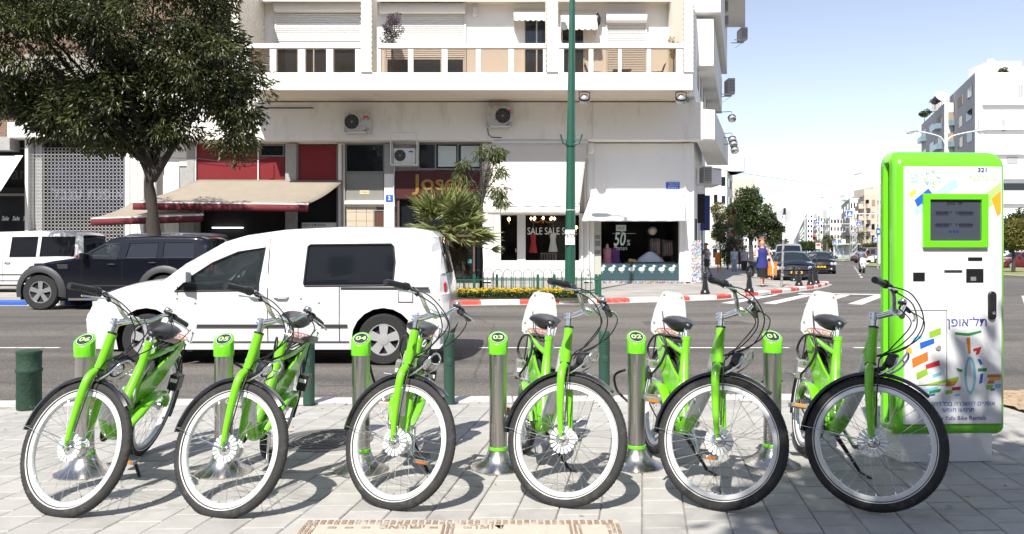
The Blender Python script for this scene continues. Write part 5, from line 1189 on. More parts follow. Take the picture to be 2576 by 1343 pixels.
# ================================================================ docking posts
CAPD = mat('cap_black_print', (.02,.035,.03), .45)
POSTS = [(213,4.62,'06'),(563,4.64,'05'),(908,4.68,'04'),(1253,4.73,'03'),(1601,4.77,'02'),(1943,4.80,'01')]
for x, D, num in POSTS:
    t = thing('docking_post', 'steel docking post with green cap numbered %s, %s' % (num, {'06':'leftmost of the row','05':'second from the left','04':'third from the left','03':'third from the right','02':'second from the right','01':'nearest the rental machine'}[num]), 'post', (PX(x,D),D,0), R(2.6)*0, 'numbered docking posts')
    obj('shaft', MB().lathe([(.053,.08),(.053,.70)], 32), STEEL, t, 40)
    obj('base_flare', MB().lathe([(.165,0),(.165,.008),(.150,.014),(.118,.030),(.088,.055),(.070,.085),(.060,.112)], 40), STEEL, t, 60)
    obj('green_ring', MB().lathe([(.054,.113),(.0585,.114),(.0585,.132),(.054,.133)], 32), KGREEN, t, 40)
    sl_ = .60; r = .0585; n = 40; rings = []
    for (rad, z0, k) in ((.054,.692,0),(r,.692,0),(r,.785,1),(r-.004,.789,1)):
        rings.append([(rad*math.cos(q), rad*math.sin(q), z0+k*sl_*rad*math.sin(q)) for q in [i*2*math.pi/n for i in range(n)]])
    obj('cap', MB().loft(rings), KGREEN, t, 40)
    Mc = Matrix.Translation((0,0,.7895)) @ Matrix.Rotation(math.atan(sl_), 4, 'X')
    sc_y = math.sqrt(1+sl_*sl_)
    def ell(r0, r1, h): 
        return MB().lathe([(r0,0),(r0,h),(r1,h),(r1,0)], 36, (0,0,0), Matrix.Diagonal((1,sc_y,1)).to_3x3(), cap=False)
    d1 = obj('number_disc', MB().lathe([(.047,0),(.047,.0012),(.001,.0012)], 36, (0,0,0), Matrix.Diagonal((1,sc_y,1)).to_3x3()), CAPD, t, 0); d1.matrix_local = Mc
    d2 = obj('number_ring', ell(.0415,.044,.0022), WHITEPR, t, 0); d2.matrix_local = Mc
    text('number', num, .052, mat('number_green', (.40,.62,.22), .5), t, Mc @ Matrix.Translation((0,0,.002)), .0008, bold=.0014, sx=1.22)
# cable from post 01 to the last bicycle and a loop behind post 04 and 02
for pts, lab in (([(1.56,4.86,.50),(1.62,4.90,.50),(1.72,4.98,.485)], 'black lock cable between post 01 and the rightmost bicycle'), ([(-.86,4.72,.62),(-.84,4.80,.50),(-.78,4.86,.44),(-.66,4.95,.46)], 'black lock cable hanging from post 04'), ([(.70,4.82,.58),(.64,4.86,.54),(.66,4.9,.44),(.72,4.84,.38)], 'black lock cable looping behind post 02'), ([(-1.66,4.68,.64),(-1.62,4.74,.58),(-1.64,4.8,.44),(-1.60,4.86,.36)], 'black lock cable hanging behind post 05')):
    tag(obj('lock_cable', MB().tube(smooth_pts(pts, 6), .008, 8), CABLE, smooth=60), lab, 'cable')
# ================================================================ pavement bollards at the near kerb
def bollard(x, D, h, r, label, old=False):
    t = thing('bollard', label, 'bollard', (PX(x,D),D,0), 0, 'green bollards along the near kerb')
    m_ = mat('chipped_green_stone', (.014,.045,.026), .8, var=.4, vs=12, bump=.7, bs=18, col2=(.30,.28,.24), c2=(.62,.68), c2s=9) if old else mat('bollard_green', (.02,.065,.045), .6, var=.2, vs=14, bump=.12, bs=60, col2=(.35,.38,.35), c2=(.70,.74), c2s=40)
    if old: obj('shaft', MB().lathe([(r*.97,0),(r,.02),(r,h*.62),(r*1.08,h*.64),(r*1.08,h*.68),(r*1.0,h*.70),(r*1.0,h*.93),(r*1.05,h*.95),(r*1.02,h*.99),(r*.8,h)], 24), m_, t, 40)
    else:
        p = [(r,0),(r,h*.78)]
        for k in range(3): z = h*(.79+k*.028); p += [(r*1.05,z),(r*1.05,z+h*.012),(r*.96,z+h*.016),(r*.96,z+h*.024)]
        obj('shaft', MB().lathe(p+[(r,h*.88),(r,h*.985),(r*.9,h)], 24), m_, t, 40)
        cr = MB()
        cr.prism([(-.022,.0),(.022,.0),(.026,.05),(.0,.065),(-.026,.05)], XZ, -r*1.07, -r*.9); cr.lathe([(.013,0),(.013,.004),(.001,.004)], 12, (0,-r*1.07,.03), Matrix.Rotation(R(90),3,'X'))
        o = obj('crest', cr, m_, t, 30, bevel=.003); o.location.z = h*.56
    return t
bollard(73, 6.50, .49, .094, 'short thick chipped green bollard at the left edge', True)
bollard(777, 6.70, .60, .049, 'slim green bollard beside the white van sill, left of the other slim ones'); bollard(1130, 6.73, .605, .048, 'slim green bollard behind the tail of the white van, middle of three'); bollard(1520, 6.90, .61, .049, 'slim green bollard below the street lamp pole, rightmost of the kerb')
# ================================================================ rental machine
KR = .05; KO = Vector((2.725, 4.835, 0))
K = thing('rental_machine', 'tall green and white bike rental machine with touch screen at the right', 'ticket machine', KO, KR)
SK = 406.0
def kx(x): return (x-2389)/SK
def kz(y): return 1.31-(y-633)/SK
hw2, dpt, rc = .356, .22, .05
def plan(y0, z, notch=True, inset=0):
    p = []; x1 = hw2-inset; yb = dpt
    def arc(cx, cy, a0, a1, r, n=7): return [(cx+r*math.cos(R(a0+(a1-a0)*i/(n-1))), cy+r*math.sin(R(a0+(a1-a0)*i/(n-1)))) for i in range(n)]
    p += arc(-x1+rc, y0+rc, 270, 180, rc); a, b = max(y0+rc+.02, .075), max(y0+rc+.04, .145)
    nd = .045 if notch else 0
    p += [(-x1,a),(-x1+nd*.9,a+.012),(-x1+nd,(a+b)/2),(-x1+nd*.9,b-.012),(-x1,b)]
    p += arc(-x1+rc, yb-rc, 180, 90, rc)+arc(x1-rc, yb-rc, 90, 0, rc)
    p += [(x1,b),(x1-nd*.9,b-.012),(x1-nd,(a+b)/2),(x1-nd*.9,a+.012),(x1,a)]+arc(x1-rc, y0+rc, 360, 270, rc)
    return [(x, y, z) for x, y in p]
rings = []; zb, zt_, rt = .165, 1.94, .11
for k in range(7): q = R(90*k/6); rings.append(plan(rt*.55*(1-math.sin(q)), zb+.06*(1-math.cos(q)), False, .03*(1-math.sin(q))))
rings += [plan(0, .26, True), plan(0, 1.74, True)]
for k in range(9): q = R(90*k/8); rings.append(plan(rt*(1-math.cos(q)), 1.83+.11*math.sin(q), k < 2, .05*(1-math.cos(q))))
obj('body', MB().loft(rings), KGREEN, K, 35)
obj('plinth', MB().box((kx(2262),.02,0),(kx(2500),.28,.18)), mat('plinth_white', (.78,.78,.78), .5, var=.06, vs=4, col2=(.45,.44,.43), c2=(.6,.8), c2s=4), K, bevel=.006)
fp = obj('front_panel', MB().box((kx(2264),-.012,kz(1066)),(kx(2516),.01,kz(419))), mat('machine_white', (.72,.73,.745), .32, coat=.2, var=.02, vs=3), K, bevel=.004)
def kquad(name, pts, m, y=-.0125, par=None):
    return obj(name, MB().prism([(kx(a), kz(b)) for a, b in pts], XZ, y-.0006, y), m, par or fp, 0)
pc = {k: mat('print_'+k, c, .4) for k, c in dict(yellow=(.72,.60,.08),blue=(.02,.12,.50),sky=(.42,.68,.75),lime=(.42,.66,.20),orange=(.78,.36,.02),brown=(.55,.18,.03),red=(.52,.03,.04),leaf=(.26,.47,.04),green=(.03,.25,.07),aqua=(.18,.50,.66),navy=(.02,.04,.28),pale=(.52,.72,.42),amber=(.70,.42,.05)).items()}
z1_ = lambda L: [(2212.9+.234*a, 364.6+.234*b) for a, b in L]
z2_ = lambda L: [(2137.4+.6323*a, 345.8+.6323*b) for a, b in L]
for c, L in (('yellow',[(265,525),(335,475),(352,520),(283,570)]),('blue',[(328,595),(480,470),(525,525),(410,632),(358,668)]),('sky',[(540,510),(785,357),(817,445),(690,525)]),('sky',[(322,700),(408,634),(410,720),(343,772)]),('lime',[(1125,510),(1283,400),(1283,488),(1180,575),(1200,640),(1130,685)]),('orange',[(1178,578),(1283,492),(1283,735),(1245,768)])): kquad('printed_patch', z1_(L), pc[c])
for c, L in (('green',[(405,773),(460,778),(513,766),(514,776),(462,789),(407,784)]),('brown',[(452,796),(467,793),(471,858),(460,860)]),('red',[(480,840),(515,832),(505,860),(490,866),(494,848),(482,852)]),
    ('blue',[(497,880),(510,882),(519,900),(510,906)]),('blue',[(510,940),(522,938),(518,975),(505,980)]),('green',[(410,915),(436,922),(436,934),(418,929)]),('green',[(500,918),(537,917),(535,930),(500,930)]),
    ('aqua',[(233,795),(268,783),(271,797),(236,808)]),('leaf',[(300,772),(348,755),(349,782),(302,798)]),('blue',[(262,815),(320,797),(322,817),(265,840)]),('amber',[(205,838),(228,832),(232,855),(206,866)]),('brown',[(230,878),(294,850),(296,885),(233,915)]),('red',[(285,902),(342,884),(344,905),(288,920)]),('leaf',[(247,935),(292,915),(296,940),(250,962)]),('aqua',[(313,942),(350,931),(351,943),(315,955)]),
    ('leaf',[(262,984),(420,950),(420,964),(340,980),(268,986)]),('brown',[(372,970),(418,965),(405,985),(366,990)]),('aqua',[(280,1000),(335,988),(338,997),(285,1012)]),('green',[(300,1006),(350,997),(345,1010),(300,1018)]),('leaf',[(368,1005),(397,1002),(394,1016),(366,1020)]),('red',[(395,992),(430,990),(428,1003),(393,1005)]),('aqua',[(405,1020),(425,1018),(424,1026),(404,1028)]),('blue',[(300,1020),(325,1016),(324,1024),(299,1027)]),
    ('brown',[(540,942),(594,942),(594,954),(537,955)]),('amber',[(548,956),(594,955),(594,965),(546,966)]),('brown',[(542,967),(568,966),(566,978),(540,980)]),('leaf',[(535,985),(562,983),(560,1000),(534,1003)]),('aqua',[(572,981),(594,980),(594,995),(570,996)]),('blue',[(552,999),(570,998),(568,1006),(551,1007)])): kquad('printed_patch', z2_(L), pc[c])
cx_, cz_ = kx(2137.4+.6323*468), kz(345.8+.6323*945); rx, ry = 24*.6323/SK, 74*.6323/SK
obj('printed_ring', MB().add([(cx_+rx*f*math.cos(q), -.0131, cz_+ry*g*math.sin(q)) for q in [k*math.pi/18 for k in range(36)] for f, g in ((1,1),(.58,.86))], [(2*k,(2*k+2)%72,(2*k+3)%72,2*k+1) for k in range(36)]), pc['aqua'], fp, 0)
random.seed(21); lg = {c: MB() for c in ('blue','leaf','aqua','pale')}          # city logo: ring of dashes
for k in range(110):
    q = random.uniform(0,6.283); r_ = random.choice((11,14,17,19,22))+random.uniform(-1,1); x = 2334+r_*math.cos(q); y = 447.7-r_*math.sin(q); s = random.uniform(.7,1.5); a = q+random.choice((0,1.57))+random.uniform(-.3,.3)
    dx, dy = math.cos(a)*s*1.3, -math.sin(a)*s*1.3; ex, ey = -dy*.4, dx*.4
    lg[random.choice(('blue','leaf','aqua','leaf','pale'))].prism([(kx(x-dx-ex),kz(y-dy-ey)),(kx(x+dx-ex),kz(y+dy-ey)),(kx(x+dx+ex),kz(y+dy+ey)),(kx(x-dx+ex),kz(y-dy+ey))], XZ, -.0131, -.0125)
for c in lg: obj('printed_emblem', lg[c], pc[c], fp, 0)
def kt(s, x, y, size, m, **k): return text('lettering', s, size/SK, m, fp, at(kx(x), -.0133, kz(y)), .0004, **k)
kt('321', 2465.6, 428, 15, pc['navy'], bold=.0008, sx=1.2); kt('*6070', 2456, 448.5, 19, pc['pale'], bold=.0008, sx=1.15)
kquad('printed_patch', [(2490,452),(2496,446),(2503,449),(2503,453),(2492,456)], pc['pale'])
for i, (a, b) in enumerate((('TEL','תל'),('AVIV','אביב'),('YAFO','יפו'))):
    kt(a, 2300, 441+i*8.4, 9.5, pc['aqua'], align='RIGHT'); kt(b[::-1], 2301, 441+i*8.4, 10, pc['pale'], align='LEFT')
kt('תל־אופן'[::-1], 2426, 811, 31, pc['navy'], sx=1.04)
kt('אופניים להשכרה בכל רחבי העיר.'[::-1], 2393, 1014.5, 15.5, pc['blue']); kt('תרגישו חופשי'[::-1], 2402, 1030.5, 15.5, pc['blue'])
kt('Tel Aviv Yafo Bike Rentals', 2394, 1051, 15.0, pc['navy'])
bz = MB(); X0, X1, Z0, Z1 = kx(2309), kx(2476), kz(623), kz(488); x0, x1, z0, z1 = kx(2326), kx(2458.6), kz(605.6), kz(503)
outer = [(X0,Z0),(X1,Z0),(X1,Z1),(X0,Z1)]; inner = [(x0,z0),(x1,z0),(x1,z1),(x0,z1)]
bz.add([(x,y,z) for y in (-.034,-.0121) for x, z in outer+inner], [(k,(k+1)%4,4+(k+1)%4,4+k) for k in range(4)]+[(8+k,8+(k+1)%4,12+(k+1)%4,12+k) for k in range(4)]+[(k,(k+1)%4,8+(k+1)%4,8+k) for k in range(4)]+[(4+k,4+(k+1)%4,12+(k+1)%4,12+k) for k in range(4)])
sbz = obj('screen_bezel', bz, KGREEN, K, 0, bevel=.003)
SCR = mat('screen_glass', (.055,.065,.085), .12, spec=.6)
obj('screen', MB().box((x0-.002,-.020,z0-.002),(x1+.002,-.0122,z1+.002)), SCR, K, 0)
UI = mat('screen_ui', (.03,.035,.06), .3); UIT = mat('screen_text', (.004,.006,.03), .3)
for i, (a, b, s) in enumerate(((2359,536,'מידע ומפות'),(2420,536,'השכרת אופניים'),(2359,566,'אישור השכרה'),(2420,566,'תחנות קרובות'))):
    kquad('screen_button', [(a-17,b-5),(a+17,b-5),(a+17,b+6),(a-17,b+6)], UI, -.0202, K); text('screen_text', s[::-1], 6.5/SK, UIT, K, at(kx(a),-.0215,kz(b)), .0003)
text('screen_text', 'תל־אופן'[::-1], 13/SK, UIT, K, at(kx(2391),-.0207,kz(512)), .0003)
for a in (2380,2389.5,2398): obj('screen_dot', MB().lathe([(3.2/SK,0),(3.2/SK,.0006),(.0001,.0006)], 12, (kx(a),-.0202,kz(582.5)), Matrix.Rotation(R(90),3,'X')), mat('screen_blue', (.01,.03,.16), .3), K, 0)
for a, b in ((2381.5,536),(2395.5,536),(2381.5,566),(2395.5,566)): text('screen_text', 'T', 9/SK, UIT, K, at(kx(a),-.0207,kz(b)), .0003, bold=.0004)
def recess(name, x0, x1, y0, y1, m): obj(name, MB().box((kx(x0),-.0142,kz(y1)),(kx(x1),-.0118,kz(y0))), m, K, 0)
SLOT = mat('slot_black', (.010,.010,.012), .35)
recess('receipt_slot', 2427.7, 2464.5, 647, 656, SLOT); recess('card_reader', 2286, 2316, 685, 707, SLOT); recess('card_slot', 2366, 2412, 679, 684.5, SLOT); recess('cash_tray', 2423, 2467.5, 676, 710.6, SLOT)
obj('slot_lip', MB().box((kx(2366),-.020,kz(682.6)),(kx(2412),-.0143,kz(681))), CHROME, K, 0); obj('tray_flap', MB().box((kx(2434),-.0155,kz(706)),(kx(2448),-.0143,kz(696))), GREYPL, K, 0)
obj('door_handle', MB().prism([(kx(2488)+10.4/SK*sx*math.cos(q), (kz(742.5) if math.sin(q) >= 0 else kz(793.5))+10.4/SK*math.sin(q)) for sx in (1,) for q in [k*math.pi/10 for k in range(20)]], XZ, -.030, -.0121), BLACK, K, 40, bevel=.006)
obj('key_cylinder', MB().lathe([(4.2/SK,0),(4.2/SK,.004),(.0001,.005)], 14, (kx(2489),-.031,kz(786)), Matrix.Rotation(R(90),3,'X')), CHROME, K, 40)
for a, b, c, d in ((2266,2373,779.3,780.3),(2266,2373,966.6,967.6),(2372.2,2373.2,779.3,967.6)): recess('door_seam', a, b, c, d, SLOT)
obj('round_lock', MB().lathe([(7.5/SK,0),(7.5/SK,.003),(5/SK,.006),(5/SK,.004),(.0001,.004)], 18, (kx(2350.5),-.0125,kz(873.8)), Matrix.Rotation(R(90),3,'X')), GALV, K, 40)
# ================================================================ VEHICLES   local x: 0 at the nose, growing to the tail; z up from the road
CARGL = mat('car_glass', (.010,.012,.016), .05, spec=.7); CARGLL = mat('car_glass_light', (.03,.04,.045), .04, spec=.7, alpha=.55)
CTYRE = mat('car_tyre', (.018,.018,.019), .8, var=.2, vs=9, bump=.2, bs=50); UNDER = mat('underbody', (.012,.012,.012), .9)
CRIM = mat('alloy_rim', (.55,.56,.58), .32, .8); TAILR = mat('tail_lamp_red', (.40,.015,.015), .25, coat=.5); HEADL = mat('head_lamp', (.70,.72,.74), .1, .5)
TRIM = mat('dark_trim', (.03,.03,.032), .55); PLATEY = mat('plate_yellow', (.72,.46,.02), .45)
def dist_poly(x, z, P):
    best = 9
    for (x0, z0), (x1, z1) in zip(P, P[1:]):
        dx, dz = x1-x0, z1-z0; L2 = dx*dx+dz*dz
        t = 0 if L2 == 0 else max(0, min(1, ((x-x0)*dx+(z-z0)*dz)/L2)); d = math.hypot(x-x0-dx*t, z-z0-dz*t)
        if d < best: best = d
    return best
def make_car(name, label, loc, rz, S, paint, group=None, scale=1, detail=True):
    t = thing(name, label, S.get('cat','car'), loc, rz, group); t.scale = (scale,)*3
    top = S['top']; P = [(a[0], a[1]) for a in top]; W, Wr, zb, zr = S['W'], S['Wr'], S['zb'], max(p[1] for p in P); rr = S.get('round', .09)
    def wid(x, z):
        w_ = W-.05*max(0,(.55-z)/.55) if z < zb else W-(W-Wr)*((z-zb)/(zr-zb))
        x0, x1 = P[0][0], P[-1][0]; L = x1-x0; tf = S.get('taper', .10)                # plan taper towards nose and tail
        e = max(0, 1-(x-x0)/(.16*L)); w_ -= tf*e*e; e = max(0, 1-(x1-x)/(.12*L)); w_ -= tf*.7*e*e
        return w_
    def yf(x, z):
        d = dist_poly(x, z, P); w_ = wid(x, z)
        if d < rr: k = 1-d/rr; w_ -= rr*(1-math.sqrt(max(0, 1-k*k)))*.9
        return w_
    def panel(poly, holes=(), inset=0, step=.11, both=True, flat=False):
        loops = [[Vector((a, b, 0)) for a, b in poly]]+[[Vector((a, b, 0)) for a, b in h] for h in holes]
        allp = [p for l in loops for p in l]; bm = bmesh.new(); vs = [bm.verts.new((p.x, 0, p.y)) for p in allp]
        for tri in tessellate_polygon(loops):
            try: bm.faces.new([vs[i] for i in tri])
            except ValueError: pass
        xs = [p.x for p in allp]; zs = [p.y for p in allp]
        def cut(lo, hi, st, no):
            k = lo+st*.5
            while k < hi:
                bmesh.ops.bisect_plane(bm, geom=bm.verts[:]+bm.edges[:]+bm.faces[:], plane_co=(k,0,0) if no[0] else (0,0,k), plane_no=no); k += st
        cut(min(xs), max(xs), step, (1,0,0)); cut(min(zs), max(zs), step*.6, (0,0,1))
        bmesh.ops.triangulate(bm, faces=bm.faces[:])
        bmesh.ops.remove_doubles(bm, verts=bm.verts[:], dist=1e-5)
        bm.verts.index_update(); mb = MB(); co = [(v.co.x, v.co.z) for v in bm.verts]; fs = [tuple(v.index for v in f.verts) for f in bm.faces]; bm.free()
        for s in ((-1, 1) if both else (-1,)): mb.add([(x, s*(yf(x, z)+inset), z) for x, z in co], fs)
        return mb
    zs_ = S.get('sill', .22); x0, x1 = P[0][0], P[-1][0]; ar = S['arch']
    bot = []
    for wx, wr in sorted(S['wheels'], reverse=True):
        zc = S['wz']; a0 = math.asin(max(-1, min(1, (zs_-zc)/ar)))
        bot += [(wx+ar*math.cos(q), zc+ar*math.sin(q)) for q in [a0+(math.pi-2*a0)*k/12 for k in range(13)]]
    outline = P+[(x1-.05, zs_)]+bot+[(x0+.05, zs_)]
    wins = S['windows']
    body = panel(outline, wins)
    # strips across the car along the outline
    def strip(a, b, crown, nrow=9):
        mb = MB(); n = max(1, int(math.hypot(b[0]-a[0], b[1]-a[1])/.12)); rows = []
        dx, dz = b[0]-a[0], b[1]-a[1]; l = math.hypot(dx, dz) or 1; nx, nz = -dz/l, dx/l
        for i in range(n+1):
            f = i/n; x, z = a[0]+dx*f, a[1]+dz*f; y = yf(x, z)
            rows.append([(x+nx*crown*(1-tt*tt), y*tt, z+nz*crown*(1-tt*tt)) for tt in [k*2/(nrow-1)-1 for k in range(nrow)]])
        return mb.loft(rows, closed=False)
    runs = []; last = ''
    for a, b in zip(top, top[1:]):
        st = strip(a, b, a[3] if len(a) > 3 else .02)
        if a[2] in 'gk':
            if a[2] != last: runs.append((a[2], MB()))
            runs[-1][1].add(st.v, st.f)
        else: body.add(st.v, st.f)
        last = a[2]
    o = obj('body', body, paint, t, 35)
    for i_, (kk, m2_) in enumerate(runs): obj(('windscreen' if m2_.v[0][0] < (x0+x1)/2 else 'rear_window') if kk == 'g' else 'bumper', m2_, S.get('glass', CARGL) if kk == 'g' else TRIM, t, 35)
    for i, wn in enumerate(wins):
        cx = sum(p[0] for p in wn)/len(wn); cz = sum(p[1] for p in wn)/len(wn)
        gm = S.get('wglass', [CARGL]*9)[i]
        gm_ = panel([(cx+(a-cx)*1.03, cz+(b-cz)*1.05) for a, b in wn], (), -.014, .25, both=False); obj('side_window', gm_, gm, t, 35); g2 = MB(); g2.add([(x, -y, z) for x, y, z in gm_.v], gm_.f); obj('side_window', g2, gm, t, 35)
        if detail:
            for s in (-1, 1): obj('window_trim', MB().tube([(a, s*(yf(a, b)+.002), b) for a, b in wn], .011, 4, closed=True), TRIM, t, 0)
    obj('underbody', MB().box((x0+.25,-W+.30,zs_-.06),(x1-.2,W-.30,zb-.1)), UNDER, t, 0)
    for wx, wr in S['wheels']:
        for s in (-1, 1):
            wl_ = obj('wheel', MB().lathe([(wr*.62,-.10),(wr*.93,-.105),(wr,-.07),(wr,.07),(wr*.93,.105),(wr*.62,.10)], 28, (wx, s*(W-.12), S['wz']), Matrix.Rotation(R(90),3,'X'), cap=False), CTYRE, t, 40)
            rm = MB(); yo = s*(W-.12+.075)
            rm.lathe([(wr*.64,-.02),(wr*.66,.02),(wr*.58,.022),(wr*.56,-.02)], 28, (wx, yo, S['wz']), Matrix.Rotation(R(-90*s),3,'X'), cap=False)
            for k in range(5):
                q = k*2*math.pi/5+.3; ca, sa = math.cos(q), math.sin(q); pa = (-sa, ca)
                pts = [(r_*ca+d*pa[0], r_*sa+d*pa[1]) for r_, d in ((.06,-.045),(wr*.6,-.06),(wr*.6,.06),(.06,.045))]
                rm.prism([(wx+u, S['wz']+v) for u, v in pts], XZ, yo+s*.004, yo+s*.018)
            rm.lathe([(.07,.0),(.07,.024),(.001,.03)], 14, (wx, yo, S['wz']), Matrix.Rotation(R(-90*s),3,'X'))
            obj('rim', rm, S.get('rim', CRIM), wl_, 40)
            obj('brake_disc', MB().lathe([(wr*.58,0),(wr*.58,.01),(.001,.01)], 20, (wx, yo-s*.03, S['wz']), Matrix.Rotation(R(-90*s),3,'X')), UNDER, wl_, 40)
    if detail:
        for x, z0, z1 in S.get('seams', ()):
            for s in (-1, 1): obj('door_seam', MB().tube([(x+.0, s*(yf(x, z0+(z1-z0)*k/6)+.0005), z0+(z1-z0)*k/6) for k in range(7)], .006, 4), UNDER, t, 0)
        for x, z in S.get('handles', ()):
            for s in (-1, 1): obj('door_handle', MB().tube([(x-.09, s*(yf(x,z)+.005), z),(x-.05, s*(yf(x,z)+.035), z+.004),(x+.06, s*(yf(x,z)+.035), z+.004),(x+.09, s*(yf(x,z)+.005), z)], .014, 6), S.get('handlem', TRIM), t, 60)
    for x0_, x1_, z0_, z1_, m_, off in S.get('strips', ()):    # mouldings on the flank
        for s in (-1, 1):
            mb = MB(); n = 12; ra = []
            for k in range(n+1):
                x = x0_+(x1_-x0_)*k/n; y = yf(x, (z0_+z1_)/2); ra.append([(x, s*(y-.02), z0_),(x, s*(y+off), z0_+.01),(x, s*(y+off), z1_-.01),(x, s*(y-.02), z1_)])
            mb.loft(ra); obj('moulding', mb, m_, t, 40)
    for wx, ra_, wdt in S.get('flares', ()):                  # wheel-arch flares
        for s in (-1, 1):
            rg = []
            for k in range(17):
                q = R(-12)+(math.pi+R(24))*k/16; pts = []
                for r_, dy in ((ra_-.01,-.03),(ra_-.01,.05),(ra_+wdt*.5,.055),(ra_+wdt,.015),(ra_+wdt,-.03)):
                    x, z = wx+r_*math.cos(q), max(zs_-.02, S['wz']+r_*math.sin(q)); pts.append((x, s*(wid(x, z)+dy), z))
                rg.append(pts)
            obj('arch_flare', MB().loft(rg), S.get('flarem', TRIM), t, 50)
    if detail and 'seats' in S:                               # seats and wheel seen through the front glass
        for sx2, sh_ in S['seats']:
            for s in (-.38, .38):
                obj('seat', MB().loft([[(sx2+dx, s+dy*k, z) for dx, dy in ((-.06,-.22),(.06,-.22),(.06,.22),(-.06,.22))] for z, k, in ((sh_-.55,1),(sh_-.1,.95),(sh_-.05,.5),(sh_,.45),(sh_+.14,.4))]), mat('seat_cloth', (.05,.05,.055), .9), t, 40)
        sx2, sh_ = S['seats'][0]; obj('steering_wheel', MB().tube([(sx2-.62+.10*math.sin(q), .38+.18*math.cos(q), sh_-.22+.15*math.sin(q)) for q in [k*math.pi/9 for k in range(18)]], .016, 6, closed=True), BLACK, t, 50)
        obj('dashboard', MB().box((sx2-1.0,-W+.2,zb-.25),(sx2-.68,W-.2,zb-.01)), TRIM, t, 0, bevel=.05)
    mx_, mz_ = S['mirror']
    for s in (-1, 1):
        y = yf(mx_, mz_); c = Vector((mx_, s*(y+.11), mz_+.06))
        obj('mirror', MB().loft([[c+Vector((dx, dy*k, dz*k)) for dy, dz in ((-.09,-.07),(.09,-.06),(.10,.06),(-.08,.07))] for dx, k in ((-.09,.5),(-.05,.95),(.03,1),(.05,.9))]).box((mx_-.02, s*(y-.02), mz_-.01), (mx_+.03, s*(y+.06), mz_+.03)), S.get('mirrorm', paint), t, 40)
    def nose(z):                                              # x of the outline at height z, front half
        for (a, b), (c, d) in zip(P, P[1:]):
            if min(b, d) <= z <= max(b, d) and a < (x0+x1)/2 and abs(d-b) > 1e-6: return a+(c-a)*(z-b)/(d-b)
        return x0
    Mn = Matrix.Rotation(R(-90), 3, 'Y')
    for y, z, r_, m_ in S.get('round_lamps', ()):
        for s in (-1, 1): obj('headlight', MB().lathe([(r_*1.15,-.04),(r_*1.15,.02),(r_,.025),(r_*.6,.035),(.001,.04)], 18, (nose(z)+.02-S.get('nc',.10)*(1-(y/W)**2), s*y, z), Mn), m_, t, 50)
    for y0_, y1_, z0_, z1_, m_, nm, dx in S.get('front_bits', ()):
        ys = ((y0_, y1_), (-y1_, -y0_)) if y0_ > 0 else ((y0_, y1_),)
        for a, b in ys:
            xa = max(nose(z0_), nose(z1_)); cr = S.get('nc',.07)*(1-(max(abs(a),abs(b))*.9/W)**2)+.01
            obj(nm, MB().prism([(xa-dx-S.get('nc',.07)*(1-((a+(b-a)*k/8)/W)**2)-.012, a+(b-a)*k/8) for k in range(9)]+[(xa+.12,b),(xa+.12,a)], XY, z0_, z1_), m_, t, 40)
    for (y0_, y1_, z0_, z1_, m_, nm) in S.get('rear_bits', ()):
        ys = ((y0_, y1_), (-y1_, -y0_)) if y0_ > 0 else ((y0_, y1_),)
        for a, b in ys: obj(nm, MB().box((x1-.16, a, z0_), (x1+.012, b, z1_)), m_, t, 0, bevel=.02)
    if 'plate' in S:
        px, pz, tx = S['plate']; po = obj('number_plate', MB().box((px-.02,-.26,pz-.055),(px,.26,pz+.055)), PLATEY, t, 0)
        text('number', tx, .115, BLACK, t, Matrix.Translation((px-.0215,0,pz)) @ Matrix.Rotation(R(-90),4,'Z') @ FACE, .001, bold=.003)
    return t
# ---- black off-road car parked at the left
SD = 19.1
def zs(X, Y): return ((.2574*X-38)*SD/F, (780-534.4-.2574*Y)*SD/F)
SUV = dict(round=.06, top=[(.03,.24,'k',.05),(-.03,.62,'b',.06),(.06,.74,'b',.08),(.22,1.00,'b',.05),(.30,1.07,'b',.03),(.80,1.18,'b',.05),(1.48,1.27,'g',.05),(2.24,1.73,'b',.03),(2.46,1.79,'b',.03),(3.39,1.815,'b',.03),(4.46,1.80,'b',.02),(4.62,1.74,'g',.03),(4.76,1.28,'b',.02),(4.82,1.1,'b',.02),(4.84,.62,'k',.02),(4.80,.26,'b')],
    W=.95, Wr=.80, zb=1.24, sill=.27, wheels=[(.60,.44),(3.64,.44)], wz=.44, arch=.52, taper=.10, windows=[[zs(*p) for p in ((878,392),(1010,312),(1172,302),(1138,458),(905,448))],[zs(*p) for p in ((1222,446),(1250,297),(1534,290),(1524,443))],[zs(*p) for p in ((1586,440),(1584,290),(1868,287),(1880,300),(1893,440))]],
    seams=[(1.62,.35,1.2),(2.62,.35,1.25),(3.72,1.0,1.25)], handles=[zs(1090,508),zs(1490,492)], strips=[(1.35,3.05,.575,.615,TRIM,.012),(1.30,3.1,.23,.30,CHROME,.02)], flares=[(.60,.50,.15),(3.64,.50,.15)], flarem=mat('grey_flare', (.04,.04,.045), .5), mirror=(1.72,1.27), mirrorm=BLKGLOSS,
    front_bits=[(.55,.86,.80,.99,HEADL,'headlight',.01),(-.5,.5,.76,1.0,TRIM,'grille',.0)], rear_bits=[(.70,.88,.95,1.2,TAILR,'tail_lamp')], wglass=[CARGLL,CARGL,CARGL], glass=CARGLL, seats=[(2.75,1.45)], rim=CRIM, cat='car')
NAVY = mat('black_blue_paint', (.005,.006,.011), .16, coat=.5, spec=.3)
suv = make_car('parked_car', 'black boxy off-road car with grey wheel arches parked by the blue kerb', (PX(38,SD), SD+.95, RZ), 0, SUV, NAVY)
vt = MB()
for k in range(4): p = zs(555+k*4, 508+k*11); q = zs(660, 505+k*11); vt.box((p[0],-.956,p[1]-.012),(q[0],-.94,p[1]))
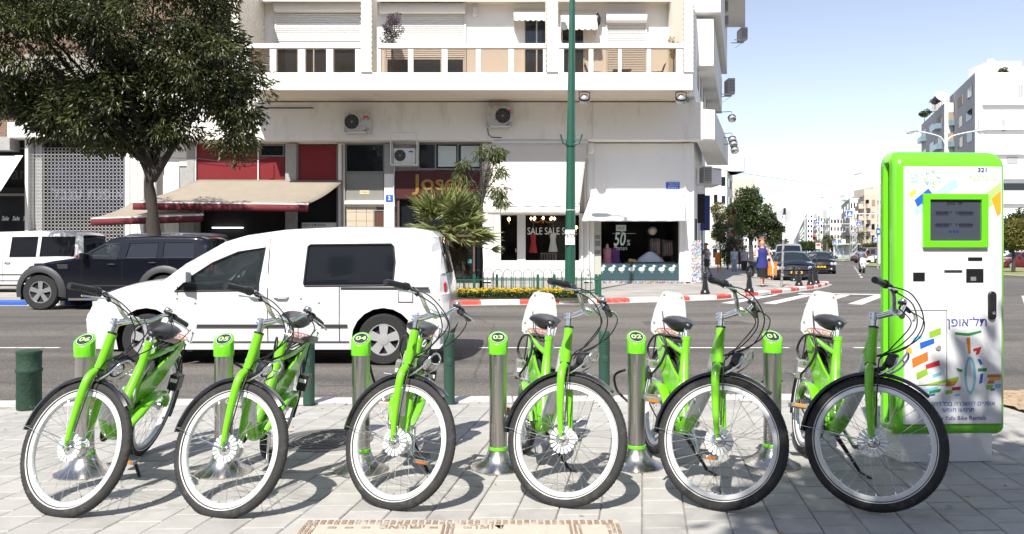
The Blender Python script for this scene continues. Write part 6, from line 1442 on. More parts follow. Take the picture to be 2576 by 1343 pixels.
obj('wing_vent', vt, CHROME, suv, 0)
# ---- white van passing in the road
VD = 9.78
def zv(X, Y): return ((157.2+.4149*X-195)*VD/F, (385.6-.4149*Y)*VD/F)
WHP = mat('white_van_paint', (.66,.66,.67), .2, coat=.6)
VAN = dict(top=[(.05,.24,'k',.08),(-.02,.34,'k',.10),(-.03,.56,'b',.10),(.05,.72,'b',.10),(.22,.88,'b',.06),(.55,.99,'b',.05),(1.02,1.06,'g',.06),(1.30,1.28,'g',.06),(1.78,1.56,'b',.04),(2.05,1.64,'b',.03),(2.5,1.705,'b',.03),(3.3,1.745,'b',.03),(4.2,1.73,'b',.02),(4.42,1.69,'b',.02),(4.50,1.62,'g',.02),(4.60,1.15,'b',.02),(4.65,.90,'b',.02),(4.66,.42,'k',.03),(4.60,.26,'b')],
    W=.90, Wr=.74, zb=1.03, sill=.20, wheels=[(.86,.325),(3.83,.325)], wz=.325, arch=.40, taper=.13, round=.12, windows=[[zv(*p) for p in ((680,478),(760,400),(900,305),(1050,240),(1215,212),(1190,472))],[zv(*p) for p in ((1468,446),(1462,430),(1476,205),(1490,195),(1985,190),(2000,205),(2012,300),(2004,430),(1988,442))]],
    seams=[(1.25,.3,1.0),(2.38,.3,1.6),(3.28,.3,1.0)], handles=[(2.25,.86),(2.55,.86)], handlem=WHP, strips=[(1.30,3.38,.475,.525,TRIM,.015)], mirror=(1.38,1.06), mirrorm=WHP,
    front_bits=[(.44,.74,.62,.80,HEADL,'headlight',.0)], rear_bits=[(.64,.765,.72,1.05,TAILR,'tail_lamp')], wglass=[CARGLL,CARGL], glass=CARGLL, seats=[(2.20,1.28)], cat='van', rim=mat('steel_rim', (.50,.50,.51), .4, .5))
make_car('white_van', 'white passenger van driving past behind the bicycles', (PX(195,VD), VD+.90, RZ), 0, VAN, WHP)
_v = [o for o in bpy.data.objects if o.name.startswith('white_van') and o.parent is None][0]
for s in (-1, 1): obj('side_lamp', MB().box((1.12,s*.895,.70),(1.20,s*.908,.735)), AMBER, _v, 0)
obj('fuel_flap', MB().tube([(4.02,-.906,.80),(4.20,-.903,.80),(4.20,-.899,.98),(4.02,-.902,.98)], .005, 4, closed=True), UNDER, _v, 0)
obj('slide_rail', MB().box((3.30,-.906,.955),(4.40,-.88,.985)), TRIM, _v, 0)
obj('sill_line', MB().tube([(1.3,-.888,.30),(3.4,-.888,.30)], .006, 4), UNDER, _v, 0)
# ---- white minibus and two cars behind the black car
MD = 25.0
def zm(X, Y): return ((.2574*X-203)*MD/F+5.0, PZ(534.4+.2574*Y, MD))
MBUS = dict(top=[(.05,.30,'k',.06),(-.02,.55,'b',.06),(.05,.80,'b',.06),(.50,1.02,'b',.05),(.75,1.10,'g',.05),(1.35,1.82,'b',.04),(1.7,1.93,'b',.03),(3.2,1.97,'b',.03),(4.80,1.94,'b',.02),(4.95,1.84,'g',.02),(5.0,1.2,'b',.02),(5.02,.5,'k',.02),(4.98,.28,'b')],
    W=.92, Wr=.80, zb=1.08, sill=.26, wheels=[(.95,.33),(4.02,.33)], wz=.33, arch=.39, windows=[[(1.0,1.12),(1.38,1.66),(1.6,1.68),(1.6,1.12)],[(1.75,1.12),(1.78,1.70),(2.35,1.72),(2.35,1.12)],[zm(90,436),zm(104,240),zm(358,237),zm(348,434)],[zm(384,430),zm(396,236),zm(716,234),zm(716,430)]],
    seams=[(2.5,.3,1.8)], handles=[(2.65,.95)], strips=[(1.4,4.9,.55,.60,TRIM,.012),(1.4,4.9,.36,.40,TRIM,.01)], mirror=(1.15,1.15), rear_bits=[(.75,.9,.7,1.2,TAILR,'tail_lamp')], front_bits=[(.5,.85,.66,.85,HEADL,'headlight',0)], cat='van')
make_car('white_minibus', 'white minibus parked on the pavement at the left edge', (PX(203,MD)-5.0, MD+.92, 0), 0, MBUS, WHP)
HATCH = dict(top=[(.05,.24,'k',.06),(-.02,.45,'b',.10),(.03,.62,'b',.10),(.18,.74,'b',.06),(.85,.90,'b',.05),(1.05,.95,'g',.06),(1.75,1.36,'b',.03),(2.1,1.44,'b',.03),(2.9,1.45,'b',.02),(3.45,1.36,'g',.03),(3.85,1.0,'b',.02),(3.98,.85,'b',.02),(4.0,.42,'k',.02),(3.95,.26,'b')],
    W=.86, Wr=.64, zb=.92, sill=.22, wheels=[(.75,.31),(3.25,.31)], wz=.31, arch=.37, windows=[[(1.28,.95),(1.82,1.31),(2.25,1.36),(2.22,.95)],[(2.32,.95),(2.35,1.36),(2.85,1.36),(3.30,1.20),(3.28,.97)]], seams=[(1.22,.3,.9),(2.27,.3,.95)], handles=[(2.1,.82),(3.05,.84)], mirror=(1.42,.95),
    front_bits=[(.42,.78,.60,.73,HEADL,'headlight',.0),(-.35,.35,.36,.50,TRIM,'grille',.0)], rear_bits=[(.62,.80,.72,.98,TAILR,'tail_lamp')], plate=(-.13,.40,'52 814'))
MINI = dict(MBUS, wheels=[(.95,.33),(4.02,.33)])
make_car('white_van', 'second white van parked behind the black off-road car', (PX(282,27)-.0, 27.9, 0), R(0), dict(MBUS, top=[(a[0]*.9,)+tuple(a[1:]) for a in MBUS['top']], windows=[[(x*.9, z) for x, z in wn] for wn in MBUS['windows']], wheels=[(.85,.33),(3.6,.33)], strips=[], rear_bits=[], seams=[], handles=[]), mat('silver_grey_paint', (.45,.46,.48), .3, .4, coat=.5), detail=False).location.x = PX(210,27)
# ---- side street traffic
DKP = mat('navy_car_paint', (.010,.013,.028), .2, coat=.8); BKP = mat('black_car_paint', (.010,.010,.012), .2, coat=.8); SVP = mat('silver_car_paint', (.42,.43,.45), .28, .5, coat=.5); WCP = mat('white_car_paint', (.72,.72,.72), .25, coat=.5); BRP = mat('brown_car_paint', (.13,.09,.07), .3, .2, coat=.5); RDP = mat('dark_red_paint', (.10,.012,.014), .25, coat=.6)
MUSC = dict(nc=.14, top=[(.06,.20,'k',.10),(.0,.34,'b',.14),(-.02,.55,'b',.14),(.04,.74,'b',.14),(.20,.86,'b',.09),(1.35,.98,'g',.07),(2.05,1.36,'b',.04),(2.4,1.42,'b',.03),(3.1,1.42,'b',.02),(3.5,1.36,'g',.03),(4.25,1.02,'b',.02),(4.95,.95,'b',.02),(5.05,.86,'b',.02),(5.06,.42,'k',.02),(5.0,.22,'b')],
    W=.95, Wr=.66, zb=.96, sill=.20, wheels=[(.95,.36),(4.0,.36)], wz=.36, arch=.42, taper=.07, windows=[[(1.60,1.0),(2.15,1.30),(2.6,1.33),(2.55,1.0)],[(2.65,1.0),(2.7,1.33),(3.3,1.31),(3.75,1.04)]], seams=[(1.5,.3,.95),(2.6,.3,.98)], handles=[(2.4,.86)], mirror=(1.62,.99),
    round_lamps=[(.62,.66,.085,HEADL),(.82,.66,.085,HEADL),(.60,.33,.05,HEADL)], front_bits=[(-.50,.50,.58,.76,TRIM,'grille',.02),(-.6,.6,.26,.40,TRIM,'lower_grille',.01)], plate=(-.20,.47,'677 60'), glass=CARGLL)
hd = R(90)-math.atan(SDX)
mc = make_car('parked_car', 'black muscle car with yellow plate parked facing the black bollards', (13.25,36.4,RZ), hd+R(6), MUSC, DKP)
obj('hood_scoop', MB().loft([[(x,y,z+dz) for y in (-.28,-.24,.24,.28) for dz in (0,)] for x, z, dz in ()] or [[(.72,-.30,.90),(.74,.30,.90),(.74,.27,.975),(.72,-.27,.975)],[(1.25,-.28,.96),(1.25,.28,.96),(1.25,.24,.985),(1.25,-.24,.985)]]), DKP, mc, 40, bevel=.015)
obj('scoop_mouth', MB().box((.712,-.24,.925),(.73,.24,.962)), CHROME, mc, 0)
make_car('parked_car', 'dark blue car parked right behind the black muscle car', (15.55,43.2,RZ), hd, HATCH, DKP, detail=False)
make_car('parked_van', 'silver high-roofed van parked beyond the black muscle car', (18.6,52.5,RZ), hd, dict(MBUS, plate=(-.1,.5,'31 406')), SVP, detail=False)
make_car('driving_car', 'black saloon passing to the right of the muscle car', (PX(2066,50),50,RZ), hd+R(2), dict(MUSC, plate=(-.2,.47,'84 219')), BKP, detail=False)
make_car('driving_car', 'black hatchback coming up behind the passing saloon', (PX(2078,76),76,RZ), hd+R(2), dict(HATCH, plate=(-.13,.40,'19 573')), BKP, detail=False)
make_car('driving_car', 'small silver car far down the street behind the black hatchback', (PX(2084,118),118,RZ), hd, dict(HATCH, plate=(-.13,.40,'60 377')), SVP, detail=False)
make_car('parked_car', 'brown estate car parked across the side street', (PX(2148,98),98,RZ), R(12), dict(MBUS), BRP, detail=False)
make_car('parked_car', 'white car parked beside the far lamp post', (PX(2182,93),93,RZ), R(8), HATCH, WCP, detail=False)
make_car('parked_car', 'dark red car at the right edge behind the rental machine', (PX(2505,64),64,RZ), R(4), HATCH, RDP, detail=False)
for i, (x, D, m_, lb) in enumerate(((1925,85,WCP,'white car far along the tree-lined kerb'),(1938,96,RDP,'red car far along the tree-lined kerb'),(2004,150,SVP,'tiny silver car at the far end of the street'),(2040,170,WCP,'tiny white car at the far end of the street'))):
    make_car('far_car', lb, (PX(x,D),D,RZ), hd, HATCH, m_, detail=False)
# ---- pawn-shaped black bollards on the corner
BOLB = mat('bollard_black', (.012,.012,.013), .3, coat=.4, var=.3, vs=20)
bp = None
for i, (x, y, lb) in enumerate(((1774,739.6,'black pawn-shaped bollard nearest the building corner'),(1885,735,'black pawn-shaped bollard left of the woman in blue'),(2010,719,'black pawn-shaped bollard before the left of the muscle car plate'),(2039.5,717,'black pawn-shaped bollard before the right of the muscle car plate'),(2053,713.5,'rightmost black pawn-shaped bollard of the corner'),(2047,710,'black pawn-shaped bollard just behind the rightmost one'),(1997,707.5,'black pawn-shaped bollard by the muscle car headlights'))):
    D = GD(y)
    if bp is None:
        bp = thing('pawn_bollard', lb, 'bollard', (0,0,0), 0, 'black bollards on the street corner')
        obj('base', MB().lathe([(.15,0),(.15,.05),(.135,.07),(.13,.10),(.115,.12)], 20), BOLB, bp, 40)
        obj('shaft', MB().lathe([(.12,.11),(.125,.13),(.10,.15),(.085,.30),(.062,.46),(.058,.48),(.085,.50),(.085,.53),(.06,.55)], 20), BOLB, bp, 40)
        obj('knob', MB().lathe([(.05,.54),(.045,.57),(.068,.60),(.075,.635),(.065,.675),(.035,.70),(.001,.705)], 18), BOLB, bp, 50)
        b_ = bp
    else: b_ = copy_tree(bp); b_['label'] = lb
    b_.location = (PX(x,D), D, 0)
# ---- sign post seen from behind, litter bin
PDp = GD(722); sp = thing('sign_post', 'banded black and white sign post with round sign seen from behind', 'sign', (PX(1966,PDp),PDp,0), 0); sp.rotation_euler.y = R(2.3)
TARN = mat('stickered_grey', (.28,.28,.28), .6, var=.5, vs=12, col2=(.05,.05,.05), c2=(.5,.58), c2s=9)
obj('pole', MB().cyl((0,0,0),(0,0,1.75),.045,n=12), TARN, sp, 40)
for k, (a, b, m_) in enumerate(((1.75,2.02,WHITEMET),(2.02,2.27,BLACK),(2.27,2.68,WHITEMET),(2.68,2.93,BLACK))): obj('pole_band', MB().cyl((0,0,a),(0,0,b),.044 if k % 2 else .046,n=12), m_, sp, 40)
obj('round_sign', MB().lathe([(.001,-.012),(.27,-.012),(.27,.0),(.001,.0)], 32, (.01,.07,2.64), Matrix.Rotation(R(90),3,'X')), mat('sign_back', (.55,.56,.58), .45, .3), sp, 40)
obj('sign_bracket', MB().box((-.06,.03,2.6),(.08,.058,2.64)).box((-.06,.03,2.72),(.08,.058,2.76)), GALV, sp, 0)
BDp = 36.0; lb_ = thing('litter_bin', 'orange litter bin on a post beside the woman in blue', 'bin', (PX(1941,BDp),BDp,0))
ORG = mat('bin_orange', (.70,.19,.015), .5, var=.08, vs=5)
obj('bin', MB().loft([[(x*s,y*s,z) for x, y in ((-.21,-.15),(.21,-.15),(.21,.15),(-.21,.15))] for z, s in ((.22,.92),(.82,1),(.84,1.02),(.84,.9),(.80,.88))]), ORG, lb_, 0, bevel=.015)
obj('rim', MB().box((-.225,-.165,.80),(.225,-.151,.845)), ORG, lb_, 0); obj('white_strip', MB().box((-.02,-.158,.28),(.02,-.1535,.72)), WHITEPR, lb_, 0); obj('post', MB().cyl((0,0,0),(0,0,.24),.03,n=8), BLACK, lb_, 40)
# ================================================================ PEOPLE
SKIN = mat('skin', (.52,.30,.21), .5, var=.06, vs=20); SKIN2 = mat('skin_tan', (.42,.23,.15), .5, var=.06, vs=20)
def person(label, loc, rz, h, J, wear, skin=SKIN, hairm=None, hair='short', group=None, lean=0):
    t = thing('person', label, 'person', loc, rz, group)
    Bs = dict(pelvis=(0,0,.525), waist=(0,0,.60), chest=(0,-.005,.72), neck=(0,.0,.825), jaw=(0,-.006,.875), skull=(0,-.002,.935), crown=(0,.004,.975),
        shL=(.10,0,.80), elL=(.135,.01,.63), wrL=(.14,-.04,.49), haL=(.14,-.055,.455), shR=(-.10,0,.80), elR=(-.135,.01,.63), wrR=(-.14,-.04,.49), haR=(-.14,-.055,.455),
        hiL=(.05,0,.50), knL=(.052,-.01,.28), anL=(.052,.01,.045), toL=(.055,-.085,.016), hiR=(-.05,0,.50), knR=(-.052,-.01,.28), anR=(-.052,.01,.045), toR=(-.055,-.085,.016))
    Bs.update(J); Bs = {k: Vector(v_)*h for k, v_ in Bs.items()}
    rad = dict(pelvis=.078, waist=.07, chest=.082, neck=.03, jaw=.050, skull=.066, crown=.050, sh=.040, el=.026, wr=.018, ha=.020, hi=.058, kn=.036, an=.022, to=.020)
    fat = wear.get('fat', 1)
    ks = list(Bs); idx = {k: i for i, k in enumerate(ks)}
    E = [('pelvis','waist'),('waist','chest'),('chest','neck'),('neck','jaw'),('jaw','skull'),('skull','crown')]
    for s in 'LR': E += [('chest','sh'+s),('sh'+s,'el'+s),('el'+s,'wr'+s),('wr'+s,'ha'+s),('pelvis','hi'+s),('hi'+s,'kn'+s),('kn'+s,'an'+s),('an'+s,'to'+s)]
    V = [Bs[k] for k in ks]; Rr = [rad[k[:2] if k[-1] in 'LR' and k[:2] in rad else k]*h*(fat if k in ('pelvis','waist','chest') else 1) for k in ks]; Ed = [(idx[a], idx[b]) for a, b in E]
    for s in 'LR':                                            # five fingers
        hv = Bs['ha'+s]; dr = (hv-Bs['wr'+s]).normalized(); sd = dr.cross(Vector((1,0,0)) if abs(dr.x) < .8 else Vector((0,0,1))).normalized()
        for k in range(5):
            L = (.030,.045,.05,.046,.036)[k]*h; f = hv+dr*L+sd*(k-2)*.0075*h if k else hv+dr*.012*h-sd*.026*h
            V.append(f); Rr.append(.0048*h); Ed.append((idx['ha'+s], len(V)-1))
    nose = Bs['skull']+Vector((0,-.055*h,-.012*h)); V.append(nose); Rr.append(.009*h); Ed.append((idx['skull'], len(V)-1))
    me = bpy.data.meshes.new('body'); me.from_pydata([tuple(v_) for v_ in V], Ed, []); me.materials.append(skin)
    o = bpy.data.objects.new('body', me); COL.objects.link(o); o.parent = t
    md = o.modifiers.new('skin', 'SKIN'); md.use_smooth_shade = True
    for i, sv in enumerate(me.skin_vertices[0].data): sv.radius = (Rr[i], Rr[i]*(.8 if i in (idx['pelvis'],idx['waist'],idx['chest']) else 1)); sv.use_root = (i == idx['pelvis'])
    sb_ = o.modifiers.new('sub', 'SUBSURF'); sb_.levels = 1; sb_.render_levels = 1
    def ring(c, ax, a, b, n=14, wob=0): 
        return [(c.x+a*math.cos(q)*(1+wob*math.sin(q*4)), c.y+b*math.sin(q)*(1+wob*math.sin(q*4)), c.z) for q in [i*2*math.pi/n for i in range(n)]]
    sk = Bs['skull']
    for s in (-1, 1): obj('eye', MB().lathe([(.0045*h,0),(.0045*h,.002*h),(.0005,.003*h)], 8, sk+Vector((s*.019*h,-.052*h,.002*h)), Matrix.Rotation(R(90),3,'X')), BLACK, t, 0)
    obj('mouth', MB().obox(Bs['jaw']+Vector((0,-.046*h,.012*h)), (.026*h,.006*h,.006*h)), mat('lips', (.35,.10,.09), .5), t, 0)
    if wear.get('shades'): obj('sunglasses', MB().obox(sk+Vector((0,-.053*h,.002*h)), (.085*h,.012*h,.022*h)), BLACK, t, 0, bevel=.003)
    if hairm:
        hm = MB(); c = sk+Vector((0,.006*h,.008*h)); rings = []
        prof = [(.062,.072,.020),(.064,.068,.034),(.050,.055,.048),(.022,.026,.058),(.004,.004,.06)]
        if hair == 'long': prof = [(.058,.05,-.085),(.070,.062,-.05),(.072,.066,-.015)]+[(a*1.08,b,z) for a, b, z in prof]
        else: prof = [(.052,.056,-.012)]+prof
        for a, b, z in prof:
            back = .020*h if z < .022 else .004*h
            rings.append([(c.x+a*h*math.cos(q), c.y+back+(b*h*math.sin(q) if math.sin(q) > 0 else (b*h*.80 if z > .022 else -b*h*.25)*math.sin(q)), c.z+z*h) for q in [i*2*math.pi/16 for i in range(16)]])
        obj('hair', hm.loft(rings), hairm, t, 60)
    # clothes
    if 'top' in wear:
        m_, hem, sleeve = wear['top']; W0 = fat; rg = []; hip = Bs['pelvis']; wa = Bs['waist']; chs = Bs['chest']
        flare = wear.get('flare', .0)
        rg.append(ring(hip+Vector((0,0,(hem-.525)*h)), None, (.115+flare)*h*W0, (.085+flare*.6)*h*W0, 18, .05 if flare else .02)); rg.append(ring(hip+Vector((0,0,.02*h)), None, (.102+flare*.3)*h*W0, .078*h*W0, 18, .02))
        rg.append(ring(wa, None, .092*h*W0, .070*h*W0, 18)); rg.append(ring(chs-Vector((0,0,.02*h)), None, .104*h*W0, .080*h*W0, 18)); rg.append(ring(chs+Vector((0,0,.04*h)), None, .106*h, .072*h, 18)); rg.append(ring(chs+Vector((0,.004*h,.085*h)), None, .082*h, .052*h, 18)); rg.append(ring(chs+Vector((0,.004*h,.098*h)), None, .050*h if sleeve else .072*h, .036*h, 18))
        if not sleeve: rg = rg[:-1]
        sh = obj('top', MB().loft(rg, cap=False), m_, t, 60)
        for s in 'LR':
            if sleeve:
                a, b, c2_ = Bs['sh'+s], Bs['el'+s], Bs['wr'+s]; e = a.lerp(b, min(1, sleeve)) if sleeve <= 1 else b.lerp(c2_, sleeve-1)
                pts = [Bs['chest'].lerp(a,.6)+Vector((0,0,.02*h)), a, a.lerp(b,.5)] + ([e] if sleeve <= 1 else [b, e])
                obj('sleeve', MB().tube(pts, [.046*h]*2+[.044*h]*(len(pts)-2), 10, cap=False), m_, sh, 60)
            else: obj('strap', MB().tube([Bs['chest']+Vector(((.055 if s == 'L' else -.055)*h,-.05*h,.06*h)), Bs['sh'+s].lerp(Bs['neck'],.35)+Vector((0,0,.035*h)), Bs['chest']+Vector(((.055 if s == 'L' else -.055)*h,.055*h,.06*h))], .016*h, 8), m_, sh, 60)
    if 'legs' in wear:
        m_, to, wd = wear['legs']; pn = obj('trousers', MB().loft([ring(Bs['pelvis']-Vector((0,0,.045*h)), None, .098*h*fat, .074*h*fat, 16), ring(Bs['pelvis'], None, .10*h*fat, .076*h*fat, 16), ring(Bs['waist']-Vector((0,0,.02*h)), None, .088*h*fat, .068*h*fat, 16)]), m_, t, 60)
        for s in 'LR':
            a, b, c2_ = Bs['hi'+s], Bs['kn'+s], Bs['an'+s]; e = a.lerp(b, to) if to <= 1 else b.lerp(c2_, to-1)
            pts = [a+Vector((0,0,.01*h)), a.lerp(b,.5)]+([e] if to <= 1 else [b, e]); obj('trouser_leg', MB().tube(pts, [.066*h*wd,.058*h*wd]+([.055*h*wd] if to <= 1 else [.048*h*wd,.042*h*wd]), 12), m_, pn, 60)
    if 'skirt' in wear:
        m_, z0, w_ = wear['skirt']; c = (Bs['knL']+Bs['knR'])/2; p = Bs['pelvis']
        obj('skirt', MB().loft([ring(Vector((c.x,c.y,z0*h)), None, w_*h, w_*.8*h, 18, .04), ring(Vector((p.x*.6+c.x*.4,p.y*.6+c.y*.4,.42*h)), None, .104*h, .084*h, 18, .02), ring(p, None, .102*h, .08*h, 18), ring(Bs['waist'], None, .088*h, .066*h, 18)]), m_, t, 60)
    if 'shoes' in wear:
        for s in 'LR':
            a, tt = Bs['an'+s], Bs['to'+s]; obj('shoe', MB().tube([a+Vector((0,.022*h,-.022*h)), a.lerp(tt,.5)+Vector((0,0,-.005*h)), tt], [.026*h,.026*h,.020*h], 10, flat=.8), wear['shoes'], t, 60)
    return t, Bs
GREYT = mat('grey_shirt', (.36,.37,.40), .85, var=.08, vs=9); DSH = mat('dark_shorts', (.05,.055,.06), .85); BLUEV = mat('royal_blue_top', (.016,.019,.14), .75, var=.15, vs=9); BLKS = mat('black_skirt', (.006,.006,.007), .85)
PALEB = mat('pale_blue_top', (.42,.55,.62), .85); PALEJ = mat('pale_jeans', (.36,.40,.46), .85, var=.1, vs=9); DJ = mat('dark_jeans', (.03,.032,.036), .85); GINGER = mat('ginger_hair', (.42,.13,.04), .5, var=.3, vs=40); DKH = mat('dark_hair', (.025,.016,.012), .5); GREYH = mat('grey_hair', (.30,.28,.26), .6); SHOEB = mat('black_shoe', (.02,.018,.018), .5); SHOEW = mat('pale_shoe', (.5,.5,.52), .6)
D = GD(721); wpos = Vector((PX(1917,D),D,0)); wh = 1.80
wt, wB = person('red-haired woman in blue tunic and black skirt walking on the pavement', wpos, R(-6), wh,
    dict(elL=(.155,.02,.645), wrL=(.19,-.05,.53), haL=(.20,-.075,.495), elR=(-.155,.02,.65), wrR=(-.165,-.085,.655), haR=(-.15,-.115,.67), knL=(.035,-.005,.28), anL=(.03,.05,.06), toL=(.03,.0,.012), knR=(-.03,-.045,.285), anR=(-.015,-.05,.045), toR=(-.015,-.14,.016)),
    dict(top=(BLUEV,.39,0), flare=.012, skirt=(BLKS,.20,.105), shoes=SHOEB, fat=1.06), hairm=GINGER, hair='long')
def bottle(label, p, par_rot=0, s=1):
    t = thing('water_bottle', label, 'bottle', p, 0); t.rotation_euler = (0, par_rot, 0); pm = mat('bottle_plastic', (.62,.66,.70), .15, alpha=.75)
    obj('bottle', MB().lathe([(.03*s,0),(.042*s,.01),(.042*s,.17*s),(.035*s,.20*s),(.016*s,.235*s),(.016*s,.26*s)], 14), pm, t, 50); obj('cap', MB().lathe([(.018*s,.258*s),(.018*s,.28*s),(.001,.281*s)], 10), WHITEPL, t, 40)
Mz = Matrix.Rotation(R(-6), 4, 'Z')
pL = wpos+Mz @ (wB['haL']); pR = wpos+Mz @ (wB['haR'])
bottle('clear water bottle carried low in the hand of the woman in blue', pL+Vector((.02,-.03,-.20)), R(-18), 1.15); bottle('white cup held up at the side of the woman in blue', pR+Vector((.03,-.03,-.10)), 0, 1.1)
D = 41.0; person('person in grey top and dark shorts leaning by the side wall', (PX(1778,D),D,0), R(-75), 1.78,
    dict(waist=(0,.02,.60), chest=(0,.005,.72), neck=(0,-.02,.82), jaw=(0,-.04,.87), skull=(0,-.04,.93), crown=(0,-.03,.97), shL=(.09,-.01,.795), shR=(-.09,-.01,.795), elL=(.11,-.08,.66), wrL=(.05,-.19,.66), haL=(.03,-.225,.665), elR=(-.11,-.06,.66), wrR=(-.06,-.17,.68), haR=(-.03,-.21,.69), knL=(.05,-.06,.29), anL=(.05,-.08,.045), toL=(.05,-.17,.016), knR=(-.05,.07,.29), anR=(-.05,.18,.06), toR=(-.05,.12,.014)),
    dict(top=(GREYT,.44,.8), legs=(DSH,.9,1.2), shoes=SHOEB, shades=True), skin=SKIN2, hairm=DKH)
D = 51.5; person('woman in pale blue shirt and light jeans walking by the oleander', (PX(1847,D),D,0), R(3), 1.60, dict(knL=(.045,-.03,.28), anL=(.045,-.03,.045), toL=(.045,-.12,.016), anR=(-.05,.05,.05), toR=(-.05,-.03,.014)), dict(top=(PALEB,.50,.5), legs=(PALEJ,1.95,1.15), shoes=SHOEB, shades=True), hairm=DKH)
D = 50.2; person('older man in striped grey polo shirt and dark trousers', (PX(1873,D),D,0), R(-4), 1.58, dict(knL=(.05,-.02,.28)), dict(top=(GREYT,.46,.7), legs=(DJ,1.95,1.2), shoes=SHOEW, fat=1.2), skin=SKIN2, hairm=GREYH)
D = 55; person('woman in dark dress half hidden behind the older man', (PX(1862.5,D),D,0), R(10), 1.58, dict(), dict(top=(mat('plum_cloth', (.06,.03,.04), .8),.45,.4), skirt=(mat('plum_skirt', (.05,.025,.03), .8),.27,.10), shoes=SHOEB), hairm=DKH)
# ---- scooter and rider
D = 53.0; sx_ = PX(2168,D); s_ = thing('motor_scooter', 'white motor scooter ridden towards the corner', 'scooter', (sx_,D,RZ), R(-14))
SW = mat('scooter_white', (.72,.72,.72), .25, coat=.5)
def srings(L): return MB().loft([[(w_*math.cos(q), y+d*math.sin(q), z) for q in [i*math.pi/7 for i in range(14)]] for z, w_, y, d in L])
obj('leg_shield', srings([(.30,.10,-.42,.07),(.45,.17,-.46,.09),(.70,.22,-.44,.10),(.85,.20,-.38,.10),(.98,.15,-.32,.09),(1.03,.05,-.30,.04)]), SW, s_, 60)
obj('front_mudguard', MB().tube([(0,-.86,.36),(0,-.80,.50),(0,-.66,.57),(0,-.50,.52)], [.05,.085,.09,.06], 10, flat=.6), SW, s_, 60)
obj('body', MB().loft([[(w_*math.cos(q), y, z+hh*math.sin(q)) for q in [i*math.pi/7 for i in range(14)]] for y, w_, z, hh in ((-.35,.14,.30,.06),(-.05,.17,.34,.10),(.10,.18,.52,.20),(.55,.19,.60,.18),(.80,.10,.70,.10))]), SW, s_, 60)
obj('seat', MB().loft([[(w_*math.cos(q), y, z+.05*math.sin(q)) for q in [i*math.pi/6 for i in range(12)]] for y, w_, z in ((.0,.09,.76),(.2,.14,.78),(.6,.13,.82),(.75,.07,.84))]), BLACK, s_, 60)
for y in (-.66, .58):
    wl_ = obj('wheel', MB().lathe([(.13,-.05),(.20,-.06),(.24,-.03),(.24,.03),(.20,.06),(.13,.05)], 24, (0,y,.24), Matrix.Rotation(R(90),3,'Y'), cap=False), CTYRE, s_, 50); obj('rim', MB().lathe([(.14,-.04),(.14,.04),(.02,.05),(.02,-.05)], 18, (0,y,.24), Matrix.Rotation(R(90),3,'Y'), cap=False), CRIM, wl_, 40)
obj('fork', MB().cyl((-.075,-.66,.24),(-.06,-.46,.62),.018,n=8).cyl((.075,-.66,.24),(.06,-.46,.62),.018,n=8), GALV, s_)
hbr = obj('handlebar', MB().tube([(-.34,-.18,1.03),(-.15,-.28,1.02),(.15,-.28,1.02),(.34,-.18,1.03)], .018, 8), BLACK, s_)
for s in (-1, 1):
    obj('mirror', MB().tube([(s*.22,-.25,1.03),(s*.30,-.27,1.2)], .008, 5).lathe([(.001,-.01),(.055,-.008),(.055,.008),(.001,.01)], 12, (s*.31,-.27,1.23), Matrix.Rotation(R(90),3,'X')), BLACK, s_, 40)
    obj('headlight', MB().lathe([(.05,0),(.045,.02),(.001,.03)], 12, (s*.09,-.53,.62), Matrix.Rotation(R(90),3,'X')), BLACK, s_, 40)
obj('air_intake', MB().box((-.08,-.545,.42),(.08,-.50,.47)), BLACK, s_, 0)
rt_, rB = person('scooter rider in blue shirt and dark helmet', (sx_,D,RZ+.02), R(-14), 1.72,
    dict(pelvis=(0,.20,.515), waist=(0,.19,.59), chest=(0,.155,.71), neck=(0,.13,.815), jaw=(0,.11,.865), skull=(0,.11,.925), crown=(0,.12,.965), shL=(.10,.135,.79), shR=(-.10,.135,.79), elL=(.17,.04,.68), elR=(-.17,.04,.68), wrL=(.17,-.08,.61), wrR=(-.17,-.08,.61), haL=(.165,-.11,.605), haR=(-.165,-.11,.605), hiL=(.06,.16,.50), hiR=(-.06,.16,.50), knL=(.09,-.11,.46), knR=(-.09,-.11,.46), anL=(.08,-.10,.23), anR=(-.08,-.10,.23), toL=(.08,-.18,.205), toR=(-.08,-.18,.205)),
    dict(top=(mat('rider_blue', (.14,.17,.26), .85, var=.3, vs=20),.50,.6), legs=(DJ,1.95,1.1), shoes=SHOEB), skin=SKIN2)
sk = rB['skull']; obj('helmet', MB().lathe([(.105,-.06),(.125,-.02),(.130,.03),(.115,.09),(.07,.13),(.002,.145)], 18, sk+Vector((0,.01,.02))), mat('helmet_black', (.02,.02,.024), .2, coat=.6), rt_, 60)
obj('visor', MB().lathe([(.128,-.03),(.135,.0),(.130,.04)], 18, sk+Vector((0,-.012,.01)), cap=False), CARGL, rt_, 60)
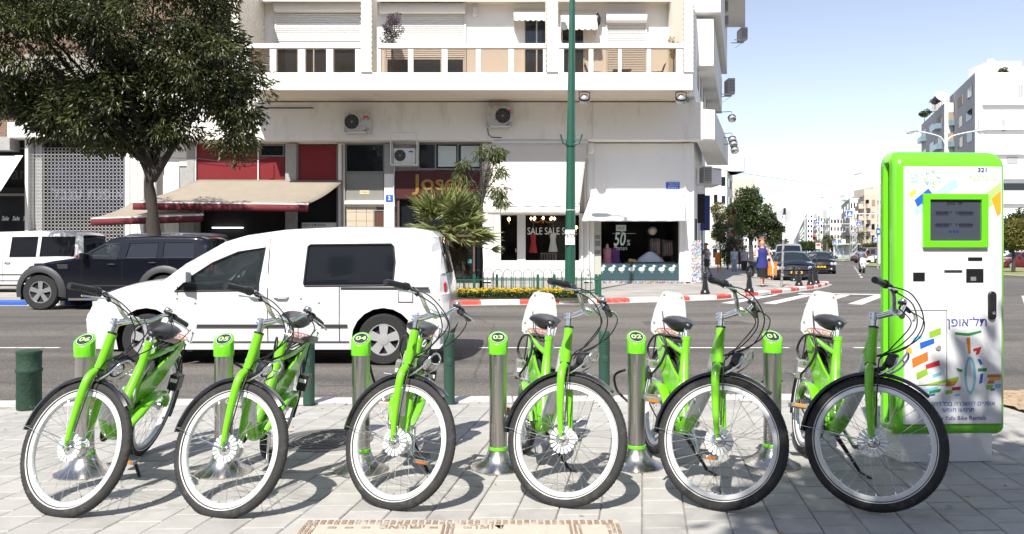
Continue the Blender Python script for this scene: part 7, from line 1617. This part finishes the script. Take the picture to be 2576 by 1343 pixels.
# ================================================================ SIDE STREET AND FAR FIELD
LFM = leafmat('street_leaf', (.018,.034,.010), (.09,.125,.035), .5); LFO = leafmat('oleander_leaf', (.02,.045,.014), (.07,.12,.035), .5); LFR = leafmat('red_blossom', (.35,.02,.02), (.50,.05,.04), .7); LFY = leafmat('yellow_green_leaf', (.08,.09,.02), (.24,.23,.05), .6)
def px_tree(name, label, x, D, blobs, ncl, nl, ll, m, seed, cr=.4, rr=.16, lw=.6, droop=.2, cat='tree', th=None, limbs=7):
    s = F/D; X = PX(x, D); bl = [(PX(a,D)-X, random.uniform(-.3,.3), PZ(b,D), rx/s, max(rx,ry)/s*.9, ry/s) for a, b, rx, ry in blobs]
    top = th or min(b[2]-b[5]*.3 for b in bl)
    return tree(name, label, (X,D,0), bl, ncl, nl, ll, ll*lw, cr, m, [(0,0,0),(.04,0,top*.4),(-.03,0,top*.8),(0,0,top)], seed=seed, droop=droop, rr=rr, cat=cat, limbs=limbs)
px_tree('street_tree', 'broad dark green tree standing over the side pavement', 1889, 64, [(1880,500,30,28),(1865,535,36,30),(1905,540,40,30),(1935,560,28,24),(1850,560,26,24),(1890,570,40,26),(1945,585,22,20)], 300, 60, .17, LFM, 31, .42, .22)
ol = px_tree('oleander', 'oleander bush with red flowers beside the building end', 1830, 58, [(1815,580,20,30),(1835,590,30,40),(1855,610,18,30),(1820,630,24,40),(1845,640,24,36),(1812,545,10,16)], 190, 60, .13, LFO, 32, .30, .06, .3, cat='shrub', th=.6)
rng = np.random.RandomState(4); n = 30; D_ = 57.2
c0 = np.array([PT(rng.normal(1835,18), rng.normal(590,26), D_+rng.uniform(-.6,.6)) for _ in range(n)])-np.array([PX(1830,58),58,0]); C = np.repeat(c0, 9, 0)+rng.normal(size=(n*9,3))*.05
leaf_mesh('blossom', ol, LFR, C, rng.normal(size=C.shape), np.full(len(C),.09), np.full(len(C),.08), rng.uniform(0,1,len(C)))
px_tree('street_tree', 'smaller light green tree between the big tree and the sign post', 1955, 95, [(1950,600,14,12),(1962,610,12,12),(1940,612,12,10)], 70, 40, .22, LFM, 33, .45, .12)
px_tree('young_street_tree', 'pale young tree near the building end beyond the oleander', 1812, 62, [(1808,530,10,16),(1814,560,10,20),(1806,585,10,16)], 50, 40, .16, LFY, 34, .35, .07)
px_tree('hedge', 'clipped green shrubs on the median at the street end', 2032, 140, [(2022,620,12,8),(2038,619,14,9),(2050,622,10,7)], 90, 40, .28, LFM, 35, .5, .1, cat='hedge', th=.4)
px_tree('median_tree', 'dark trees in front of the far right houses', 2095, 160, [(2085,605,10,12),(2100,615,14,12),(2078,620,12,8)], 70, 40, .3, LFM, 36, .6, .14)
px_tree('small_tree', 'small tree with yellowish leaves right of the rental machine', 2549, 50, [(2550,575,24,22),(2538,590,20,18),(2566,585,22,24),(2552,605,26,16)], 130, 60, .14, LFY, 37, .32, .12)
px_tree('garden_tree', 'dark green trees behind the yellowish tree at the right edge', 2580, 85, [(2545,560,20,16),(2575,550,26,20),(2600,565,30,26),(2560,600,40,26),(2530,610,20,20)], 200, 50, .26, LFM, 38, .6, .2)
px_tree('hedge', 'green hedge along the far right pavement', 2190, 125, [(2165,622,16,7),(2185,622,14,7),(2205,620,14,9),(2140,624,14,6)], 110, 40, .24, LFO, 39, .45, .1, cat='hedge', th=.4)
def date_palm(label, x, y, D, sc_=1, seed=1):
    rng = np.random.RandomState(seed); X = PX(x,D); zc = PZ(y,D); t = thing('date_palm', label, 'palm', (X,D,0), 0, 'date palms along the avenue')
    obj('trunk', MB().tube([(0,0,0),(.05,0,zc*.5),(0,0,zc)], [.30*sc_,.24*sc_,.26*sc_], 9), mat('date_trunk', (.16,.12,.08), .95, var=.3, vs=6, bump=.8, bs=8), t, 60)
    C, Dr, Ln = [], [], []
    for i in range(34):
        az = i*2.4; el = rng.uniform(-.2,1.2); L = rng.uniform(2.0,2.9)*sc_; p = Vector((0,0,zc)); d = Vector((math.cos(az)*math.cos(el), math.sin(az)*math.cos(el), math.sin(el)))
        for k in range(16):
            d = (d+Vector((0,0,-.10))).normalized(); p = p+d*L/16; sd = d.cross(Vector((0,0,1))).normalized()
            for s in (-1, 1): C.append(p); Dr.append(d*.6+sd*s+Vector((0,0,-.25))); Ln.append(.42*sc_*(1-.5*k/16))
    Ln = np.array(Ln); leaf_mesh('crown', t, leafmat('date_leaf', (.05,.065,.03), (.14,.15,.08), .5), np.array(C), np.array(Dr), Ln, Ln*.14, rng.uniform(0,1,len(C)))
date_palm('largest date palm, right of the far zebra signs', 2165, 590, 118, 1.05, 1); date_palm('date palm just left of the largest one', 2133, 596, 124, 1.0, 2); date_palm('low date palm at the foot of the white houses', 2080, 606, 150, .9, 3); date_palm('small far date palm near the traffic light', 2060, 612, 170, .9, 4)
# ---- far buildings
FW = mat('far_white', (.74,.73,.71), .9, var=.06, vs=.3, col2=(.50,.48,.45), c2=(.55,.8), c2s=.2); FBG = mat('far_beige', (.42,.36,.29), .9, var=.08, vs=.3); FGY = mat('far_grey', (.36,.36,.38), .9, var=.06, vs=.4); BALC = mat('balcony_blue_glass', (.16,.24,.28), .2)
WINB = mat('far_blind', (.30,.24,.19), .8)
def fbuild(label, xc, xe, xs, ytop, D, floors, cf, cs, mf=FW, ms=None, zbase=0, side='L', bal=False, name='apartment_block', extra=0):
    # xc: nearest corner, xe: other end of the front, xs: far end of the receding side
    ms = ms or mf; Xc = PX(xc,D); Xe = PX(xe,D); ks = (xs-1288)/F; d = (ks*D-Xc)/(SDX-ks); H_ = PZ(ytop,D)
    t = thing(name, label, 'building', (Xc,D,0)); w_ = Xe-Xc; sv = Vector((SDX,1,0))*d
    a = Vector((0,0,0)); b = Vector((w_,0,0)); c = b+sv; e = sv; up = Vector((0,0,H_)); mb = MB()
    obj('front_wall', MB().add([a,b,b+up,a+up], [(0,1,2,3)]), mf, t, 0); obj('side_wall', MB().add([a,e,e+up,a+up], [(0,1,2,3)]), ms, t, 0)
    obj('back_wall', MB().add([b,c,c+up,b+up,e,e+up], [(0,1,2,3),(1,4,5,2)]), mf, t, 0); obj('roof', MB().add([a+up*.995,b+up*.995,c+up*.995,e+up*.995], [(0,1,2,3)]), CONC, t, 0)
    fh = H_/(floors+.4); rs = random.Random(int(xc)); sgn = 1 if w_ > 0 else -1
    nf = Vector((0,-1,0)); ns = Vector((-sv.y, sv.x, 0)).normalized()
    if ns.x*sgn > 0: ns = -ns
    for fl in range(floors):
        z = fh*(fl+.45)
        for O, dv, nv, n in ((a, b-a, nf, cf), (a, sv, ns, cs)):
            for k in range(n):
                f0 = (k+.22+.1*rs.random())/n; f1 = f0+(.45+.15*rs.random())/n; p0 = O+dv*f0; p1 = O+dv*f1; q = nv*.06; hz = fh*(.42+.1*rs.random())
                m_ = WINB if rs.random() < .25 else GLASSB if rs.random() < .4 else GLASSD
                wo = obj('window', MB().loft([[p0+Vector((0,0,z)), p1+Vector((0,0,z)), p1+Vector((0,0,z+hz)), p0+Vector((0,0,z+hz))], [p0+q+Vector((0,0,z)), p1+q+Vector((0,0,z)), p1+q+Vector((0,0,z+hz)), p0+q+Vector((0,0,z+hz))]]), m_, t, 0)
                if bal and k % 2 == 0:
                    q2 = nv*.9; obj('balcony', MB().loft([[p0+Vector((0,0,z-.5)), p1+Vector((0,0,z-.5)), p1+Vector((0,0,z+.35)), p0+Vector((0,0,z+.35))], [p0+q2+Vector((0,0,z-.5)), p1+q2+Vector((0,0,z-.5)), p1+q2+Vector((0,0,z+.35)), p0+q2+Vector((0,0,z+.35))]]), mf if bal == 'w' else BALC, t, 0)
        obj('floor_band', MB().loft([[p+Vector((0,0,zz)) for p in (e+ns*.02, a+ns*.07+nf*.07, b+nf*.07) for zz in (0,)] for zz in (fh*(fl+1)-.1, fh*(fl+1)+.06)], closed=False), mf, t, 0)
    # roof-top huts and tanks
    for k in range(3):
        f = .15+.3*k+.1*rs.random(); p = b*f+sv*(.2+.2*rs.random())+up; s = 1.2+rs.random()*1.6
        obj('roof_hut', MB().box((p.x-s,p.y-s,p.z-.2),(p.x+s,p.y+s,p.z+1.2+rs.random()*1.2)), mf, t, 0)
    return t
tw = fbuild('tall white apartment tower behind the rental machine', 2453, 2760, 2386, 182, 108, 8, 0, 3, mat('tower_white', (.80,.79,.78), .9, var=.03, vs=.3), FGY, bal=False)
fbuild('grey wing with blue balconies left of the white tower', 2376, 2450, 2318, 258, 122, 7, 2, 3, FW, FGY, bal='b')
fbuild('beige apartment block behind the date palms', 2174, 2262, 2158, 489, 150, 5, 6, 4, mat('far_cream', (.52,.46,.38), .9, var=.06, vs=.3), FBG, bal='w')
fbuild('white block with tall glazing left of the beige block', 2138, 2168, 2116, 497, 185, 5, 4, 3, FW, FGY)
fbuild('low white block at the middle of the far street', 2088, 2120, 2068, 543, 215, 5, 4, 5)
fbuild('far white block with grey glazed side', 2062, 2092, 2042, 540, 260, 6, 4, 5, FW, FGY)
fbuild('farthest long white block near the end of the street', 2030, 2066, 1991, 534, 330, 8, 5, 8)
fbuild('white house just beyond the apartment building corner', 1829, 1790, 1843, 424, 75, 5, 2, 3); fbuild('cream house behind the big street tree', 1850, 1832, 1870, 488, 105, 4, 2, 3, MATS['far_cream'])
fbuild('pale houses behind the trees on the left of the street', 1905, 1865, 1935, 560, 190, 5, 5, 4); fbuild('hazy white block closing the left side of the street', 1955, 1930, 1978, 585, 330, 6, 4, 4)
_X0 = PX(2453,108)
for x0_, x1_, y0_, y1_ in ((2561,2566,212,243),(2568,2573,212,243),(2524,2600,461,478),(2520,2528,300,330),(2533,2560,395,412),(2460,2463,300,325),(2590,2600,300,340)):
    obj('window', MB().box((PX(x0_,108)-_X0,-.08,PZ(y1_,108)),(PX(x1_,108)-_X0,-.02,PZ(y0_,108))), GLASSD if x1_-x0_ > 40 else FGY, tw, 0)
for y in (260,322,384,446,508): obj('balcony_slab', MB().box((PX(2470,108)-_X0,-.5,PZ(y+5,108)),(PX(2760,108)-_X0,-.01,PZ(y,108))), MATS['tower_white'], tw, 0)
dish = thing('satellite_dish', 'white satellite dish on the roof of the grey wing', 'dish', PT(2368,244,123))
obj('dish', MB().lathe([(.05,0),(.6,.08),(1.0,.26),(1.0,.24),(.6,.04),(.05,-.05)], 18, (0,0,0), Matrix.Rotation(R(60),3,'X')), WHITEMET, dish, 50); obj('mast', MB().cyl((0,0,-1.4),(0,0,0),.06,n=6), GALV, dish)
px = thing('water_tank', 'white round water tank on the tower roof edge', 'tank', PT(2492,183,112)); obj('tank', MB().lathe([(.05,.0),(.5,.1),(.5,.9),(.05,1.0)], 14, (0,0,1.0)), WHITEMET, px, 50); obj('mast', MB().cyl((0,0,-.6),(0,0,1.1),.08,n=6), GALV, px)
fbl = [(2352,238,125,'pink flowering bush on the roof beside the dish',MATS['bougainvillea']),(2519,170,110,'small leafy bush on the tower roof',LFM),(2326,272,127,'dark bush on the corner of the grey wing roof',LFM)]
for x, y, D, lb, m_ in fbl:
    t = tree('roof_bush', lb, PT(x, y+18, D), [(0,0,.25,.7,.6,.5),(.4,0,.5,.4,.4,.4)], 26, 40, .2, .12, .35, m_, [(0,0,-1.2),(0,0,.2),(0,0,.7)], seed=int(x), cat='bush', limbs=3, rr=.05)
# ---- lamps, masts, signs
SB = MATS['street_sign_blue']
def crossing(par, c, s, face=None):
    x, y, z = c; b = obj('zebra_sign', MB().box((x-s/2,y-.02,z-s/2),(x+s/2,y+.02,z+s/2)), SB, par, 0)
    obj('sign_border', MB().prism([(x-s*.58,z-s*.58),(x+s*.58,z-s*.58),(x+s*.58,z+s*.58),(x-s*.58,z+s*.58)], XZ, y-.012, y+.014), WHITEPR, b, 0)
    obj('sign_triangle', MB().prism([(x-s*.38,z-s*.33),(x+s*.38,z-s*.33),(x,z+s*.36)], XZ, y-.03, y-.021), WHITEPR, b, 0)
    obj('sign_figure', MB().prism([(x-s*.06,z-s*.28),(x-s*.02,z-s*.1),(x-s*.1,z-s*.06),(x-s*.02,z+s*.04),(x-s*.03,z+s*.12),(x+s*.03,z+s*.12),(x+s*.02,z+s*.02),(x+s*.1,z-s*.04),(x+s*.03,z-s*.1),(x+s*.08,z-s*.28),(x+s*.03,z-s*.28),(x,z-s*.14)], XZ, y-.036, y-.0305), BLACK, b, 0)
def lamp(label, x, D, ytop, yhead, heads, r=.11, arms=(), signs=(), zb=0):
    X = PX(x,D); zt = PZ(ytop,D); t = thing('avenue_lamp', label, 'street lamp', (X,D,zb), 0, 'tall lamps along the avenue')
    obj('pole', MB().tube([(0,0,0),(0,0,zt*.5),(0,0,zt)], [r,r*.8,r*.6], 10), WHITEMET, t, 40)
    for hx in heads:
        ex = PX(hx,D)-X; zh = PZ(yhead,D); sg = 1 if ex > 0 else -1
        obj('arm', MB().tube(smooth_pts([(0,0,zt-.2),(ex*.12,0,zt+(zh-zt)*.45),(ex*.45,0,zh-.15),(ex*.8,0,zh+.02)], 4), r*.45, 7), WHITEMET, t, 60)
        L = abs(ex)*.32; ho = obj('lamp_head', MB().loft([[(ex*.72+sg*f*L, yy*k, zh+zz*k) for yy, zz in ((-.16,-.02),(.16,-.02),(.12,.10),(-.12,.10))] for f, k in ((0,.4),(.25,.9),(.8,1),(1,.5))]), GALV, t, 40)
        obj('lamp_lens', MB().loft([[(ex*.72+sg*f*L, yy*k, zh+zz*k-.02) for yy, zz in ((-.14,0),(.14,0),(.10,-.16),(-.10,-.16))] for f, k in ((.35,.6),(.55,1),(.85,1),(.95,.5))]), GLASSL, ho, 50)
    for xa, ya in arms: obj('sign_arm', MB().cyl((0,0,PZ(ya,D)),(PX(xa,D)-X,0,PZ(ya,D)),.06,n=7), WHITEMET, t)
    for (sx, sy, sw) in signs: crossing(t, (PX(sx,D)-X, -.14, PZ(sy,D)), sw*D/F)
    return t
lamp('tall lamp post with zebra sign arm just left of the rental machine', 2212, 87, 462, 436, (2150,2276), .13, [(2126,538)], [(2136,538,15),(2203,603,11)])
lamp('double-armed lamp with two zebra signs on a long arm', 2105, 135, 512, 496, (2063,2150), .16, [(2050,564),(2165,563)], [(2055,563,10.5),(2159,563,11.5),(2099,611,9),(2111,611,9)])
lamp('third double-armed lamp farther down the avenue', 2057, 190, 540, 521, (2024,2092), .18); lamp('far double-armed lamp at the end of the avenue', 2025, 262, 552, 541, (2000,2052), .2)
lamp('double-armed lamp rising behind the rental machine', 2378, 57, 358, 330, (2283,2476), .11)
t = thing('arrow_sign', 'round blue arrow sign at the foot of the double-armed lamp', 'sign', (PX(2107,134),134,0)); obj('disc', MB().lathe([(.001,0),(.35,0),(.35,.03),(.001,.03)], 18, (0,-.25,PZ(629,134)), Matrix.Rotation(R(90),3,'X')), SB, t, 40); obj('pole', MB().cyl((0,-.2,0),(0,-.2,PZ(629,134)),.05,n=6), GALV, t); obj('arrow', MB().prism([(-.2,.05),(.05,-.2),(.1,-.05),(.2,.05),(.05,.1),(-.1,.2)], lambda u, v, tt: (u,tt,v+PZ(629,134)), -.30, -.285), WHITEPR, t, 0)
def board(name, label, x, y0, y1, wpx, D, m_, cat='sign', bits=()):
    t = thing(name, label, cat, (PX(x,D),D,0)); w_ = wpx*D/F; obj('panel', MB().box((-w_/2,-.05,PZ(y1,D)),(w_/2,0,PZ(y0,D))), m_, t, 0); obj('pole', MB().cyl((0,.06,0),(0,.06,PZ(y0,D)),.06,n=7), GALV, t)
    for (f0, f1, g0, g1, mm) in bits: h = PZ(y0,D)-PZ(y1,D); obj('print', MB().box((-w_/2+w_*f0,-.06,PZ(y1,D)+h*g0),(-w_/2+w_*f1,-.051,PZ(y1,D)+h*g1)), mm, t, 0)
    return t
board('direction_sign', 'green direction board far down the street', 2014, 602, 613, 11, 160, mat('sign_green', (.01,.14,.06), .4), bits=[(.1,.6,.6,.8,WHITEPR),(.3,.9,.25,.42,WHITEPR)])
board('info_board', 'white and red notice board on the median', 2058, 611, 626, 12, 120, WHITEPR, bits=[(.1,.9,.5,.9,REDPR)])
board('poster_board', 'white poster panel on a pole before the palms', 2122, 602, 616, 9, 112, WHITEPR); board('square_sign', 'grey back of a square sign behind the woman in blue', 1908, 628, 641, 20, 46, mat('sign_back', (.5,.5,.5), .5)).location.z = 0
board('cycle_sign', 'blue sign with white symbol beside the rental machine', 2209, 574, 591, 9, 60, SB, bits=[(.25,.75,.3,.7,WHITEPR)])
t = thing('traffic_light', 'small red traffic light over the far junction', 'traffic light', (PX(2048,165),165,0)); obj('housing', MB().box((-.25,-.15,PZ(603,165)),(.25,.15,PZ(591,165))), BLACK, t, 0)
obj('mast', MB().tube([(1.6,0,0),(1.6,0,PZ(597,165)),(.2,0,PZ(594,165))], .08, 6), WHITEMET, t); obj('red_lamp', MB().lathe([(.001,0),(.18,0),(.18,.04),(.001,.05)], 12, (0,-.16,PZ(593.5,165)), Matrix.Rotation(R(90),3,'X')), mat('red_signal', (.8,.03,.02), .4, emit=1), t, 40)
t = thing('lattice_mast', 'thin steel lattice mast beside the largest palm', 'mast', (PX(2147,110),110,0)); zt_ = PZ(568,110); lm = MB()
for a, b in ((-.4,-.4),(.4,-.4),(.4,.4),(-.4,.4)): lm.cyl((a,b,0),(a*.6,b*.6,zt_),.05,n=5)
for k in range(7):
    z0, z1 = zt_*k/7, zt_*(k+1)/7; lm.cyl((-.4,-.4,z0),(.35,-.4,z1),.03,n=4); lm.cyl((.4,-.4,z0),(.4,.35,z1),.03,n=4)
lm.cyl((-1.2,0,zt_-.2),(1.2,0,zt_-.2),.06,n=5); obj('lattice', lm, GALV, t)
t = thing('bus_shelter', 'glass bus shelter beyond the median', 'bus shelter', (PX(2130,112),112,0)); obj('roof', MB().box((-1.7,-.7,2.35),(1.7,.7,2.45)), WHITEMET, t, 0)
for x in (-1.6, 1.6): obj('post', MB().box((x-.05,.5,0),(x+.05,.6,2.35)), WHITEMET, t, 0)
obj('glass', MB().box((-1.55,.53,.3),(1.55,.55,2.2)), mat('shelter_glass', (.45,.52,.53), .1, alpha=.5), t, 0)
wr = [PT(1795,424,42).lerp(PT(2222,467,88), k/14)+Vector((0,0,-.35*math.sin(math.pi*k/14)+.0)) for k in range(15)]
tag(obj('overhead_cable', MB().tube(wr, .014, 5), CABLE, smooth=60), 'black overhead cable crossing the sky to the lamp post', 'cable')
t = thing('mesh_barrier', 'white wire mesh barrier behind the woman in blue', 'barrier', (PX(1900,58),58,0)); mg = MB()
for k in range(14): mg.cyl((-.75+k*.115,0,.1),(-.75+k*.115,0,1.75),.014,n=4)
for k in range(12): mg.cyl((-.75,0,.12+k*.148),(.75,0,.12+k*.148),.014,n=4)
obj('mesh', mg, WHITEMET, t); 
for x in (-.78,.78): obj('post', MB().cyl((x,0,0),(x,0,1.85),.03,n=6), WHITEMET, t)
# parked motorbike half hidden behind the woman
t = thing('parked_motorbike', 'dark motorbike half hidden behind the woman in blue', 'motorbike', (PX(1908,38.5),38.5,0), R(20))
for y in (-.6,.65): obj('wheel', MB().lathe([(.2,-.05),(.29,-.05),(.32,0),(.29,.05),(.2,.05)], 22, (0,y,.32), Matrix.Rotation(R(90),3,'Y'), cap=False), CTYRE, t, 40)
obj('body', MB().loft([[(w_*math.cos(q), y, z+hh*math.sin(q)) for q in [i*math.pi/6 for i in range(12)]] for y, w_, z, hh in ((-.45,.08,.75,.1),(-.2,.16,.75,.2),(.1,.15,.62,.22),(.5,.14,.75,.12),(.8,.07,.82,.06))]), BKP, t, 60); obj('handlebar', MB().tube([(-.32,-.25,1.05),(0,-.42,1.0),(.32,-.25,1.05)], .016, 6), BLACK, t)
obj('fork', MB().cyl((-.07,-.6,.32),(-.06,-.42,.98),.02,n=6).cyl((.07,-.6,.32),(.06,-.42,.98),.02,n=6), GALV, t)
# yellow-black hoarding posts by the shop fronts of the side street
for i, (x, lb) in enumerate(((1806,'orange barrier panel by the side shop door'),(1812.5,'yellow striped post beside the orange barrier'))):
    D = 48; tag(obj('barrier_panel', MB().box((-.17 if i == 0 else -.05,-.05,.5 if i == 0 else .2),(.17 if i == 0 else .05,.05,1.25)).box((-.03,-.03,0),(.03,.03,.5)), ORG if i == 0 else mat('post_yellow', (.6,.4,.02), .5), loc=(PX(x,D),D,0), smooth=0), lb, 'barrier')
# ---- the tree behind the viewpoint whose dappled shade lies on the machine and the right of the paving
tree('shade_tree', 'leafy street tree behind the viewpoint, its dappled shade on the paving', (2.2,-2.6,0), [(-1.6,1.9,5.6,1.0,1.0,.6),(-.7,2.2,5.5,1.2,1.1,.6),(.5,2.0,5.6,1.0,.9,.5),(1.4,1.9,5.6,1.3,1.0,.6),(-1.2,1.0,5.9,1.2,1.0,.6),(.3,1.3,6.0,1.8,1.3,.7),(2.2,1.0,6.0,1.6,1.4,.7)],
     560, 46, .19, .09, .36, LFM, [(0,0,0),(.05,.1,1.6),(0,.2,3.2),(0,.4,4.6)], seed=51, droop=.3, limbs=10, rr=.16)
# ================================================================ behind the viewpoint: street trees mirrored in windows, then houses added against sky fill
for i, (x, y, s_) in enumerate(((-15,-8.5,1.0),(-8.5,-9.5,1.1),(-3.2,-9.0,.95),(8.5,-9.0,1.05),(15,-8.5,1.0),(22,-9,1.1),(-22,-9,1.0))):
    tree('pavement_tree', 'leafy street tree on the pavement behind the viewpoint, %s' % ('far left','left','just left of the viewpoint','right','farther right','far right','farthest left')[i], (x,y,0), [(0,0,5.2*s_,2.6*s_,2.2*s_,1.5*s_),(1.4*s_,.3,4.4*s_,1.6*s_,1.6*s_,1.2*s_),(-1.5*s_,-.2,4.6*s_,1.6*s_,1.6*s_,1.3*s_),(.2,0,6.4*s_,1.6*s_,1.6*s_,1.0*s_)],
         110, 34, .34, .19, .65, LFM, [(0,0,0),(.05,0,1.5),(0,0,3.2)], seed=70+i, droop=.3, limbs=7, rr=.17, group='street trees behind the viewpoint')
for i, (x0, x1, y, h) in enumerate(((-60,-22,-24,20),(-20,4,-25,23),(7,30,-24,20),(33,70,-25,23))):  # unseen houses added and made tall to block sky light and darken reflections
    t = thing('added_rear_building', 'unseen apartment house added behind the viewpoint, %s' % ('far left','left','right','far right')[i], 'building', (0,0,0), 0, 'added houses behind the viewpoint')
    obj('wall', MB().box((x0,y-10,0),(x1,y,h)), (FBG, FW, FBG, FW)[i], t, 0)
    for fl in range(int(h/3)):
        k = x0+1.5
        while k < x1-2: obj('window', MB().box((k,y-.02,fl*3+1.0),(k+1.5,y+.04,fl*3+2.4)), GLASSD, t, 0); k += 3.6
